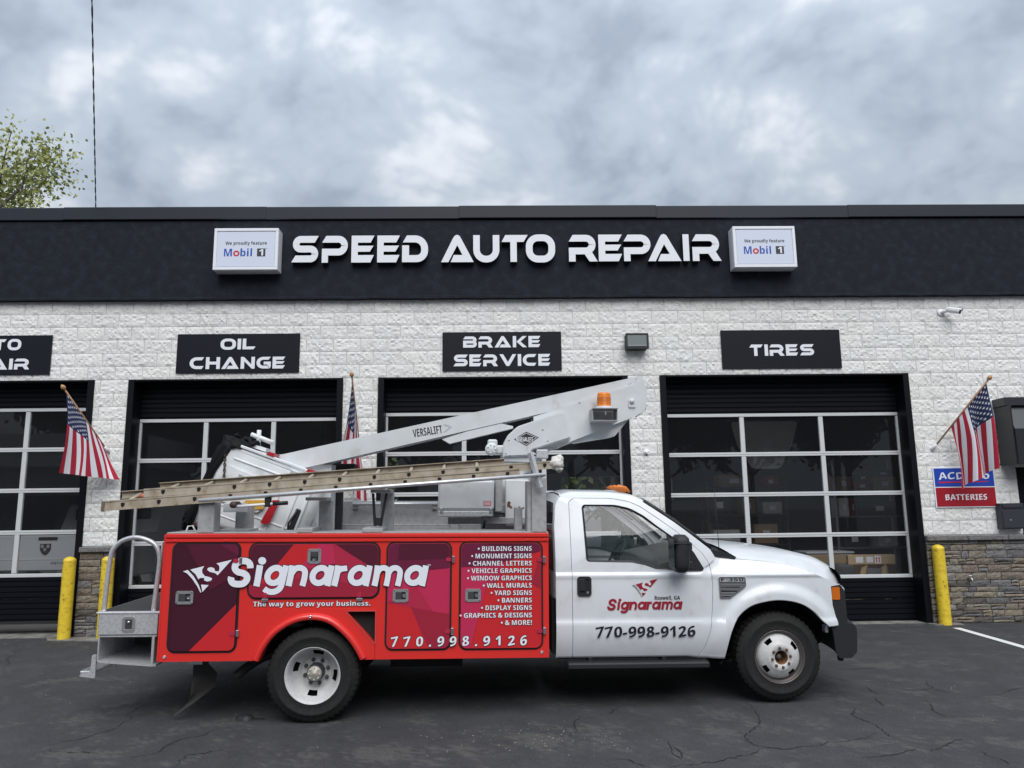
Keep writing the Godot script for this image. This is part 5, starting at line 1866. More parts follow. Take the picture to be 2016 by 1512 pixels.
func wordmark(parent: Node, t: Transform3D, z: float, fill: Material, line: Material, edge: float) -> void:
	var strokes := wordmark_strokes()
	for pas in 2:
		if pas == 0 and line == null:
			continue
		var st := S()
		for i in strokes.size():
			var s: Array = strokes[i]
			var z1 := z + (0.0004 if pas == 0 else 0.0014) + i * 0.00004
			var line_pts: PackedVector2Array = s[0].duplicate()
			if pas == 0 and s.size() == 2:
				var n := line_pts.size()
				line_pts[0] += (line_pts[0] - line_pts[1]).normalized() * edge
				line_pts[n - 1] += (line_pts[n - 1] - line_pts[n - 2]).normalized() * edge
			band(st, line_pts, s[1] + (edge * 2.0 if pas == 0 else 0.0), z, z1, t, s.size() > 2)
		prism(st, disc_poly(134.4 + 1258 * 0.46667, 175 * 0.46667, 25.0 + (edge if pas == 0 else 0.0), 24, 1.05), z, z + (0.0005 if pas == 0 else 0.0015), t, false)
		part(parent, "wordmark_outline" if pas == 0 else "wordmark", done(st), line if pas == 0 else fill)

func pennant(parent: Node, t: Transform3D, z: float, fill: Material, blade: Material, line: Material, edge: float) -> void:
	var shapes := [
		[[150, 325], [215, 305], [300, 395], [370, 510], [410, 615], [400, 625], [350, 530], [280, 430], [210, 355]],
		[[250, 300], [445, 250], [415, 300], [420, 350], [455, 390], [520, 405], [560, 425], [545, 455], [490, 468], [445, 450], [450, 418], [385, 418], [370, 440], [325, 365]],
		[[405, 510], [512, 518], [425, 615], [418, 570]],
		[[485, 300], [500, 275], [540, 265], [585, 280], [598, 320], [650, 325], [660, 280], [650, 240], [615, 212], [830, 160], [635, 380], [600, 350], [520, 330]]]
	for i in 4:
		var poly := PackedVector2Array()
		for p in shapes[i]:
			poly.append(Vector2(p[0] * 0.46667 + 134.4, p[1] * 0.46667))
		if Geometry2D.is_polygon_clockwise(poly):
			poly.reverse()
		if line != null:
			for g in Geometry2D.offset_polygon(poly, edge, Geometry2D.JOIN_MITER):
				var so := S()
				prism(so, g, z, z + 0.0003 + i * 0.0001, t, false)
				part(parent, "pennant_outline", done(so), line)
		var st := S()
		prism(st, poly, z, z + 0.0013, t, false)
		part(parent, "pennant", done(st), blade if i == 0 else fill)

func latch(parent: Node, x: float, y: float, w: float, h: float, tall: bool) -> void:
	var o := Node3D.new()
	o.name = "latch"
	parent.add_child(o, true)
	o.position = Vector3(x, y, 1.212)
	var st := S()
	ring_plate(st, rrect(-w / 2 + 0.012, w / 2 - 0.012, -h / 2 + 0.012, h / 2 - 0.012, 0.008, 3), 0.024, 0.0, 0.006)
	part(o, "bezel", done(st), M.latch)
	st = S()
	box(st, Vector3(0, 0, 0.0015), Vector3(w - 0.045, h - 0.045, 0.001))
	part(o, "recess", done(st), M.black)
	st = S()
	if tall:
		bbox(st, Vector3(0, 0.015, 0.004), Vector3(w * 0.50, h * 0.34, 0.006), 0.002)
	else:
		bbox(st, Vector3(-w * 0.13, 0.0, 0.004), Vector3(w * 0.38, h * 0.55, 0.006), 0.002)
	part(o, "paddle", done(st), M.latch_dark)
	var k := Vector3(0, -h * 0.22, 0.001) if tall else Vector3(w * 0.24, 0, 0.001)
	st = S()
	lathe(st, [Vector2(0.017, 0), Vector2(0.017, 0.007), Vector2(0.010, 0.008), Vector2(0.006, 0.004), Vector2(0, 0.004)], 16, Transform3D(Basis(Vector3.RIGHT, PI / 2), k))
	part(o, "lock_cylinder", done(st), M.chrome)
	for sx in [-1, 1]:
		for sy in [-1, 1]:
			st = S()
			lathe(st, [Vector2(0.007, 0), Vector2(0.006, 0.003), Vector2(0, 0.004)], 8, Transform3D(Basis(Vector3.RIGHT, PI / 2), Vector3(sx * (w / 2 - 0.012), sy * (h / 2 - 0.012), 0.006)))
			part(o, "rivet", done(st), M.chrome)

func build_truck() -> void:
	truck = thing("bucket_truck", "red and white bucket truck parked across the front of the bays", "truck", Vector3(-1.60325, -0.07308, 3.33682))
	truck.basis = Basis(Vector3.UP, 0.0349066) * Basis(Vector3.RIGHT, 0.0218) * Basis(Vector3.BACK, -0.0115)
	M.cab = mat(Color(0.70, 0.72, 0.745), 0.36)
	M.cab.albedo_color = Color.WHITE
	M.cab.albedo_texture = noise_tex(noise(0.006, 6, FastNoiseLite.TYPE_SIMPLEX, 205), 1024, [[0.0, Color(0.54, 0.545, 0.545)], [0.22, Color(0.64, 0.66, 0.68)], [0.5, Color(0.665, 0.69, 0.72)], [1.0, Color(0.68, 0.705, 0.735)]])
	tri_map(M.cab, 0.6, false)
	M.cab.clearcoat_enabled = true
	M.cab.clearcoat = 0.6
	M.cab.clearcoat_roughness = 0.08
	M.red = mat(Color(0.68, 0.027, 0.021), 0.34)
	M.red.clearcoat_enabled = true
	M.red.clearcoat = 0.35
	M.red.clearcoat_roughness = 0.12
	M.latch = mat(Color(0.46, 0.47, 0.48), 0.34, 0.7)
	M.latch_dark = mat(Color(0.07, 0.073, 0.078), 0.45, 0.4)
	M.chrome = mat(Color(0.75, 0.76, 0.78), 0.12, 1.0)
	M.lift_white = mat(Color(1, 1, 1), 0.42)
	M.lift_white.albedo_texture = noise_tex(noise(0.008, 5, FastNoiseLite.TYPE_SIMPLEX_SMOOTH, 201), 512, [[0.0, Color(0.46, 0.46, 0.45)], [0.25, Color(0.58, 0.60, 0.61)], [1.0, Color(0.64, 0.665, 0.685)]])
	tri_map(M.lift_white, 0.8, false)
	M.grey_paint = mat(Color(1, 1, 1), 0.5)
	M.grey_paint.albedo_texture = noise_tex(noise(0.02, 5, FastNoiseLite.TYPE_SIMPLEX, 202), 512, [[0.0, Color(0.22, 0.21, 0.20)], [0.15, Color(0.32, 0.325, 0.33)], [0.6, Color(0.37, 0.375, 0.38)], [1.0, Color(0.40, 0.405, 0.41)]])
	tri_map(M.grey_paint, 1.2, false)
	M.alu = mat(Color(1, 1, 1), 0.40, 0.6)
	M.alu.albedo_texture = noise_tex(noise(0.03, 4, FastNoiseLite.TYPE_SIMPLEX, 203), 512, [[0.0, Color(0.50, 0.51, 0.53)], [0.4, Color(0.66, 0.67, 0.69)], [1.0, Color(0.74, 0.75, 0.77)]])
	tri_map(M.alu, 1.5, false)
	M.plastic = mat(Color(0.011, 0.012, 0.015), 0.6)
	M.cab_glass = glass(0.12, Color(0.03, 0.065, 0.058))
	M.under = mat(Color(0.008, 0.008, 0.009), 0.8)
	M.trim_grey = mat(Color(0.075, 0.078, 0.076), 0.75)
	M.beige = mat(Color(0.19, 0.19, 0.165), 0.8)
	build_cab()
	build_wheels()
	build_service_body()
	build_lift()
	build_rear()

func build_cab() -> void:
	var st: SurfaceTool
	var cab := Node3D.new()
	cab.name = "cab"
	truck.add_child(cab)
	for sgn in [1.0, -1.0]:
		part(cab, "side_skin", cab_side(sgn), M.cab)
		var g := greenhouse(sgn)
		part(cab, "door_frame", g[0], M.cab)
		part(cab, "window_seal", g[1], M.black)
		part(cab, "side_window", g[2], M.cab_glass)
	# roof, rear wall, windscreen
	var chain := rounded([[2.165, 1.922, 0.06], [2.275, 1.950, 0.2], [2.660, 1.945, 0.3], [2.870, 1.912, 0.2], [2.962, 1.870, 0.1]], false, 5)
	st = S(true)
	var nz := 24
	for i in chain.size() - 1:
		for k in nz:
			var f := func(p: Vector2, kk: int) -> Vector3:
				var u := -1.0 + 2.0 * kk / nz
				var z := tumble(p.y) * sin(u * PI / 2)
				return Vector3(p.x + (0.02 * cos(u * PI / 2) if p.x > 2.7 else 0.0), p.y + 0.045 * pow(cos(u * PI / 2), 0.7), z)
			quad(st, f.call(chain[i], k + 1), f.call(chain[i + 1], k + 1), f.call(chain[i + 1], k), f.call(chain[i], k))
	part(cab, "roof", done(st), M.cab)
	st = S(true)
	var back := [[2.106, 1.0], [2.106, 1.235], [2.104, 1.643], [2.122, 1.845], [2.165, 1.922]]
	for i in 4:
		for k in nz:
			var f := func(p: Array, kk: int) -> Vector3:
				var u := -1.0 + 2.0 * kk / nz
				return Vector3(p[0] - 0.03 * cos(u * PI / 2), p[1] + (0.04 * cos(u * PI / 2) if p[1] > 1.8 else 0.0), tumble(p[1]) * sin(u * PI / 2))
			if i >= 1 and i <= 2 and k > 2 and k < nz - 3:
				continue
			quad(st, f.call(back[i], k), f.call(back[i + 1], k), f.call(back[i + 1], k + 1), f.call(back[i], k + 1))
	part(cab, "rear_panel", done(st), M.cab)
	st = S()
	quad(st, Vector3(2.085, 1.24, -0.93), Vector3(2.085, 1.24, 0.93), Vector3(2.10, 1.84, 0.80), Vector3(2.10, 1.84, -0.80))
	part(cab, "rear_window", done(st), M.cab_glass)
	part(cab, "rear_base", mm(2.075, 2.11, 0.50, 1.0, -0.90, 0.90), M.under)
	var ws := [[2.962, 1.870], [3.080, 1.792], [3.240, 1.684], [3.395, 1.566], [3.559, 1.434]]
	st = S(true)
	for i in 4:
		for k in nz:
			var f := func(p: Array, kk: int) -> Vector3:
				var u := -1.0 + 2.0 * kk / nz
				var cc := cos(u * PI / 2)
				return Vector3(p[0] + 0.10 * cc, p[1] + 0.045 * cc, (tumble(p[1]) - 0.02) * sin(u * PI / 2))
			quad(st, f.call(ws[i], k + 1), f.call(ws[i + 1], k + 1), f.call(ws[i + 1], k), f.call(ws[i], k))
	part(cab, "windscreen", done(st), M.cab_glass)
	for sgn in [1, -1]:
		st = S(true)
		tube(st, ws.map(func(p): return Vector3(p[0] + 0.012, p[1] + 0.008, (tumble(p[1]) - 0.012) * sgn)), 0.017, 8)
		part(cab, "windscreen_moulding", done(st), M.black)
	# bonnet
	st = S(true)
	var nt := 30
	var zc := [0.93, 0.90, 0.82, 0.72, 0.60, 0.40, 0.20, 0.0, -0.20, -0.40, -0.60, -0.72, -0.82, -0.90, -0.93]
	var hood_pt := func(t: float, z: float) -> Vector3:
		var az := absf(z)
		var e := clampf((az - 0.60) / 0.33, 0, 1)
		var x0 := lerpf(3.70, 3.80, e)
		var xe := lerpf(3.80, 4.775, t)
		var xh := lerpf(3.70, 4.972, t)
		var ye := lerp_table(HOOD_EDGE, xe) + 0.003
		var yh := smooth_table(HOOD_TOP, xh) + 0.016 * (1.0 - pow(az / 0.6, 2.0) if az < 0.6 else 0.0)
		var s := e * e * (3.0 - 2.0 * e)
		return Vector3(lerpf(xh, xe, s), lerpf(yh, ye, pow(e, 1.6)), z * (1.0 - 0.075 * pow(clampf((t - 0.66) / 0.34, 0, 1), 2.0)))
	for i in nt:
		for k in zc.size() - 1:
			quad(st, hood_pt.call(float(i) / nt, zc[k]), hood_pt.call(float(i + 1) / nt, zc[k]), hood_pt.call(float(i + 1) / nt, zc[k + 1]), hood_pt.call(float(i) / nt, zc[k + 1]))
	part(cab, "bonnet", done(st), M.cab)
	# fender tops between skin and bonnet
	for sgn in [1, -1]:
		st = S(true)
		for i in 30:
			var xa := 3.60 + 1.18 * i / 30.0
			var xb := 3.60 + 1.18 * (i + 1) / 30.0
			var f := func(x: float, inner: bool) -> Vector3:
				var y := lerp_table(HOOD_EDGE, x)
				return Vector3(x, y - (0.0 if inner else 0.0), (cab_z(x, y) if not inner else cab_z(x, y) - 0.10) * sgn) + (Vector3(0, 0.012, 0) if inner else Vector3.ZERO)
			quad(st, f.call(xa, false), f.call(xb, false), f.call(xb, true), f.call(xa, true))
		part(cab, "fender_top", done(st), M.cab)
	# cowl
	st = S()
	quad(st, Vector3(3.56, 1.425, 0.90), Vector3(3.82, 1.345, 0.90), Vector3(3.82, 1.345, 0.93), Vector3(3.58, 1.37, 0.93))
	for sgn in [1, -1]:
		quad(st, Vector3(3.56, 1.432, 0.90 * sgn), Vector3(3.82, 1.356, 0.90 * sgn), Vector3(3.73, 1.430, 0.60 * sgn), Vector3(3.62, 1.445, 0.60 * sgn))
	quad(st, Vector3(3.62, 1.445, 0.60), Vector3(3.73, 1.430, 0.60), Vector3(3.73, 1.440, -0.60), Vector3(3.64, 1.450, -0.60))
	part(cab, "cowl", done(st), M.plastic)
	st = S()
	prism(st, [Vector2(3.57, 1.428), Vector2(3.66, 1.415), Vector2(3.76, 1.392), Vector2(3.815, 1.36), Vector2(3.80, 1.335), Vector2(3.66, 1.362), Vector2(3.60, 1.375)], 0.86, 0.928)
	part(cab, "cowl_corner", done(st), M.plastic)
	st = S(true)
	tube(st, [Vector3(3.60, 1.455, 0.55), Vector3(3.58, 1.475, 0.30), Vector3(3.60, 1.49, 0.0)], 0.010, 6)
	part(cab, "wiper", done(st), M.black)
	st = S()
	bbox(st, Vector3(3.60, 1.462, 0.58), Vector3(0.07, 0.03, 0.05), 0.008)
	part(cab, "wiper_pivot", done(st), M.black)
	# front: grille shell, lamps, bumper
	st = S(true)
	var front := func(z: float, y: float) -> Vector3:
		var u := absf(z) / 0.90
		return Vector3(4.962 - 0.17 * pow(u, 2.4) - 0.03 * clampf((1.0 - y) / 0.3, 0, 1) * 0.4, y, z)
	for k in 24:
		for j in 6:
			var za := 0.90 - 1.80 * k / 24.0
			var zb := 0.90 - 1.80 * (k + 1) / 24.0
			var ya := 0.74 + 0.35 * j / 6.0
			var yb := 0.74 + 0.35 * (j + 1) / 6.0
			quad(st, front.call(za, ya), front.call(zb, ya), front.call(zb, yb), front.call(za, yb))
	part(cab, "grille_shell", done(st), M.plastic)
	st = S(true)
	var nose := [[4.872, 1.238], [4.912, 1.215], [4.948, 1.168], [4.968, 1.10], [4.972, 0.98], [4.965, 0.80], [4.94, 0.735]]
	for i in nose.size() - 1:
		for k in 20:
			var f := func(p: Array, kk: int) -> Vector3:
				var z := 0.74 - 1.48 * kk / 20.0
				return Vector3(p[0] + 0.022 - 0.075 * pow(absf(z) / 0.74, 2.2), p[1], z)
			quad(st, f.call(nose[i], k), f.call(nose[i + 1], k), f.call(nose[i + 1], k + 1), f.call(nose[i], k + 1))
	part(cab, "grille", done(st), M.plastic)
	for sgn in [1, -1]:
		var o := Node3D.new()
		o.name = "headlamp"
		cab.add_child(o, true)
		st = S()
		prism(st, rounded([[4.690, 1.098, 0.02], [4.795, 1.100, 0.02], [4.83, 1.04, 0.03], [4.84, 0.745], [4.742, 0.745], [4.715, 0.86, 0.1], [4.695, 0.92, 0.05]], true), 0.80, 0.950)
		var hb := part(o, "housing", done(st), M.plastic)
		hb.scale.z = sgn
		st = S()
		prism(st, rrect(4.702, 4.778, 0.968, 1.083, 0.012), 0.90, 0.958)
		var tl := part(o, "turn_signal", done(st), mat(Color(0.55, 0.13, 0.01), 0.2))
		tl.scale.z = sgn
		st = S()
		bbox(st, Vector3(4.85, 0.98, 0.68 * sgn), Vector3(0.12, 0.20, 0.26), 0.03)
		part(o, "lens", done(st), mat(Color(0.45, 0.46, 0.47), 0.1))
	st = S()
	var bprof := [[4.70, 0.515], [4.725, 0.458], [4.740, 0.448], [4.83, 0.447], [4.850, 0.452], [4.892, 0.490], [4.902, 0.510], [4.913, 0.672], [4.910, 0.700], [4.898, 0.735], [4.885, 0.748], [4.80, 0.766], [4.70, 0.742], [4.672, 0.728], [4.690, 0.65]]
	var ends := []
	for k in 21:
		var u := -1.0 + 2.0 * k / 20.0
		var shift := 0.17 * (1.0 - pow(absf(u), 2.2))
		var ring := []
		for p in bprof:
			ring.append(Vector3(p[0] + shift, p[1], u * 0.975))
		ends.append(ring)
	for k in 20:
		for i in bprof.size():
			var j := (i + 1) % bprof.size()
			quad(st, ends[k][i], ends[k + 1][i], ends[k + 1][j], ends[k][j])
	for e in [0, 20]:
		for i in range(1, bprof.size() - 1):
			if e == 20:
				tri(st, ends[e][0], ends[e][i + 1], ends[e][i])
			else:
				tri(st, ends[e][0], ends[e][i], ends[e][i + 1])
	part(cab, "front_bumper", done(st), M.plastic)
	st = S()
	bbox(st, Vector3(4.775, 0.435, 0.90), Vector3(0.05, 0.05, 0.04), 0.008)
	part(cab, "tow_eye", done(st), M.black)
	st = S()
	bbox(st, Vector3(4.645, 0.70, 0.90), Vector3(0.03, 0.07, 0.08), 0.008)
	part(cab, "bumper_bracket", done(st), M.alu)
	# mirror
	for sgn in [1, -1]:
		var mi := Node3D.new()
		mi.name = "door_mirror"
		cab.add_child(mi, true)
		st = S(true)
		var body := []
		for j in 13:
			var v := float(j) / 12.0
			var y := 1.250 + 0.33 * v
			var k := pow(1.0 - pow(absf(2 * v - 1.0), 5.0), 0.5)
			var ring := []
			for i in 24:
				var a := TAU * i / 24.0
				var cx := signf(cos(a)) * pow(absf(cos(a)), 0.5)
				var cz := signf(sin(a)) * pow(absf(sin(a)), 0.6)
				ring.append(Vector3(3.205 + cx * (0.040 + 0.034 * k) + (0.006 if v > 0.5 else 0.0), y, (1.20 + cz * 0.11 * (0.6 + 0.4 * k)) * sgn))
			body.append(ring)
		for j in 12:
			for i in 24:
				var i2 := (i + 1) % 24
				quad(st, body[j][i], body[j][i2], body[j + 1][i2], body[j + 1][i])
		for i in 24:
			tri(st, Vector3(3.205, 1.250, 1.20 * sgn), body[0][i], body[0][(i + 1) % 24])
			tri(st, Vector3(3.205, 1.580, 1.20 * sgn), body[12][(i + 1) % 24], body[12][i])
		part(mi, "housing", done(st), M.plastic)
		st = S()
		bbox(st, Vector3(3.206, 1.507, 1.20 * sgn), Vector3(0.155, 0.006, 0.226), 0.002)
		part(mi, "housing_joint", done(st), M.black)
		for y in [1.475, 1.305]:
			st = S()
			bbox(st, Vector3(3.295, y, 1.12 * sgn), Vector3(0.075, 0.075, 0.10), 0.012)
			bbox(st, Vector3(3.31, y, 1.04 * sgn), Vector3(0.05, 0.05, 0.14), 0.012)
			part(mi, "arm", done(st), M.plastic)
		st = S()
		prism(st, rounded([[3.30, 1.470, 0.03], [3.345, 1.470, 0.03], [3.400, 1.40, 0.05], [3.482, 1.262, 0.02], [3.475, 1.245, 0.01], [3.27, 1.243, 0.02]], true), 0.955, 0.998)
		var sail := part(mi, "sail", done(st), M.plastic)
		sail.scale.z = sgn
		st = S()
		quad(st, Vector3(3.128, 1.285, 1.10 * sgn), Vector3(3.128, 1.285, 1.30 * sgn), Vector3(3.128, 1.545, 1.30 * sgn), Vector3(3.128, 1.545, 1.10 * sgn))
		part(mi, "mirror_glass", done(st), M.chrome)
	# door handle
	st = S()
	ring_plate(st, rrect(2.310, 2.418, 1.033, 1.187, 0.018), 0.022, 0.995, 1.017)
	var dh := part(cab, "door_handle", done(st), M.plastic)
	st = S()
	prism(st, rrect(2.315, 2.413, 1.036, 1.184, 0.015), 0.995, 1.0075)
	part(dh, "handle_recess", done(st), M.black)
	st = S()
	bbox(st, Vector3(2.345, 1.120, 1.013), Vector3(0.055, 0.105, 0.014), 0.005)
	part(dh, "grip", done(st), M.plastic)
	st = S()
	lathe(st, [Vector2(0.010, 0), Vector2(0.010, 0.004), Vector2(0, 0.005)], 12, Transform3D(Basis(Vector3.RIGHT, PI / 2), Vector3(2.395, 1.055, 1.0075)))
	part(dh, "key_lock", done(st), M.latch)
	# fender vent badge
	var vb := Node3D.new()
	vb.name = "fender_vent"
	cab.add_child(vb)
	var vz := 1.004
	st = S()
	band(st, rounded([[3.618, 1.182, 0.012], [3.858, 1.182, 0.012], [3.862, 1.105, 0.02], [3.712, 1.000, 0.02], [3.624, 1.000, 0.012]], true, 3), 0.014, vz - 0.02, vz + 0.010, Transform3D.IDENTITY, true)
	part(vb, "chrome_frame", done(st), M.chrome)
	st = S()
	prism(st, PackedVector2Array([Vector2(3.625, 1.180), Vector2(3.855, 1.180), Vector2(3.857, 1.108), Vector2(3.710, 1.004), Vector2(3.628, 1.004)]), vz - 0.02, vz + 0.001)
	part(vb, "vent_back", done(st), M.black)
	st = S()
	bbox(st, Vector3(3.738, 1.163, vz + 0.004), Vector3(0.232, 0.042, 0.006), 0.002)
	part(vb, "badge_plate", done(st), M.alu)
	text(vb, "F·350", 3.635, 3.845, 1.149, 1.177, vz + 0.0075, mat(Color(0.01, 0.012, 0.03), 0.4), true, 0, 0.0, 0.002)
	for y in [1.130, 1.117, 1.104, 1.046, 1.033, 1.020]:
		var xe: float = 3.855 if y > 1.1 else 3.71 + (y - 1.004) * 1.3
		st = S()
		bbox(st, Vector3((3.63 + xe) / 2, y, vz + 0.003), Vector3(xe - 3.63, 0.005, 0.006), 0.001)
		part(vb, "louvre", done(st), M.latch)
	st = S()
	prism(st, PackedVector2Array([Vector2(3.622, 1.090), Vector2(3.80, 1.088), Vector2(3.862, 1.122), Vector2(3.860, 1.104), Vector2(3.80, 1.062), Vector2(3.622, 1.066)]), vz, vz + 0.009)
	part(vb, "chrome_bar", done(st), M.chrome)
	# door print
	var maroon := mat(Color(0.30, 0.012, 0.03), 0.4)
	var ink := mat(Color(0.008, 0.009, 0.016), 0.4)
	# z4 picture units to truck metres
	var d := Transform3D(Basis(Vector3(0.000523, 0, 0), Vector3(0, -0.000523, 0), Vector3.BACK), Vector3(2.313, 1.029, 0))
	wordmark(cab, d, 1.006, maroon, null, 0.0)
	var pd := Transform3D(Basis(Vector3(0.000757, 0, 0), Vector3(0, -0.000757, 0), Vector3.BACK), Vector3(2.648, 1.230, 0))
	pennant(cab, pd, 1.006, maroon, mat(Color(0.22, 0.26, 0.28), 0.4), null, 0.0)
	text(cab, "Roswell, GA", 3.012, 3.247, 0.981, 1.021, 1.006, ink, true)
	text(cab, "770-998-9126", 2.462, 3.378, 0.655, 0.758, 1.0145, ink, true, 0.2)
	# roof lamps, antennas, running board, underside
	for z in [0.22, 0.0, -0.22]:
		st = S(true)
		tube(st, [Vector3(2.80, 2.005, z), Vector3(2.85, 2.022, z), Vector3(2.92, 2.005, z), Vector3(2.97, 1.965, z)], [0.014, 0.024, 0.024, 0.010], 10)
		part(cab, "marker_lamp", done(st), mat(Color(0.62, 0.17, 0.02), 0.25))
	st = S()
	prism(st, [Vector2(2.72, 2.0), Vector2(2.80, 2.0), Vector2(2.765, 2.01), Vector2(2.745, 2.06)], 0.0, 0.012)
	part(cab, "roof_antenna", done(st), M.black)
	st = S(true)
	tube(st, [Vector3(3.667, 1.345, 0.90), Vector3(3.655, 1.60, 0.90), Vector3(3.640, 1.99, 0.90)], [0.004, 0.0025, 0.002], 6)
	var an := part(cab, "mast_antenna", done(st), M.black)
	st = S(true)
	lathe(st, [Vector2(0.018, 0), Vector2(0.012, 0.02), Vector2(0.004, 0.035)], 10, Transform3D(Basis.IDENTITY, Vector3(3.667, 1.345, 0.90)))
	part(an, "mast_base", done(st), M.black)
	st = S()
	bbox(st, Vector3(2.845, 0.418, 0.98), Vector3(1.29, 0.055, 0.17), 0.012)
	var rb := part(cab, "running_board", done(st), M.plastic)
	for x in [2.42, 3.1]:
		st = S()
		bbox(st, Vector3(x, 0.452, 0.85), Vector3(0.04, 0.05, 0.20), 0.004)
		part(rb, "board_bracket", done(st), M.black)
	part(cab, "floor_pan", mm(2.12, 3.62, 0.46, 0.52, -0.93, 0.93), M.under)
	part(cab, "firewall", mm(3.60, 3.66, 0.46, 1.33, -0.90, 0.90), M.under)
	part(cab, "engine_block", mm(3.70, 4.75, 0.50, 1.05, -0.55, 0.55), M.under)
	for sgn in [1, -1]:
		st = S(true)
		var arc := [[3.62, 0.40]]
		for p in ARCH:
			arc.append([p[0], p[1] + 0.012])
		for i in arc.size() - 1:
			quad(st, Vector3(arc[i][0], arc[i][1], 0.97 * sgn), Vector3(arc[i + 1][0], arc[i + 1][1], 0.97 * sgn), Vector3(arc[i + 1][0], arc[i + 1][1], 0.5 * sgn), Vector3(arc[i][0], arc[i][1], 0.5 * sgn))
		part(cab, "wheel_liner", done(st), M.under)
	# cabin: seat, dash, wheel, lining
	st = S()
	bbox(st, Vector3(2.50, 0.95, 0.0), Vector3(0.55, 0.25, 1.66), 0.06)
	var seat := part(cab, "bench_seat", done(st), M.beige)
	for z in [0.45, -0.45]:
		st = S()
		bbox(st, Vector3(0, 0.30, 0), Vector3(0.16, 0.62, 0.52), 0.06, Transform3D(Basis(Vector3.BACK, 0.2), Vector3(2.30, 1.0, z)))
		part(seat, "seat_back", done(st), M.trim_grey)
		st = S()
		bbox(st, Vector3(2.20, 1.67, z), Vector3(0.10, 0.17, 0.27), 0.04)
		part(seat, "head_rest", done(st), M.trim_grey)
	st = S()
	prism(st, rounded([[3.05, 1.0, 0.02], [3.02, 1.20, 0.05], [3.10, 1.30, 0.06], [3.60, 1.40, 0.03], [3.62, 0.9]], true), -0.90, 0.90)
	part(cab, "dashboard", done(st), M.trim_grey)
	var sw := Transform3D(Basis(Vector3.BACK, 1.05), Vector3(2.93, 1.28, -0.42))
	var rim := []
	for i in 29:
		var a := TAU * i / 28.0
		rim.append(sw * Vector3(cos(a) * 0.19, 0, sin(a) * 0.19))
	st = S(true)
	tube(st, rim, 0.016, 8, false)
	var wheel := part(cab, "steering_wheel", done(st), M.black)
	st = S()
	bbox(st, Vector3(0, 0, 0), Vector3(0.10, 0.05, 0.12), 0.02, sw)
	bbox(st, Vector3(0, 0, 0), Vector3(0.03, 0.02, 0.36), 0.006, sw)
	part(wheel, "hub", done(st), M.black)
	st = S()
	bbox(st, Vector3(2.52, 1.90, 0), Vector3(0.72, 0.02, 1.40), 0.006)
	part(cab, "headliner", done(st), M.beige)
	st = S(true)
	for sgn in [1, -1]:
		var sv := S()
		bbox(sv, Vector3.ZERO, Vector3(0.36, 0.02, 0.10), 0.008, Transform3D(Basis(Vector3.BACK, -0.62), Vector3(3.04, 1.76, -0.70 if sgn < 0 else -0.35)))
		part(cab, "sun_visor", done(sv), M.beige)

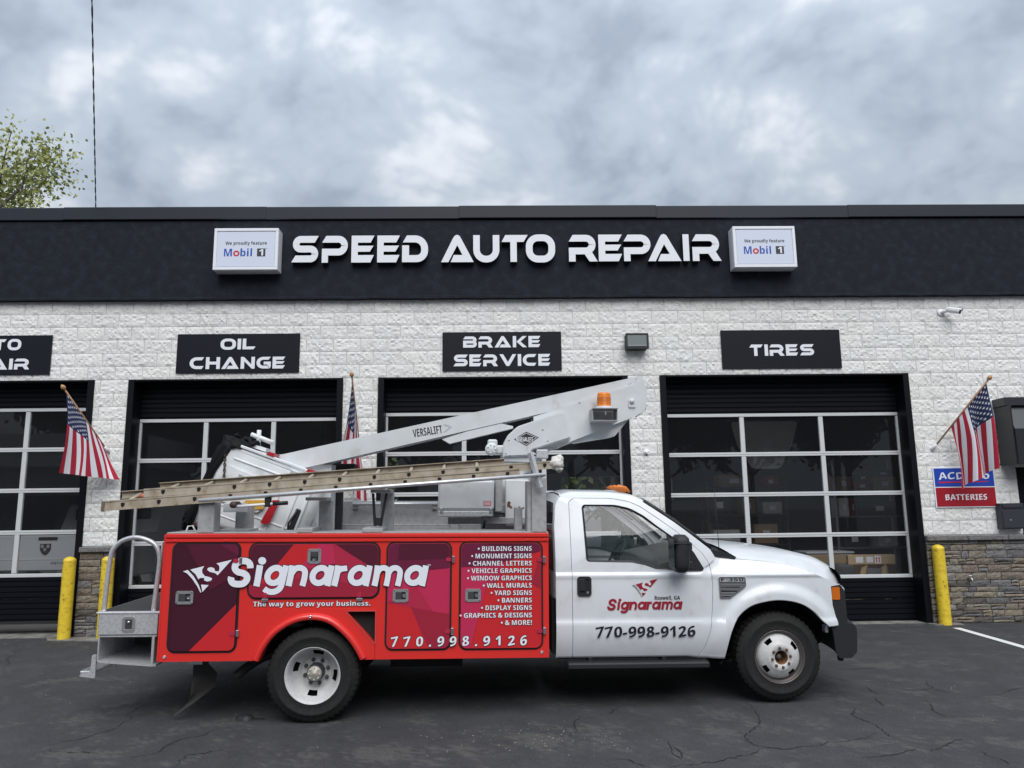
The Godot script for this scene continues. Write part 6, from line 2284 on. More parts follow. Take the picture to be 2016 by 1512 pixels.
func build_wheels() -> void:
	var rim_white := mat(Color(1, 1, 1), 0.42)
	rim_white.albedo_texture = noise_tex(noise(0.02, 5, FastNoiseLite.TYPE_SIMPLEX, 211), 512, [[0.0, Color(0.34, 0.32, 0.29)], [0.2, Color(0.50, 0.49, 0.48)], [1.0, Color(0.60, 0.61, 0.62)]])
	tri_map(rim_white, 2.0, false)
	var rust := mat(Color(1, 1, 1), 0.7, 0.2)
	rust.albedo_texture = noise_tex(noise(0.03, 5, FastNoiseLite.TYPE_SIMPLEX, 212), 512, [[0.0, Color(0.05, 0.025, 0.015)], [0.5, Color(0.17, 0.075, 0.03)], [1.0, Color(0.28, 0.16, 0.09)]])
	tri_map(rust, 4.0, false)
	var old_steel := mat(Color(0.13, 0.115, 0.11), 0.4, 0.5)
	var hub_grey := mat(Color(0.20, 0.20, 0.20), 0.5, 0.3)
	var hub_pale := mat(Color(0.42, 0.39, 0.33), 0.5, 0.3)
	M.tyre = mat(Color(1, 1, 1), 0.82)
	M.tyre.albedo_texture = noise_tex(noise(0.02, 5, FastNoiseLite.TYPE_SIMPLEX, 213), 512, [[0.0, grey(0.006)], [0.6, grey(0.009)], [1.0, Color(0.022, 0.020, 0.018)]])
	tri_map(M.tyre, 2.0, false)
	var tm := tyre_mesh(0.398, 0.215, 0.225)
	for sgn in [1.0, -1.0]:
		# rear duals
		for z in [1.075, 0.80]:
			var w := Node3D.new()
			w.name = "rear_wheel"
			truck.add_child(w, true)
			w.position = Vector3(-0.025, 0.396, z * sgn)
			w.scale.z = sgn
			part(w, "tyre", tm, M.tyre)
			if z < 1.0:
				part(w, "rim", holed_disc([Vector2(0.232, 0.10), Vector2(0.20, 0.03), Vector2(0.03, 0.03)], 0, 0, [], 0.1, 48), rim_white)
				continue
			var prof := [Vector2(0.226, 0.098), Vector2(0.232, 0.112), Vector2(0.238, 0.114), Vector2(0.236, 0.104), Vector2(0.224, 0.098), Vector2(0.216, 0.088), Vector2(0.214, 0.060), Vector2(0.206, 0.052), Vector2(0.203, 0.020), Vector2(0.197, 0.010), Vector2(0.193, -0.004), Vector2(0.154, -0.042), Vector2(0.138, -0.060), Vector2(0.130, -0.075), Vector2(0.124, -0.077), Vector2(0.05, -0.077)]
			var rim := part(w, "rim", holed_disc(prof, 10, 11, [1.45, 2.85, 4.62, 6.15], 0.25), rim_white)
			part(rim, "drum", lathe_z([Vector2(0.21, -0.10), Vector2(0.0, -0.10)], Vector3.ZERO), M.under)
			for i in 8:
				var a := TAU * i / 8.0 + 0.3
				part(rim, "lug_nut", lathe_z([Vector2(0.018, 0.0), Vector2(0.017, 0.020), Vector2(0.009, 0.028), Vector2(0, 0.030)], Vector3(cos(a) * 0.104, sin(a) * 0.104, -0.077), 6), M.latch_dark)
			var hub := part(w, "axle_hub", lathe_z([Vector2(0.076, -0.077), Vector2(0.072, 0.0), Vector2(0.069, 0.022), Vector2(0.064, 0.026), Vector2(0.0, 0.026)], Vector3.ZERO), M.latch_dark)
			part(hub, "axle_flange", lathe_z([Vector2(0.062, 0.026), Vector2(0.060, 0.034), Vector2(0.020, 0.036), Vector2(0.014, 0.042), Vector2(0, 0.043)], Vector3.ZERO), hub_pale)
			for i in 8:
				var a := TAU * i / 8.0
				part(hub, "flange_bolt", lathe_z([Vector2(0.007, 0.034), Vector2(0.0065, 0.043), Vector2(0, 0.044)], Vector3(cos(a) * 0.049, sin(a) * 0.049, 0), 6), M.chrome)
		# front
		var f := Node3D.new()
		f.name = "front_wheel"
		truck.add_child(f, true)
		f.position = Vector3(4.168, 0.466, 0.865 * sgn)
		f.scale.z = sgn
		part(f, "tyre", tm, M.tyre)
		var fr := part(f, "rim", holed_disc([Vector2(0.226, 0.098), Vector2(0.232, 0.112), Vector2(0.238, 0.113), Vector2(0.236, 0.104), Vector2(0.226, 0.096), Vector2(0.218, 0.084), Vector2(0.208, 0.078), Vector2(0.202, 0.062), Vector2(0.196, 0.05)], 0, 0, [], 0.1), old_steel)
		part(fr, "drum", lathe_z([Vector2(0.20, 0.04), Vector2(0.07, 0.03)], Vector3.ZERO), M.under)
		var disc := part(f, "wheel_disc", holed_disc([Vector2(0.205, 0.058), Vector2(0.196, 0.082), Vector2(0.186, 0.100), Vector2(0.150, 0.122), Vector2(0.130, 0.133), Vector2(0.118, 0.142), Vector2(0.108, 0.145), Vector2(0.062, 0.145), Vector2(0.060, 0.140)], 2, 3, [0.62, 2.20, 3.78, 5.36], 0.20), rim_white)
		for i in 8:
			var a := TAU * i / 8.0 + 0.15
			part(disc, "lug_nut", lathe_z([Vector2(0.013, 0.0), Vector2(0.012, 0.016), Vector2(0.006, 0.026), Vector2(0, 0.027)], Vector3(cos(a) * 0.085, sin(a) * 0.085, 0.145), 6), rust)
		part(disc, "hub_bore", lathe_z([Vector2(0.061, 0.146), Vector2(0.058, 0.144), Vector2(0.056, 0.06), Vector2(0.0, 0.06)], Vector3.ZERO), rust)
		part(disc, "spindle_cap", lathe_z([Vector2(0.026, 0.06), Vector2(0.024, 0.095), Vector2(0, 0.10)], Vector3.ZERO), hub_grey)
	# axles and frame
	var st := S(true)
	tube(st, [Vector3(-0.025, 0.40, -1.0), Vector3(-0.025, 0.40, 1.0)], 0.07, 12)
	part(truck, "rear_axle", done(st), M.under)
	st = S(true)
	tube(st, [Vector3(4.168, 0.44, -0.8), Vector3(4.168, 0.44, 0.8)], 0.05, 12)
	part(truck, "front_axle", done(st), M.under)
	for z in [-0.43, 0.43]:
		part(truck, "frame_rail", mm(-1.6, 4.75, 0.50, 0.70, z - 0.04, z + 0.04), M.under)

func mapped(pts: Array, a: Array) -> Array:
	# measured picture units to metres on the body side
	return pts.map(func(p): return Vector2(a[0] * p[0] + a[1] * p[1] + a[2], a[3] * p[0] + a[4] * p[1] + a[5]))

func build_service_body() -> void:
	var st: SurfaceTool
	var body := Node3D.new()
	body.name = "service_body"
	truck.add_child(body)
	var X0 := -1.322
	var X1 := 2.018
	var Y0 := 0.527
	var Y1 := 1.598
	var arch := [[-0.480, 0.527], [-0.436, 0.625], [-0.346, 0.745], [-0.199, 0.837], [-0.049, 0.866], [0.104, 0.835], [0.246, 0.726], [0.332, 0.617], [0.383, 0.527]]
	var arch_line := spline(arch, 6)
	var outline := PackedVector2Array([Vector2(X0, Y1), Vector2(X0, Y0)])
	for p in arch_line:
		outline.append(p)
	outline.append_array(PackedVector2Array([Vector2(X1, Y0), Vector2(X1, Y1)]))
	# the torn opening in the wheel panel and the panel seam under it
	var hole := PackedVector2Array([Vector2(0.250, 0.930), Vector2(0.497, 0.930), Vector2(0.502, 0.675), Vector2(0.5025, 0.5), Vector2(0.5005, 0.5), Vector2(0.498, 0.668), Vector2(0.490, 0.672)])
	var shell := Geometry2D.clip_polygons(outline, hole)
	for sgn in [1.0, -1.0]:
		st = S()
		prism(st, shell[0] if sgn > 0 else outline, 1.12, 1.195)
		var box_part := part(body, "compartment_box", done(st), M.red)
		box_part.scale.z = sgn
		st = S()
		prism(st, outline, 0.70, 1.1195)
		var core := part(body, "compartment_core", done(st), M.grey_paint)
		core.scale.z = sgn
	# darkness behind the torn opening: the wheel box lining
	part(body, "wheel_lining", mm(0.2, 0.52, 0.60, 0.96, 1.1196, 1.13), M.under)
	st = S(true)
	for i in arch_line.size() - 1:
		var a := arch_line[i] + Vector2(0, -0.004)
		var b := arch_line[i + 1] + Vector2(0, -0.004)
		quad(st, Vector3(a.x, a.y, 1.17), Vector3(b.x, b.y, 1.17), Vector3(b.x, b.y, 0.30), Vector3(a.x, a.y, 0.30))
	part(body, "arch_lining", done(st), M.under)
	# inside of wheel box
	part(body, "wheel_box", mm(-0.62, 0.56, 0.50, 0.95, 0.30, 0.699), M.under)
	# top skin in grey
	for sgn in [1, -1]:
		st = S()
		bbox(st, Vector3((X0 + X1) / 2, Y1 + 0.006, 0.95 * sgn), Vector3(X1 - X0, 0.012, 0.49), 0.004)
		part(body, "top_skin", done(st), M.grey_paint)
	# drip rail along the top
	st = S()
	bbox(st, Vector3((X0 + X1) / 2, 1.580, 1.203), Vector3(X1 - X0 + 0.006, 0.036, 0.022), 0.007)
	bbox(st, Vector3((X0 + X1) / 2, 1.541, 1.200), Vector3(X1 - X0 + 0.004, 0.030, 0.014), 0.005)
	part(body, "drip_rail", done(st), M.red)
	for x in [-1.24, -0.82, -0.79, -0.51, -0.07, 0.40, 1.04, 1.07, 1.34, 1.83, 1.86, 1.985]:
		part(body, "rivet", lathe_z([Vector2(0.008, 0), Vector2(0.006, 0.004), Vector2(0, 0.005)], Vector3(x, 1.541, 1.207), 8), M.red)
	# wheel panel, flare
	var panel := PackedVector2Array([Vector2(-0.594, 0.955), Vector2(-0.594, 0.5275)])
	for p in arch_line:
		panel.append(p + Vector2(0, 0.0005))
	panel.append_array(PackedVector2Array([Vector2(0.512, 0.5275), Vector2(0.512, 0.955)]))
	var hole2 := PackedVector2Array([Vector2(0.245, 0.934), Vector2(0.500, 0.934), Vector2(0.504, 0.668), Vector2(0.5045, 0.5), Vector2(0.5015, 0.5), Vector2(0.500, 0.660), Vector2(0.488, 0.668)])
	for g in Geometry2D.clip_polygons(panel, hole2):
		st = S()
		prism(st, g, 1.1952, 1.1992)
		part(body, "wheel_panel", done(st), M.red)
	st = S()
	band(st, rounded([[0.243, 0.936, 0.01], [0.503, 0.936, 0.01], [0.506, 0.662, 0.006], [0.490, 0.664, 0.006]], true, 3), 0.010, 1.199, 1.203, Transform3D.IDENTITY, true)
	part(body, "torn_edge", done(st), mat(Color(0.55, 0.06, 0.05), 0.5))
	var fl := []
	for i in arch_line.size():
		var a := arch_line[maxi(i - 1, 0)]
		var b := arch_line[mini(i + 1, arch_line.size() - 1)]
		var n := Vector2(-(b - a).y, (b - a).x).normalized()
		fl.append([arch_line[i], n])
	st = S(true)
	var fp := [[-0.002, 1.10], [-0.002, 1.222], [0.006, 1.236], [0.022, 1.240], [0.040, 1.234], [0.052, 1.214], [0.056, 1.197]]
	for i in fl.size() - 1:
		for k in fp.size() - 1:
			var f := func(e: Array, q: Array) -> Vector3: return Vector3(e[0].x + e[1].x * q[0], e[0].y + e[1].y * q[0], q[1])
			quad(st, f.call(fl[i], fp[k]), f.call(fl[i + 1], fp[k]), f.call(fl[i + 1], fp[k + 1]), f.call(fl[i], fp[k + 1]))
	part(body, "wheel_flare", done(st), M.red)
	for q in [[-0.049, 0.895, 1.240], [-1.275, 0.565, 1.195], [1.955, 0.572, 1.195]]:
		part(body, "screw_cap", lathe_z([Vector2(0.014, 0), Vector2(0.013, 0.006), Vector2(0.006, 0.008), Vector2(0.005, 0.003), Vector2(0, 0.003)], Vector3(q[0], q[1], q[2]), 12), M.chrome if q[2] > 1.2 else M.latch)
	# compartment doors
	var doors := [[-1.254, -0.683, 0.606, 1.519], [-0.601, 0.523, 1.046, 1.517], [0.593, 1.151, 0.607, 1.519], [1.233, 1.958, 0.605, 1.521]]
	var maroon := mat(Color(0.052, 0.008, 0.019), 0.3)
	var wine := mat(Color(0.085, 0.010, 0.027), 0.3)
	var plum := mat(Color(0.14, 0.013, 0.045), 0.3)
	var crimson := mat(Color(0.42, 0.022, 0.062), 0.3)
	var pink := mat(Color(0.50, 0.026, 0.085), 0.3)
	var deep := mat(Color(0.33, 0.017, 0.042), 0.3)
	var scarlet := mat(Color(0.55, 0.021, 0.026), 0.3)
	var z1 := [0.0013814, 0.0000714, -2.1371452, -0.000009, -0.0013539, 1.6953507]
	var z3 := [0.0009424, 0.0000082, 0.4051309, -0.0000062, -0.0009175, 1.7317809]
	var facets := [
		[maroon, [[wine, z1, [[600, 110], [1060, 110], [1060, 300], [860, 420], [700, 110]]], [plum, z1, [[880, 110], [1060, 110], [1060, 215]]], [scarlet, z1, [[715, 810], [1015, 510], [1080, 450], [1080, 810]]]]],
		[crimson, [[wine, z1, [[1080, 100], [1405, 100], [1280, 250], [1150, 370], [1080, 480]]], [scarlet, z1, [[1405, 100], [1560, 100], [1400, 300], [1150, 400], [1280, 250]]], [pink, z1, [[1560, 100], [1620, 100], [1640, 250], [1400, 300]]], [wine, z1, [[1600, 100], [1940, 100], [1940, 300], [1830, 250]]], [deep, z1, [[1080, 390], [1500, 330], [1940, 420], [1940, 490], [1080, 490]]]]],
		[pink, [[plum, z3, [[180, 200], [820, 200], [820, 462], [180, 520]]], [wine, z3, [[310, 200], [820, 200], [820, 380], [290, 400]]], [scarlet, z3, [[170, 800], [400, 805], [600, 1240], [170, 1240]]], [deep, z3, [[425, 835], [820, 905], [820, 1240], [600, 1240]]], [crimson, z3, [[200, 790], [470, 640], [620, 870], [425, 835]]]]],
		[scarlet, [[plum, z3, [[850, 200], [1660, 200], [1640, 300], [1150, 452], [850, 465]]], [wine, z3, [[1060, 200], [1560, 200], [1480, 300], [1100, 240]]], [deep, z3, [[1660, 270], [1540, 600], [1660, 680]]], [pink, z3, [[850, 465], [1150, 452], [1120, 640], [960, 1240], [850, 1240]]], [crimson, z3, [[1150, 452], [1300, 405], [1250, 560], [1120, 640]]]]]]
	var gasket := mat(Color(0.008, 0.004, 0.005), 0.7)
	var prints := []
	for i in 4:
		var q: Array = doors[i]
		var r := 0.062 if i != 1 else 0.075
		var o := Node3D.new()
		o.name = "compartment_door"
		body.add_child(o, true)
		st = S()
		ring_plate(st, rrect(q[0], q[1], q[2], q[3], r, 8), 0.020, 1.194, 1.1985)
		part(o, "gasket", done(st), gasket)
		var plate := rrect(q[0] + 0.008, q[1] - 0.008, q[2] + 0.008, q[3] - 0.008, r - 0.008, 8)
		st = S()
		prism(st, plate, 1.195, 1.208)
		var pl := part(o, "door_skin", done(st), facets[i][0])
		# rolled edge
		st = S()
		var inner := rrect(q[0] + 0.013, q[1] - 0.013, q[2] + 0.013, q[3] - 0.013, r - 0.013, 8)
		ring_plate(st, inner, 0.009, 1.2075, 1.2105)
		part(o, "door_edge", done(st), facets[i][0])
		var clip := rrect(q[0] + 0.0105, q[1] - 0.0105, q[2] + 0.0105, q[3] - 0.0105, r - 0.0105, 8)
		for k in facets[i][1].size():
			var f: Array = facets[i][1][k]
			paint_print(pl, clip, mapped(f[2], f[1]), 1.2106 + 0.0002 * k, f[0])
	# latches and hinges
	latch(body, -1.131, 1.060, 0.148, 0.112, false)
	latch(body, -0.040, 1.404, 0.116, 0.128, true)
	latch(body, 0.716, 1.064, 0.136, 0.112, false)
	latch(body, 1.348, 1.063, 0.136, 0.112, false)
	for h in [[-0.683, 1.368, true], [-0.683, 0.757, true], [1.160, 1.372, true], [1.158, 0.759, true], [1.965, 1.366, true], [1.965, 0.755, true], [-0.450, 1.044, false], [0.360, 1.044, false]]:
		var o := Node3D.new()
		o.name = "hinge"
		body.add_child(o, true)
		o.position = Vector3(h[0], h[1], 1.212)
		if not h[2]:
			o.rotation.z = -PI / 2
		st = S()
		prism(st, rrect(-0.052, -0.006, -0.017, 0.017, 0.012), 0.0, 0.006)
		part(o, "leaf", done(st), crimson)
		for y in [-0.007, 0.008]:
			part(o, "screw", lathe_z([Vector2(0.005, 0), Vector2(0, 0.003)], Vector3(-0.036, y, 0.006), 8), crimson)
		st = S()
		bbox(st, Vector3(0.012, 0, -0.001), Vector3(0.026, 0.056, 0.016), 0.003)
		part(o, "knuckle", done(st), M.chrome)
	# print across the side
	var white := mat(Color(0.78, 0.80, 0.86), 0.35)
	var dark := mat(Color(0.03, 0.004, 0.012), 0.4)
	var sm := Transform3D(Basis(Vector3(0.0013001, -0.000007, 0), Vector3(0.0000478, -0.0012841, 0), Vector3.BACK), Vector3(-1.4301, 1.4763, 0))
	wordmark(body, sm, 1.2118, white, dark, 4.5)
	pennant(body, sm, 1.2118, white, white, dark, 2.5)
	outlined(body, "The way to grow your business.", -0.552, 0.455, 0.966, 1.022, 1.1995, white, dark, 0.0028, true)
	outlined(body, "770.998.9126", 0.640, 1.822, 0.631, 0.722, 1.2120, white, dark, 0.0045, true, 0.2, 16)
	outlined(body, "TM", 0.945, 0.972, 1.318, 1.330, 1.2120, white, dark, 0.0008)
	var rows := ["• BUILDING SIGNS", "• MONUMENT SIGNS", "• CHANNEL LETTERS", "• VEHICLE GRAPHICS", "• WINDOW GRAPHICS", "• WALL MURALS", "• YARD SIGNS", "• BANNERS", "• DISPLAY SIGNS", "• GRAPHICS & DESIGNS", "• & MORE!"]
	var starts := [1.388, 1.331, 1.307, 1.299, 1.295, 1.434, 1.503, 1.563, 1.420, 1.233, 1.594]
	for i in rows.size():
		var y := 1.4435 - 0.0636 * i
		outlined(body, rows[i], starts[i], 1.866, y, y + 0.0405, 1.2120, white, dark, 0.0022)
	# bed between the boxes, far bulkhead
	part(body, "bed_floor", mm(-1.322, 2.018, 0.72, 0.76, -0.70, 0.70), M.grey_paint)
	part(body, "front_wall", mm(1.99, 2.018, 0.527, 1.58, -1.19, 1.19), M.red)
	st = S()
	bbox(st, Vector3(0.25, 1.73, -0.76), Vector3(3.0, 0.28, 0.03), 0.004)
	part(body, "bulkhead", done(st), M.grey_paint)
	st = S(true)
	tube(st, [Vector3(0.0, 1.838, -0.69), Vector3(0.95, 1.838, -0.69)], 0.018, 10)
	var hbar := part(body, "grab_bar", done(st), M.alu)
	for x in [0.03, 0.92]:
		st = S()
		prism(st, rounded([[-0.03, 0.02], [0.03, 0.02], [0.03, -0.04, 0.015], [-0.03, -0.04, 0.015]], true), -0.745, -0.70, Transform3D(Basis.IDENTITY, Vector3(x, 1.82, 0)))
		part(hbar, "bar_foot", done(st), M.grey_paint)
	for x in [-0.27, 1.15]:
		part(body, "bed_post", mm(x - 0.045, x + 0.045, 0.76, 1.87, -0.72, -0.62), M.grey_paint)
	part(body, "bed_upright", mm(-0.16, -0.06, 0.76, 2.22, -0.40, -0.30), M.black)
	part(body, "boom_rest", mm(-0.26, 0.08, 2.20, 2.27, -0.45, -0.20), M.black)
	part(body, "under_tank", mm(0.62, 1.26, 0.418, 0.50, 0.55, 0.98), M.under)
	part(body, "under_floor", mm(-1.3, 2.0, 0.50, 0.524, -0.69, 0.69), M.under)
	# rack posts on the near box
	var post := func(x0: float, x1: float, y1: float, z0: float, z1: float) -> void:
		var s := S()
		bbox(s, Vector3((x0 + x1) / 2, (1.606 + y1) / 2, (z0 + z1) / 2), Vector3(x1 - x0, y1 - 1.606, z1 - z0), 0.005)
		part(body, "rack_post", done(s), M.grey_paint)
	post.call(-1.062, -0.924, 1.870, 1.02, 1.20)
	post.call(-0.84, -0.70, 1.845, 0.74, 0.86)
	part(body, "rack_tie", mm(-0.92, -0.72, 1.78, 1.86, 0.90, 0.97), M.lift_white)
	part(body, "rack_foot", mm(-0.93, -0.66, 1.605, 1.63, 0.72, 1.02), M.grey_paint)
	part(body, "rack_foot", mm(-0.205, -0.07, 1.607, 1.645, 0.78, 1.20), M.grey_paint)
	post.call(-0.095, 0.025, 1.885, 0.74, 0.80)
	part(body, "rack_arm", mm(-0.16, 0.02, 1.885, 1.915, 0.80, 1.10), M.grey_paint)
	part(body, "rack_foot", mm(0.365, 0.545, 1.607, 1.645, 0.78, 1.20), M.grey_paint)
	post.call(0.475, 0.600, 1.955, 0.74, 0.80)
	part(body, "rack_arm", mm(0.42, 0.595, 1.955, 1.985, 0.80, 1.12), M.grey_paint)
	for x in [0.445, 0.565]:
		st = S()
		prism(st, PackedVector2Array([Vector2(x - 0.012, 1.95), Vector2(x + 0.012, 1.95), Vector2(x + 0.004 + (x - 0.5) * -0.6, 1.66), Vector2(x - 0.022 + (x - 0.5) * -0.6, 1.66)]), 1.13, 1.137)
		part(body, "ratchet_strap", done(st), M.black)
	st = S()
	bbox(st, Vector3(0.50, 1.70, 1.14), Vector3(0.05, 0.07, 0.03), 0.006)
	part(body, "strap_buckle", done(st), M.black)
	post.call(1.868, 2.002, 2.090, 1.10, 1.20)
	post.call(1.830, 1.868, 2.060, 0.90, 1.18)
	part(body, "rack_cap", mm(1.822, 2.0, 2.10, 2.135, 0.86, 1.12), M.dark_steel)
	post.call(1.73, 1.80, 1.82, 0.82, 0.98)
	# clamp tube in front of the ladder, with its swing arm and lever
	st = S(true)
	tube(st, [Vector3(-1.030, 1.886, 1.30), Vector3(0.5, 2.003, 1.30), Vector3(1.985, 2.116, 1.30)], 0.017, 12)
	var ct := part(body, "clamp_tube", done(st), M.alu)
	st = S()
	tube(st, [Vector3(1.850, 2.31, 1.27), Vector3(1.940, 2.00, 1.27)], 0.028, 4)
	part(ct, "swing_arm", done(st), M.alu)
	st = S(true)
	tube(st, [Vector3(-0.72, 1.835, 1.28), Vector3(-0.40, 1.858, 1.28)], 0.013, 10)
	part(ct, "lever", done(st), M.white_paint)
	st = S(true)
	tube(st, [Vector3(-0.40, 1.858, 1.28), Vector3(-0.275, 1.866, 1.28)], 0.018, 10)
	part(ct, "lever_grip", done(st), M.black)
	st = S(true)
	tube(st, [Vector3(-0.735, 1.85, 1.16), Vector3(-0.735, 1.85, 1.31)], 0.030, 10)
	part(ct, "pivot", done(st), mat(Color(0.06, 0.035, 0.03), 0.6))
	st = S()
	bbox(st, Vector3(-0.445, 1.885, 1.275), Vector3(0.055, 0.11, 0.04), 0.008)
	part(ct, "lever_sleeve", done(st), M.black)
	st = S(true)
	tube(st, [Vector3(-1.185, 1.61, 1.12), Vector3(-1.17, 1.66, 1.12), Vector3(-1.13, 1.665, 1.12), Vector3(-1.10, 1.61, 1.12)], 0.008, 8)
	part(body, "tie_loop", done(st), M.white_paint)

# ---------- boom, turret, bucket ----------
func build_lift() -> void:
	var st: SurfaceTool
	var lift := Node3D.new()
	lift.name = "aerial_lift"
	truck.add_child(lift)
	var W: StandardMaterial3D = M.lift_white
	# pedestal and control cabinet
	st = S()
	bbox(st, Vector3(1.66, 1.25, 0.0), Vector3(0.46, 1.02, 0.50), 0.02)
	part(lift, "pedestal", done(st), W)
	st = S()
	lathe(st, [Vector2(0.30, 1.76), Vector2(0.30, 1.83), Vector2(0.26, 1.86), Vector2(0.24, 2.30), Vector2(0.0, 2.30)], 28, Transform3D(Basis.IDENTITY, Vector3(1.72, 0, 0.0)))
	part(lift, "turret_column", done(st), W)
	st = S()
	bbox(st, Vector3(1.79, 1.86, 0.34), Vector3(0.24, 0.46, 0.10), 0.01)
	part(lift, "side_cabinet", done(st), W)
	for q in [[1.71, 1.86, 0.020], [1.705, 1.83, 0.024], [1.73, 1.812, 0.012], [1.77, 1.808, 0.010], [1.81, 1.812, 0.013], [1.85, 1.808, 0.010], [1.885, 1.812, 0.012]]:
		st = S()
		var blot := PackedVector2Array()
		for k in 11:
			blot.append(Vector2(q[0], q[1]) + Vector2.from_angle(TAU * k / 11.0) * q[2] * rng.randf_range(0.55, 1.25))
		prism(st, blot, 0.39, 0.3915)
		part(lift, "rust_patch", done(st), mat(Color(0.16, 0.07, 0.035), 0.9))
	st = S()
	bbox(st, Vector3(1.278, 1.935, 0.40), Vector3(0.545, 0.29, 0.30), 0.02)
	var cc := part(lift, "control_cabinet", done(st), W)
	st = S()
	bbox(st, Vector3(1.276, 1.755, 0.40), Vector3(0.53, 0.055, 0.30), 0.006)
	part(cc, "cabinet_tray", done(st), M.alu)
	st = S()
	bbox(st, Vector3(1.60, 1.94, 0.38), Vector3(0.07, 0.34, 0.30), 0.01)
	part(cc, "cabinet_side", done(st), M.grey_paint)
	for x in [1.04, 1.52]:
		st = S()
		bbox(st, Vector3(x, 1.785, 0.555), Vector3(0.03, 0.05, 0.014), 0.004)
		part(cc, "clasp", done(st), M.latch)
	st = S()
	box(st, Vector3(1.485, 1.855, 0.5508), Vector3(0.075, 0.05, 0.001))
	part(cc, "warning_label", done(st), mat(Color(0.55, 0.12, 0.16), 0.5))
	for k in 3:
		st = S()
		box(st, Vector3(1.485, 1.868 - 0.013 * k, 0.5518), Vector3(0.06, 0.005, 0.0008))
		part(cc, "label_line", done(st), M.white_paint)
	part(lift, "bed_beam", mm(1.10, 1.90, 1.65, 1.715, 0.28, 0.40), M.grey_paint)
	st = S(true)
	tube(st, [Vector3(1.47, 1.73, 0.56), Vector3(1.46, 1.68, 0.58), Vector3(1.45, 1.62, 0.56)], 0.014, 8)
	part(lift, "hose", done(st), M.black)
	# outrigger bracket at the column head
	st = S()
	prism(st, rounded([[1.655, 2.335], [1.64, 2.28], [2.02, 2.27], [2.10, 2.335]], true), -0.22, 0.26)
	part(lift, "head_plate", done(st), W)
	st = S()
	bbox(st, Vector3(2.05, 2.35, 0.30), Vector3(0.12, 0.09, 0.10), 0.008, Transform3D.IDENTITY)
	part(lift, "limit_box", done(st), M.alu)
	# lower boom: rises to the elbow at right
	st = S()
	prism(st, rounded([[2.05, 2.36], [2.40, 2.49], [3.03, 2.765, 0.03], [3.00, 2.90], [2.2, 2.70], [1.8, 2.56]], true), -0.13, 0.13)
	part(lift, "lower_boom", done(st), W)
	st = S()
	prism(st, rounded([[2.394, 2.494, 0.02], [2.43, 2.484, 0.02], [2.842, 2.553, 0.03], [3.027, 2.768, 0.02], [2.9, 2.76]], true), -0.10, 0.105)
	part(lift, "elbow_guard", done(st), W)
	# elbow side plates
	for sgn in [1.0, -1.0]:
		st = S()
		prism(st, rounded([[1.975, 2.750], [3.058, 3.098, 0.05], [3.150, 3.165, 0.02], [3.192, 3.021, 0.03], [3.168, 2.830, 0.06], [3.075, 2.768, 0.04], [2.383, 2.497], [2.255, 2.427], [2.0, 2.45]], true), 0.14, 0.165)
		var ep := part(lift, "elbow_plate", done(st), W)
		ep.scale.z = sgn
		if sgn > 0:
			for q in [[3.075, 3.160, 0.010], [2.995, 3.105, 0.007], [3.015, 3.112, 0.007], [2.465, 2.905, 0.010]]:
				part(ep, "bolt", lathe_z([Vector2(q[2], 0), Vector2(q[2] * 0.9, 0.006), Vector2(0, 0.007)], Vector3(q[0], q[1], 0.165), 8), M.latch)
			st = S()
			prism(st, rrect(2.985, 3.06, 2.855, 2.945, 0.015), 0.165, 0.180)
			part(ep, "pin_plate", done(st), W)
			part(ep, "pin_boss", lathe_z([Vector2(0.026, 0), Vector2(0.024, 0.016), Vector2(0, 0.018)], Vector3(3.02, 2.92, 0.18), 16), W)
	# upper boom: long box beam lying back to the bucket
	st = S()
	prism(st, [Vector2(-0.66, 2.345), Vector2(-0.60, 2.352), Vector2(3.150, 3.205), Vector2(3.190, 3.02), Vector2(2.90, 2.985), Vector2(-0.365, 2.215), Vector2(-0.70, 2.14)], -0.13, 0.13)
	part(lift, "upper_boom", done(st), W)
	st = S()
	prism(st, rounded([[1.022, 2.512], [1.100, 2.466], [1.763, 2.630], [1.763, 2.652], [1.640, 2.680, 0.02], [1.30, 2.60]], true), 0.02, 0.135)
	part(lift, "boom_stiffener", done(st), W)
	st = S(true)
	tube(st, [Vector3(3.155, 3.15, 0.05), Vector3(3.20, 3.05, 0.06), Vector3(3.185, 2.85, 0.06), Vector3(3.08, 2.77, 0.06)], 0.012, 8)
	part(lift, "hydraulic_hose", done(st), M.black)
	# turret cover
	st = S()
	var cov := rounded([[1.650, 2.322], [1.650, 2.434, 0.1], [1.694, 2.539, 0.12], [1.799, 2.636, 0.12], [2.235, 2.785, 0.03], [2.290, 2.778, 0.02], [2.362, 2.523, 0.02], [1.950, 2.392, 0.03], [1.935, 2.335, 0.02]], true, 6)
	prism(st, cov, -0.30, 0.288)
	var small := PackedVector2Array()
	for g in Geometry2D.offset_polygon(cov, -0.012):
		small = g
	prism(st, small, 0.288, 0.300)
	var tc := part(lift, "turret_cover", done(st), W)
	for q in [[1.71, 2.495], [1.72, 2.34], [2.06, 2.605], [1.68, 2.36], [2.11, 2.49]]:
		part(tc, "bolt", lathe_z([Vector2(0.009, 0), Vector2(0.008, 0.005), Vector2(0, 0.006)], Vector3(q[0], q[1], 0.30), 8), M.latch)
	# emblem
	var em := Transform3D(Basis(Vector3(0.0011413, 0.0000043, 0), Vector3(-0.0000036, -0.0011357, 0), Vector3.BACK), Vector3(1.38855, 3.20185, 0))
	st = S()
	prism(st, [Vector2(330, 618), Vector2(440, 548), Vector2(553, 600), Vector2(442, 676)], 0.300, 0.302, em)
	var dm := part(tc, "diamond_emblem", done(st), mat(Color(0.03, 0.032, 0.034), 0.4))
	st = S()
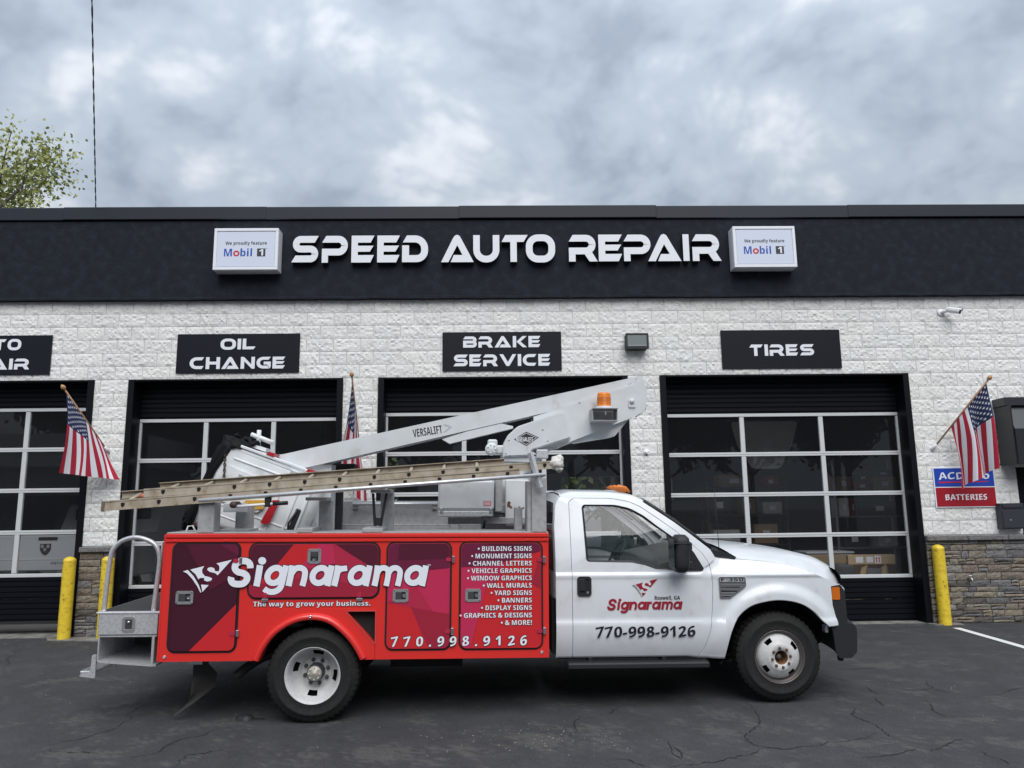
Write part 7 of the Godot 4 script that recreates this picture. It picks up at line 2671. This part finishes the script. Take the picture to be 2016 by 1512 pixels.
	band(st, PackedVector2Array([Vector2(348, 617), Vector2(440, 560), Vector2(533, 602), Vector2(442, 664)]), 3.5, 0.302, 0.303, em, true)
	part(dm, "emblem_line", done(st), M.letter_white)
	text(dm, "VERSALIFT", 1.785, 1.958, 2.478, 2.526, 0.3025, M.letter_white, true, 0.15)
	# hydraulic motor
	st = S(true)
	lathe(st, [Vector2(0, -0.08), Vector2(0.062, -0.08), Vector2(0.066, -0.06), Vector2(0.066, 0.03), Vector2(0.055, 0.045), Vector2(0, 0.047)], 20, Transform3D(Basis(Vector3.RIGHT, PI / 2), Vector3(1.535, 2.405, 0.22)))
	var hm := part(lift, "hydraulic_motor", done(st), W)
	for i in 7:
		var a := TAU * i / 7.0
		part(hm, "bolt", lathe_z([Vector2(0.009, 0), Vector2(0.008, 0.008), Vector2(0, 0.009)], Vector3(1.535 + cos(a) * 0.042, 2.405 + sin(a) * 0.042, 0.265), 6), M.alu)
	st = S()
	bbox(st, Vector3(1.545, 2.47, 0.2), Vector3(0.10, 0.07, 0.10), 0.015)
	bbox(st, Vector3(1.62, 2.40, 0.18), Vector3(0.10, 0.09, 0.12), 0.015)
	part(hm, "motor_block", done(st), W)
	# beacon
	st = S(true)
	lathe(st, [Vector2(0.076, 2.842), Vector2(0.073, 2.85), Vector2(0.069, 2.97), Vector2(0.064, 2.988), Vector2(0, 2.992)], 28, Transform3D(Basis.IDENTITY, Vector3(2.70, 0, 0.30)))
	var bc := part(lift, "beacon", done(st), mat(Color(0.72, 0.20, 0.015), 0.22))
	for y in [2.87, 2.885, 2.90, 2.915, 2.93]:
		st = S(true)
		lathe(st, [Vector2(0.0725, y), Vector2(0.074, y + 0.004), Vector2(0.072, y + 0.008)], 28, Transform3D(Basis.IDENTITY, Vector3(2.70, 0, 0.30)))
		part(bc, "lens_ring", done(st), mat(Color(0.60, 0.15, 0.01), 0.25))
	st = S(true)
	lathe(st, [Vector2(0.086, 2.822), Vector2(0.086, 2.838), Vector2(0.078, 2.846), Vector2(0, 2.846)], 28, Transform3D(Basis.IDENTITY, Vector3(2.70, 0, 0.30)))
	part(bc, "beacon_base", done(st), W)
	st = S()
	bbox(st, Vector3(2.698, 2.818, 0.29), Vector3(0.262, 0.010, 0.24), 0.003)
	bbox(st, Vector3(2.572, 2.752, 0.27), Vector3(0.010, 0.13, 0.19), 0.003)
	bbox(st, Vector3(2.824, 2.752, 0.27), Vector3(0.010, 0.13, 0.19), 0.003)
	bbox(st, Vector3(2.698, 2.692, 0.29), Vector3(0.242, 0.008, 0.22), 0.003)
	part(bc, "beacon_bracket", done(st), M.grey_paint)
	st = S(true)
	tube(st, [Vector3(2.70, 2.81, 0.36), Vector3(2.705, 2.75, 0.37)], 0.008, 6)
	part(bc, "bracket_bolt", done(st), M.alu)
	# maker's lettering on the boom
	var bl := Node3D.new()
	bl.name = "boom_lettering"
	lift.add_child(bl)
	bl.position = Vector3(0.725, 2.530, 0.130)
	bl.rotation.z = 0.158
	text(bl, "VERSALIFT", 0.0, 0.305, 0.0, 0.082, 0.0005, M.black, true)
	for k in 2:
		st = S()
		band(st, PackedVector2Array([Vector2(0.325 + k * 0.016, 0.085), Vector2(0.385 + k * 0.022, 0.045), Vector2(0.315 + k * 0.016, 0.003)]), 0.004, 0.0, 0.001)
		part(bl, "chevron", done(st), M.latch)
	# bucket: lies on its side, mouth to the rear
	var ax := Vector2(0.939, -0.343)
	var dn := Vector2(-0.343, -0.939)
	var mouth := Vector2(-1.124, 2.485)
	var bt := Transform3D(Basis(Vector3(ax.x, ax.y, 0), Vector3(dn.x, dn.y, 0), Vector3.BACK), Vector3(mouth.x, mouth.y, 0))
	var sec := []
	for i in 13:
		var u := i / 12.0
		var x := 1.04 * u
		var hh := 0.88 - 0.12 * u
		var wz := 0.34 - 0.03 * u
		var lip := 0.02 if i == 0 or i == 1 else 0.0
		if i == 12:
			hh -= 0.05
			wz -= 0.03
		var ring := []
		for p in rrect(-wz - lip, wz + lip, 0.0 + 0.03 * u - lip, hh + lip, 0.07, 5):
			ring.append(bt * Vector3(x + (0.02 if i == 12 else 0.0), p.y, p.x))
		sec.append(ring)
	st = S(true)
	for i in 12:
		for k in sec[i].size():
			var k2: int = (k + 1) % sec[i].size()
			quad(st, sec[i][k], sec[i + 1][k], sec[i + 1][k2], sec[i][k2])
	for k in range(1, sec[12].size() - 1):
		tri(st, sec[12][0], sec[12][k], sec[12][k + 1])
	W = M.lift_white.duplicate()
	W.albedo_color = Color(1.08, 1.08, 1.08)
	var bk := part(lift, "bucket", done(st), W)
	# moulded ribs and step pockets on the near side
	var tilt := bt * Transform3D(Basis(Vector3.UP, 0.026), Vector3(0, 0, 0.334))
	for q in [[0.02, 1.00, 0.135, 0.155, 0.030], [0.06, 0.99, 0.600, 0.622, 0.022], [0.10, 0.98, 0.700, 0.718, 0.022]]:
		st = S()
		bbox(st, Vector3((q[0] + q[1]) / 2, (q[2] + q[3]) / 2, 0.0), Vector3(q[1] - q[0], q[3] - q[2], q[4]), 0.007, tilt)
		part(bk, "moulded_rib", done(st), W)
	# lid flange with its shadow gap
	st = S()
	bbox(st, Vector3(0.53, 0.012, 0.0), Vector3(1.02, 0.030, 0.035), 0.006, tilt)
	part(bk, "lid_flange", done(st), W)
	st = S()
	bbox(st, Vector3(0.53, 0.052, -0.004), Vector3(1.02, 0.030, 0.022), 0.005, tilt)
	part(bk, "lid_flange", done(st), W)
	# end frame and hinge straps at the bucket foot
	for q in [[0.70, 0.016], [0.86, 0.030], [0.975, 0.03]]:
		st = S()
		bbox(st, Vector3(q[0], 0.46, 0.0), Vector3(q[1], 0.56, 0.030), 0.007, tilt)
		part(bk, "end_rib", done(st), W)
	st = S()
	bbox(st, Vector3(0.935, 0.50, 0.004), Vector3(0.05, 0.22, 0.05), 0.01, tilt)
	part(bk, "control_valve", done(st), M.dark_steel)
	st = S(true)
	tube(st, [tilt * Vector3(0.93, 0.40, 0.03), tilt * Vector3(0.90, 0.55, 0.06), tilt * Vector3(0.95, 0.72, 0.05), tilt * Vector3(1.02, 0.80, 0.0)], 0.011, 8)
	part(bk, "hydraulic_hose", done(st), M.black)
	st = S()
	prism(st, rounded([[0.10, 0.22, 0.04], [0.62, 0.26, 0.03], [0.58, 0.56, 0.03], [0.10, 0.58, 0.04]], true), 0.335, 0.352, bt)
	part(bk, "step_panel", done(st), W)
	st = S()
	prism(st, [Vector2(0.26, 0.27), Vector2(0.36, 0.28), Vector2(0.36, 0.40), Vector2(0.26, 0.40)], 0.352, 0.353, bt)
	part(bk, "step_pocket", done(st), M.grey_paint)
	st = S()
	prism(st, [Vector2(-0.565, 1.885), Vector2(-0.635, 1.885), Vector2(-0.745, 1.665), Vector2(-0.69, 1.648), Vector2(-0.655, 1.66)], 0.345, 0.356)
	part(bk, "red_tape", done(st), mat(Color(0.42, 0.01, 0.02), 0.4))
	st = S()
	prism(st, [Vector2(-0.70, 1.885), Vector2(-0.89, 1.885), Vector2(-0.97, 1.80), Vector2(-0.93, 1.78), Vector2(-0.72, 1.80)], 0.345, 0.362)
	part(bk, "yellow_pad", done(st), mat(Color(0.60, 0.33, 0.03), 0.6))
	st = S()
	prism(st, [Vector2(0.72, 0.06), Vector2(0.79, 0.06), Vector2(0.79, 0.12), Vector2(0.72, 0.12)], 0.32, 0.345, bt)
	part(bk, "bracket", done(st), M.alu)
	for q in [[-0.30, 2.195], [-0.70, 2.365]]:
		st = S()
		prism(st, [Vector2(0, 0), Vector2(0.07, -0.026), Vector2(0.05, -0.052), Vector2(-0.02, -0.026)], 0.15, 0.347, Transform3D(Basis.IDENTITY, Vector3(q[0], q[1], 0)))
		part(bk, "red_marker", done(st), mat(Color(0.40, 0.015, 0.03), 0.4))
	# chain
	for i in 11:
		var c := Vector3(-1.115 + 0.0 * i, 2.345 - 0.028 * i, 0.365)
		var lk := []
		for k in 9:
			var a := TAU * k / 8.0
			var off := Vector3(cos(a) * 0.011, sin(a) * 0.019, 0) if i % 2 == 0 else Vector3(0, sin(a) * 0.019, cos(a) * 0.011)
			lk.append(c + off)
		st = S(true)
		tube(st, lk, 0.0045, 6, false)
		part(bk, "chain_link", done(st), mat(Color(0.10, 0.06, 0.045), 0.6, 0.4))
	# valve handle frame on top
	st = S(true)
	tube(st, [Vector3(-0.944, 2.555, 0.1), Vector3(-0.715, 2.468, 0.1)], 0.024, 12)
	var vh := part(bk, "handle_bar", done(st), W)
	st = S(true)
	tube(st, [Vector3(-0.867, 2.43, 0.1), Vector3(-0.865, 2.60, 0.1)], 0.023, 12)
	part(vh, "handle_stem", done(st), W)
	st = S()
	prism(st, [Vector2(-0.96, 2.47), Vector2(-0.76, 2.405), Vector2(-0.765, 2.37), Vector2(-0.97, 2.44)], 0.0, 0.2)
	part(vh, "handle_base", done(st), W)
	part(lift, "bucket_mount", mm(-0.42, -0.12, 1.55, 2.25, -0.25, 0.05), W)

# ---------- rear step, flap, pipe ----------
func build_rear() -> void:
	var st: SurfaceTool
	var rs := Node3D.new()
	rs.name = "rear_step"
	truck.add_child(rs)
	# drawer box
	part(rs, "drawer_box", mm(-1.94, -1.345, 0.715, 0.895, -1.0, 0.985), M.alu)
	st = S()
	bbox(st, Vector3(-1.665, 0.808, 0.992), Vector3(0.53, 0.175, 0.016), 0.004)
	part(rs, "drawer_front", done(st), M.alu)
	part(rs, "deck_plate", mm(-1.955, -1.335, 0.897, 0.915, -1.01, 1.005), M.alu)
	st = S()
	box(st, Vector3(-1.64, 0.9165, 0.0), Vector3(0.60, 0.002, 1.90))
	part(rs, "grip_mat", done(st), mat(Color(0.035, 0.036, 0.038), 0.8))
	part(rs, "weld_edge", mm(-1.425, -1.40, 0.70, 0.90, 0.985, 1.005), M.dark_steel)
	var lt := Node3D.new()
	lt.name = "drawer_latch"
	rs.add_child(lt)
	lt.position = Vector3(-1.672, 0.808, 1.0)
	st = S()
	ring_plate(st, rrect(-0.045, 0.045, -0.055, 0.055, 0.016, 4), 0.022, 0.0, 0.006)
	part(lt, "bezel", done(st), M.latch)
	st = S()
	bbox(st, Vector3(0, 0, 0.002), Vector3(0.06, 0.08, 0.004), 0.002)
	part(lt, "paddle", done(st), M.latch_dark)
	part(lt, "key_lock", lathe_z([Vector2(0.013, 0), Vector2(0.012, 0.006), Vector2(0, 0.007)], Vector3(0, 0.018, 0.004), 12), M.chrome)
	# open box under it
	var F := [[-1.925, -1.345, 0.700, 0.714], [-1.925, -1.345, 0.455, 0.470]]
	part(rs, "box_top", mm(-1.93, -1.40, 0.698, 0.713, 0.25, 0.99), M.alu)
	st = S()
	prism(st, [Vector2(-1.925, 0.500), Vector2(-1.91, 0.485), Vector2(-1.46, 0.448), Vector2(-1.42, 0.450), Vector2(-1.42, 0.465), Vector2(-1.91, 0.502)], 0.25, 0.99)
	part(rs, "box_bottom", done(st), M.alu)
	part(rs, "box_side", mm(-1.930, -1.916, 0.495, 0.700, 0.25, 0.988), M.alu)
	part(rs, "box_side", mm(-1.470, -1.445, 0.455, 0.700, 0.25, 0.989), M.alu)
	part(rs, "box_side", mm(-1.415, -1.345, 0.50, 0.700, 0.25, 0.95), M.dark_steel)
	part(rs, "box_back", mm(-1.92, -1.40, 0.455, 0.70, 0.235, 0.249), M.dark_steel)
	# grab hoop
	var hoop := spline([[-1.910, 0.915], [-1.898, 1.221], [-1.884, 1.402], [-1.854, 1.472], [-1.789, 1.529], [-1.680, 1.556], [-1.564, 1.528], [-1.490, 1.471], [-1.457, 1.358], [-1.467, 1.149], [-1.482, 0.918]], 6)
	st = S(true)
	var hp := []
	for p in hoop:
		hp.append(Vector3(p.x, p.y, 0.96))
	tube(st, hp, 0.021, 12)
	part(rs, "grab_hoop", done(st), M.alu)
	# folding step
	st = S()
	prism(st, rounded([[-2.095, 0.362, 0.01], [-1.950, 0.345, 0.01], [-1.955, 0.545, 0.015], [-1.990, 0.545, 0.015], [-1.995, 0.40, 0.02], [-2.06, 0.40, 0.01]], true), 0.93, 0.945)
	part(rs, "step_hanger", done(st), M.alu)
	st = S()
	prism(st, rounded([[-2.095, 0.362, 0.01], [-1.950, 0.345, 0.01], [-1.955, 0.545, 0.015], [-1.990, 0.545, 0.015], [-1.995, 0.40, 0.02], [-2.06, 0.40, 0.01]], true), 0.55, 0.565)
	part(rs, "step_hanger", done(st), M.alu)
	part(rs, "step_tread", mm(-2.09, -1.96, 0.388, 0.402, 0.565, 0.93), M.alu)
	for k in 6:
		part(rs, "tread_bar", mm(-2.085 + 0.022 * k, -2.078 + 0.022 * k, 0.4021, 0.408, 0.57, 0.925), M.steel)
	# tail lamp bracket at the rear corner
	st = S(true)
	tube(st, [Vector3(-1.335, 1.53, 1.12), Vector3(-1.378, 1.525, 1.12), Vector3(-1.378, 1.36, 1.12)], 0.012, 8)
	var tb := part(rs, "lamp_guard", done(st), M.alu)
	st = S()
	bbox(st, Vector3(-1.345, 1.44, 1.08), Vector3(0.04, 0.12, 0.10), 0.01)
	part(tb, "tail_lamp", done(st), mat(Color(0.30, 0.015, 0.02), 0.25))
	part(rs, "rear_wall", mm(-1.344, -1.323, 0.527, 1.59, -1.19, 1.19), M.red)
	# mud flap
	var L := [Vector3(-1.144, 0.53, 0.86), Vector3(-1.144, 0.462, 0.86), Vector3(-1.128, 0.353, 0.90), Vector3(-1.110, 0.204, 0.98), Vector3(-1.175, 0.11, 0.96), Vector3(-1.250, 0.028, 0.93)]
	var R := [Vector3(-0.970, 0.53, 0.98), Vector3(-0.970, 0.467, 0.98), Vector3(-0.920, 0.364, 0.88), Vector3(-0.950, 0.242, 0.84), Vector3(-1.09, 0.130, 0.94), Vector3(-1.244, 0.022, 0.96)]
	st = S(true)
	for i in 5:
		for k in 6:
			var f := func(j: int, u: float) -> Vector3: return L[j].lerp(R[j], u) + Vector3(-0.02 * sin(u * PI), 0, 0)
			quad(st, f.call(i + 1, k / 6.0), f.call(i + 1, (k + 1) / 6.0), f.call(i, (k + 1) / 6.0), f.call(i, k / 6.0))
	part(rs, "mud_flap", done(st), mat(Color(0.030, 0.029, 0.028), 0.7))
	part(rs, "flap_bracket", mm(-1.15, -1.02, 0.46, 0.53, 0.985, 0.995), M.alu)
	st = S(true)
	tube(st, [Vector3(-0.35, 0.55, 0.75), Vector3(-0.55, 0.48, 0.85), Vector3(-0.66, 0.415, 0.90), Vector3(-0.745, 0.345, 0.92)], 0.042, 12, false)
	part(rs, "tail_pipe", done(st), mat(Color(0.03, 0.026, 0.024), 0.7))

# ---------- things carried on the truck: ladder, bucket cover ----------
func build_ladder() -> void:
	var tb := truck.transform
	var m := mat(Color(1, 1, 1), 0.75)
	m.albedo_texture = noise_tex(noise(0.01, 5, FastNoiseLite.TYPE_SIMPLEX, 221), 512, [[0.0, Color(0.16, 0.08, 0.04)], [0.12, Color(0.30, 0.245, 0.18)], [0.5, Color(0.38, 0.325, 0.25)], [1.0, Color(0.43, 0.38, 0.305)]])
	tri_map(m, 1.1, false)
	var ld := thing("extension_ladder", "weathered tan extension ladder lying along the rack over the red body", "ladder")
	ld.transform = tb * Transform3D(Basis.IDENTITY, Vector3(-1.86, 1.79, 1.2))
	var O := Vector3(-1.86, 1.79, 1.2)
	var hole := mat(Color(0.006, 0.006, 0.006), 0.9)
	# rails: near lower, near upper, far lower, far upper
	var rails := [[Vector2(-1.864, 1.837), Vector2(1.76, 2.132), 1.22, 0.084], [Vector2(-1.530, 1.950), Vector2(2.085, 2.208), 1.216, 0.070], [Vector2(-1.874, 1.934), Vector2(1.76, 2.18), 0.85, 0.070], [Vector2(-1.540, 2.016), Vector2(1.640, 2.249), 0.846, 0.060]]
	for r in rails:
		var d: Vector2 = (r[1] - r[0]).normalized()
		var n := Vector2(-d.y, d.x)
		var h: float = r[3] / 2
		# channel section swept along the rail
		for q in [[-h, h, 0.0, 0.006], [h - 0.006, h, -0.030, 0.0], [-h, -h + 0.006, -0.030, 0.0], [h - 0.010, h + 0.002, 0.0061, 0.010], [-h - 0.001, -h + 0.010, 0.0061, 0.010]]:
			var st := S()
			var sg := 1.0 if r[2] > 1.0 else -1.0
			prism(st, [r[0] + n * q[0], r[1] + n * q[0], r[1] + n * q[1], r[0] + n * q[1]], q[2] * sg + r[2] - O.z, q[3] * sg + r[2] - O.z, Transform3D(Basis.IDENTITY, Vector3(-O.x, -O.y, 0)))
			part(ld, "rail", done(st), m)
	for k in 2:
		var a: Vector2 = rails[k][0]
		var d: Vector2 = (rails[k][1] - a).normalized()
		var first := 0.165
		for i in 12:
			var p := a + d * (first + 0.3055 * i)
			if p.x > rails[k][1].x - 0.02:
				continue
			var z0: float = rails[k][2]
			var fa: Vector2 = rails[k + 2][0]
			var fd: Vector2 = (rails[k + 2][1] - fa).normalized()
			var fp := fa + fd * ((p.x - fa.x) / fd.x)
			if fp.x < rails[k + 2][1].x and fp.x > fa.x:
				var st := S(true)
				tube(st, [Vector3(fp.x, fp.y, rails[k + 2][2]) - O, Vector3(p.x, p.y, z0) - O], 0.018, 8)
				part(ld, "rung", done(st), m)
			var hs := S()
			prism(hs, PackedVector2Array([Vector2(-0.016, 0.013), Vector2(0.0, 0.018), Vector2(0.016, 0.014), Vector2(0.016, 0.0), Vector2(0.006, -0.016), Vector2(-0.004, -0.019), Vector2(-0.014, -0.008)]), 0.0, 0.0115, Transform3D(Basis.IDENTITY, Vector3(p.x, p.y, z0) - O))
			part(ld, "rung_end", done(hs), hole)
	# end cap and rope knot
	var cap := S()
	bbox(cap, Vector3(-1.866, 1.836, 1.21) - O, Vector3(0.03, 0.09, 0.05), 0.006)
	part(ld, "foot_cap", done(cap), mat(Color(0.16, 0.12, 0.09), 0.8))
	var kn := S(true)
	tube(kn, [Vector3(-1.70, 1.905, 0.93) - O, Vector3(-1.64, 1.925, 0.97) - O, Vector3(-1.60, 1.915, 1.0) - O], [0.012, 0.026, 0.010], 8)
	part(ld, "cord_knot", done(kn), mat(Color(0.40, 0.12, 0.07), 0.8))
	# padding tied round the fore end
	var pad := thing("wrapped_padding", "crumpled white tape padding round the fore end of the ladder", "padding")
	pad.transform = tb * Transform3D(Basis.IDENTITY, Vector3(2.10, 2.215, 1.2))
	for q in [[0.0, 0.0, 0.0, 0.060], [0.02, 0.045, 0.0, 0.036], [0.015, -0.045, 0.01, 0.036]]:
		var st := S(true)
		var nn := noise(18.0, 3, FastNoiseLite.TYPE_SIMPLEX, 231)
		for j in 10:
			for i in 14:
				var f := func(a: int, b: int) -> Vector3:
					var th := PI * b / 10.0
					var ph := TAU * a / 14.0
					var dd := Vector3(sin(th) * cos(ph), cos(th), sin(th) * sin(ph))
					return Vector3(q[0], q[1], q[2]) + dd * q[3] * (1.0 + 0.45 * nn.get_noise_3dv(dd * 0.12 + Vector3(q[1], 0, 0)))
				quad(st, f.call(i, j), f.call(i + 1, j), f.call(i + 1, j + 1), f.call(i, j + 1))
		part(pad, "tape_wad", done(st), mat(Color(0.62, 0.60, 0.57), 0.7))
	# black vinyl cover over the bucket mouth
	var ax := Vector2(0.939, -0.343)
	var dn := Vector2(-0.343, -0.939)
	var bt := Transform3D(Basis(Vector3(ax.x, ax.y, 0), Vector3(dn.x, dn.y, 0), Vector3.BACK), Vector3(-1.124, 2.485, 0))
	var cv := thing("bucket_cover", "wrinkled black vinyl cover drawn over the mouth of the white bucket", "cover")
	cv.transform = tb * bt
	var wr := noise(3.2, 4, FastNoiseLite.TYPE_SIMPLEX, 241)
	wr.fractal_type = FastNoiseLite.FRACTAL_RIDGED
	var st := S(true)
	var peri := rrect(-0.365, 0.365, -0.025, 0.905, 0.10, 8)
	var nu := peri.size() * 3
	var rows := 18
	var grid := []
	for j in rows + 1:
		var v := float(j) / rows
		var ring := []
		for i in nu:
			var k := int(i / 3.0)
			var p := peri[k].lerp(peri[(k + 1) % peri.size()], (i % 3) / 3.0)
			# how far the hem reaches over the bucket: most on the top edge
			var reach := 0.05 + 0.20 * clampf(1.0 - (p.y + 0.02) / 0.12, 0, 1)
			var c := Vector2(0, 0.44)
			var x := lerpf(reach, -0.035, minf(v / 0.62, 1.0))
			var s := 1.0 + 0.03 * sin(minf(v / 0.62, 1.0) * PI)
			if v > 0.62:
				var w := (v - 0.62) / 0.38
				s = 1.0 - 0.98 * w
				x = -0.035 - 0.10 * sin(w * PI / 2) + 0.02
			var q := c + (p - c) * s
			var n := wr.get_noise_3d(q.x * 1.6, q.y * 1.6, x * 2.2 + 3.0)
			var out := (p - c).normalized() * (0.030 * n + 0.05 * clampf((p.y - 0.45) / 0.4, 0, 1))
			ring.append(Vector3(x - 0.03 * n, q.y + out.y + 0.008 * wr.get_noise_2d(i * 0.35, v * 5.0), q.x + out.x))
		grid.append(ring)
	for j in rows:
		for i in nu:
			var i2 := (i + 1) % nu
			quad(st, grid[j][i], grid[j][i2], grid[j + 1][i2], grid[j + 1][i])
	var slack := S(true)
	for j in 14:
		for i in 22:
			var f := func(a: int, b: int) -> Vector3:
				var th := PI * b / 14.0
				var ph := TAU * a / 22.0
				var dd := Vector3(sin(th) * cos(ph), cos(th), sin(th) * sin(ph))
				var r := 1.0 + 0.35 * wr.get_noise_3dv(dd * 0.45 + Vector3(4, 0, 0))
				return Vector3(-0.02, 0.80, 0.16) + Vector3(dd.x * 0.10, dd.y * 0.17, dd.z * 0.21) * r
			quad(slack, f.call(i, j), f.call(i + 1, j), f.call(i + 1, j + 1), f.call(i, j + 1))
	var vm := mat(Color(0.007, 0.008, 0.009), 0.5)
	part(cv, "slack_fold", done(slack), vm)
	vm.metallic_specular = 0.22
	part(cv, "vinyl_sheet", done(st), vm)
	st = S(true)
	var cord := []
	for i in 30:
		var u := i / 29.0
		cord.append(Vector3(0.26 - 0.24 * u + 0.02 * sin(u * 9.0), -0.055 - 0.02 * sin(u * 20.0), 0.12 + 0.10 * sin(u * 7.0)))
	tube(st, cord, 0.022, 8)
	part(cv, "gathered_hem", done(st), vm)

func build_small_things() -> void:
	# scrap on the ground by the rear wheel
	var rg := thing("rubber_scrap", "dark rubber scrap lying on the asphalt behind the rear wheel", "scrap", Vector3(-2.20, gy(4.33), 4.33))
	var st := S(true)
	var n := noise(6.0, 3, FastNoiseLite.TYPE_SIMPLEX, 251)
	for q in [[0.0, 0.0, 0.085, 0.045], [0.11, 0.02, 0.06, 0.012]]:
		for j in 6:
			for i in 14:
				var f := func(a: int, b: int) -> Vector3:
					var r := 1.0 - b / 6.0
					var ph := TAU * a / 14.0
					var k := 1.0 + 0.4 * n.get_noise_2d(cos(ph) * 0.3 + q[0] * 9.0, sin(ph) * 0.3)
					return Vector3(q[0] + cos(ph) * q[2] * r * k, q[3] * sqrt(1.0 - r * r) * k, q[1] + sin(ph) * q[2] * 0.7 * r * k)
				quad(st, f.call(i + 1, j), f.call(i, j), f.call(i, j + 1), f.call(i + 1, j + 1))
	part(rg, "scrap", done(st), mat(Color(0.012, 0.013, 0.015), 0.6))
	# grit and pale chips
	var chips := S()
	for i in 260:
		var x := rng.randf_range(-7, 7)
		var z := rng.randf_range(0.4, 6.2)
		if rng.randf() < 0.35:
			x = 0.35 + rng.randfn() * 0.45
			z = 5.0 + rng.randfn() * 0.22
		var r := rng.randf_range(0.0015, 0.0045) * (2.0 if rng.randf() < 0.04 else 1.0)
		bbox(chips, Vector3.ZERO, Vector3(r * 2.2, r, r * 1.6), r * 0.3, Transform3D(Basis(Vector3.UP, rng.randf() * TAU), Vector3(x, gy(z) + r * 0.4 + 0.001, z)))
	var co := part(self, "gravel_chips", done(chips), mat(Color(0.34, 0.33, 0.31), 0.9))
	co.set_meta("kind", "stuff")
	tag(co, "pale stone chips scattered on the asphalt", "gravel")
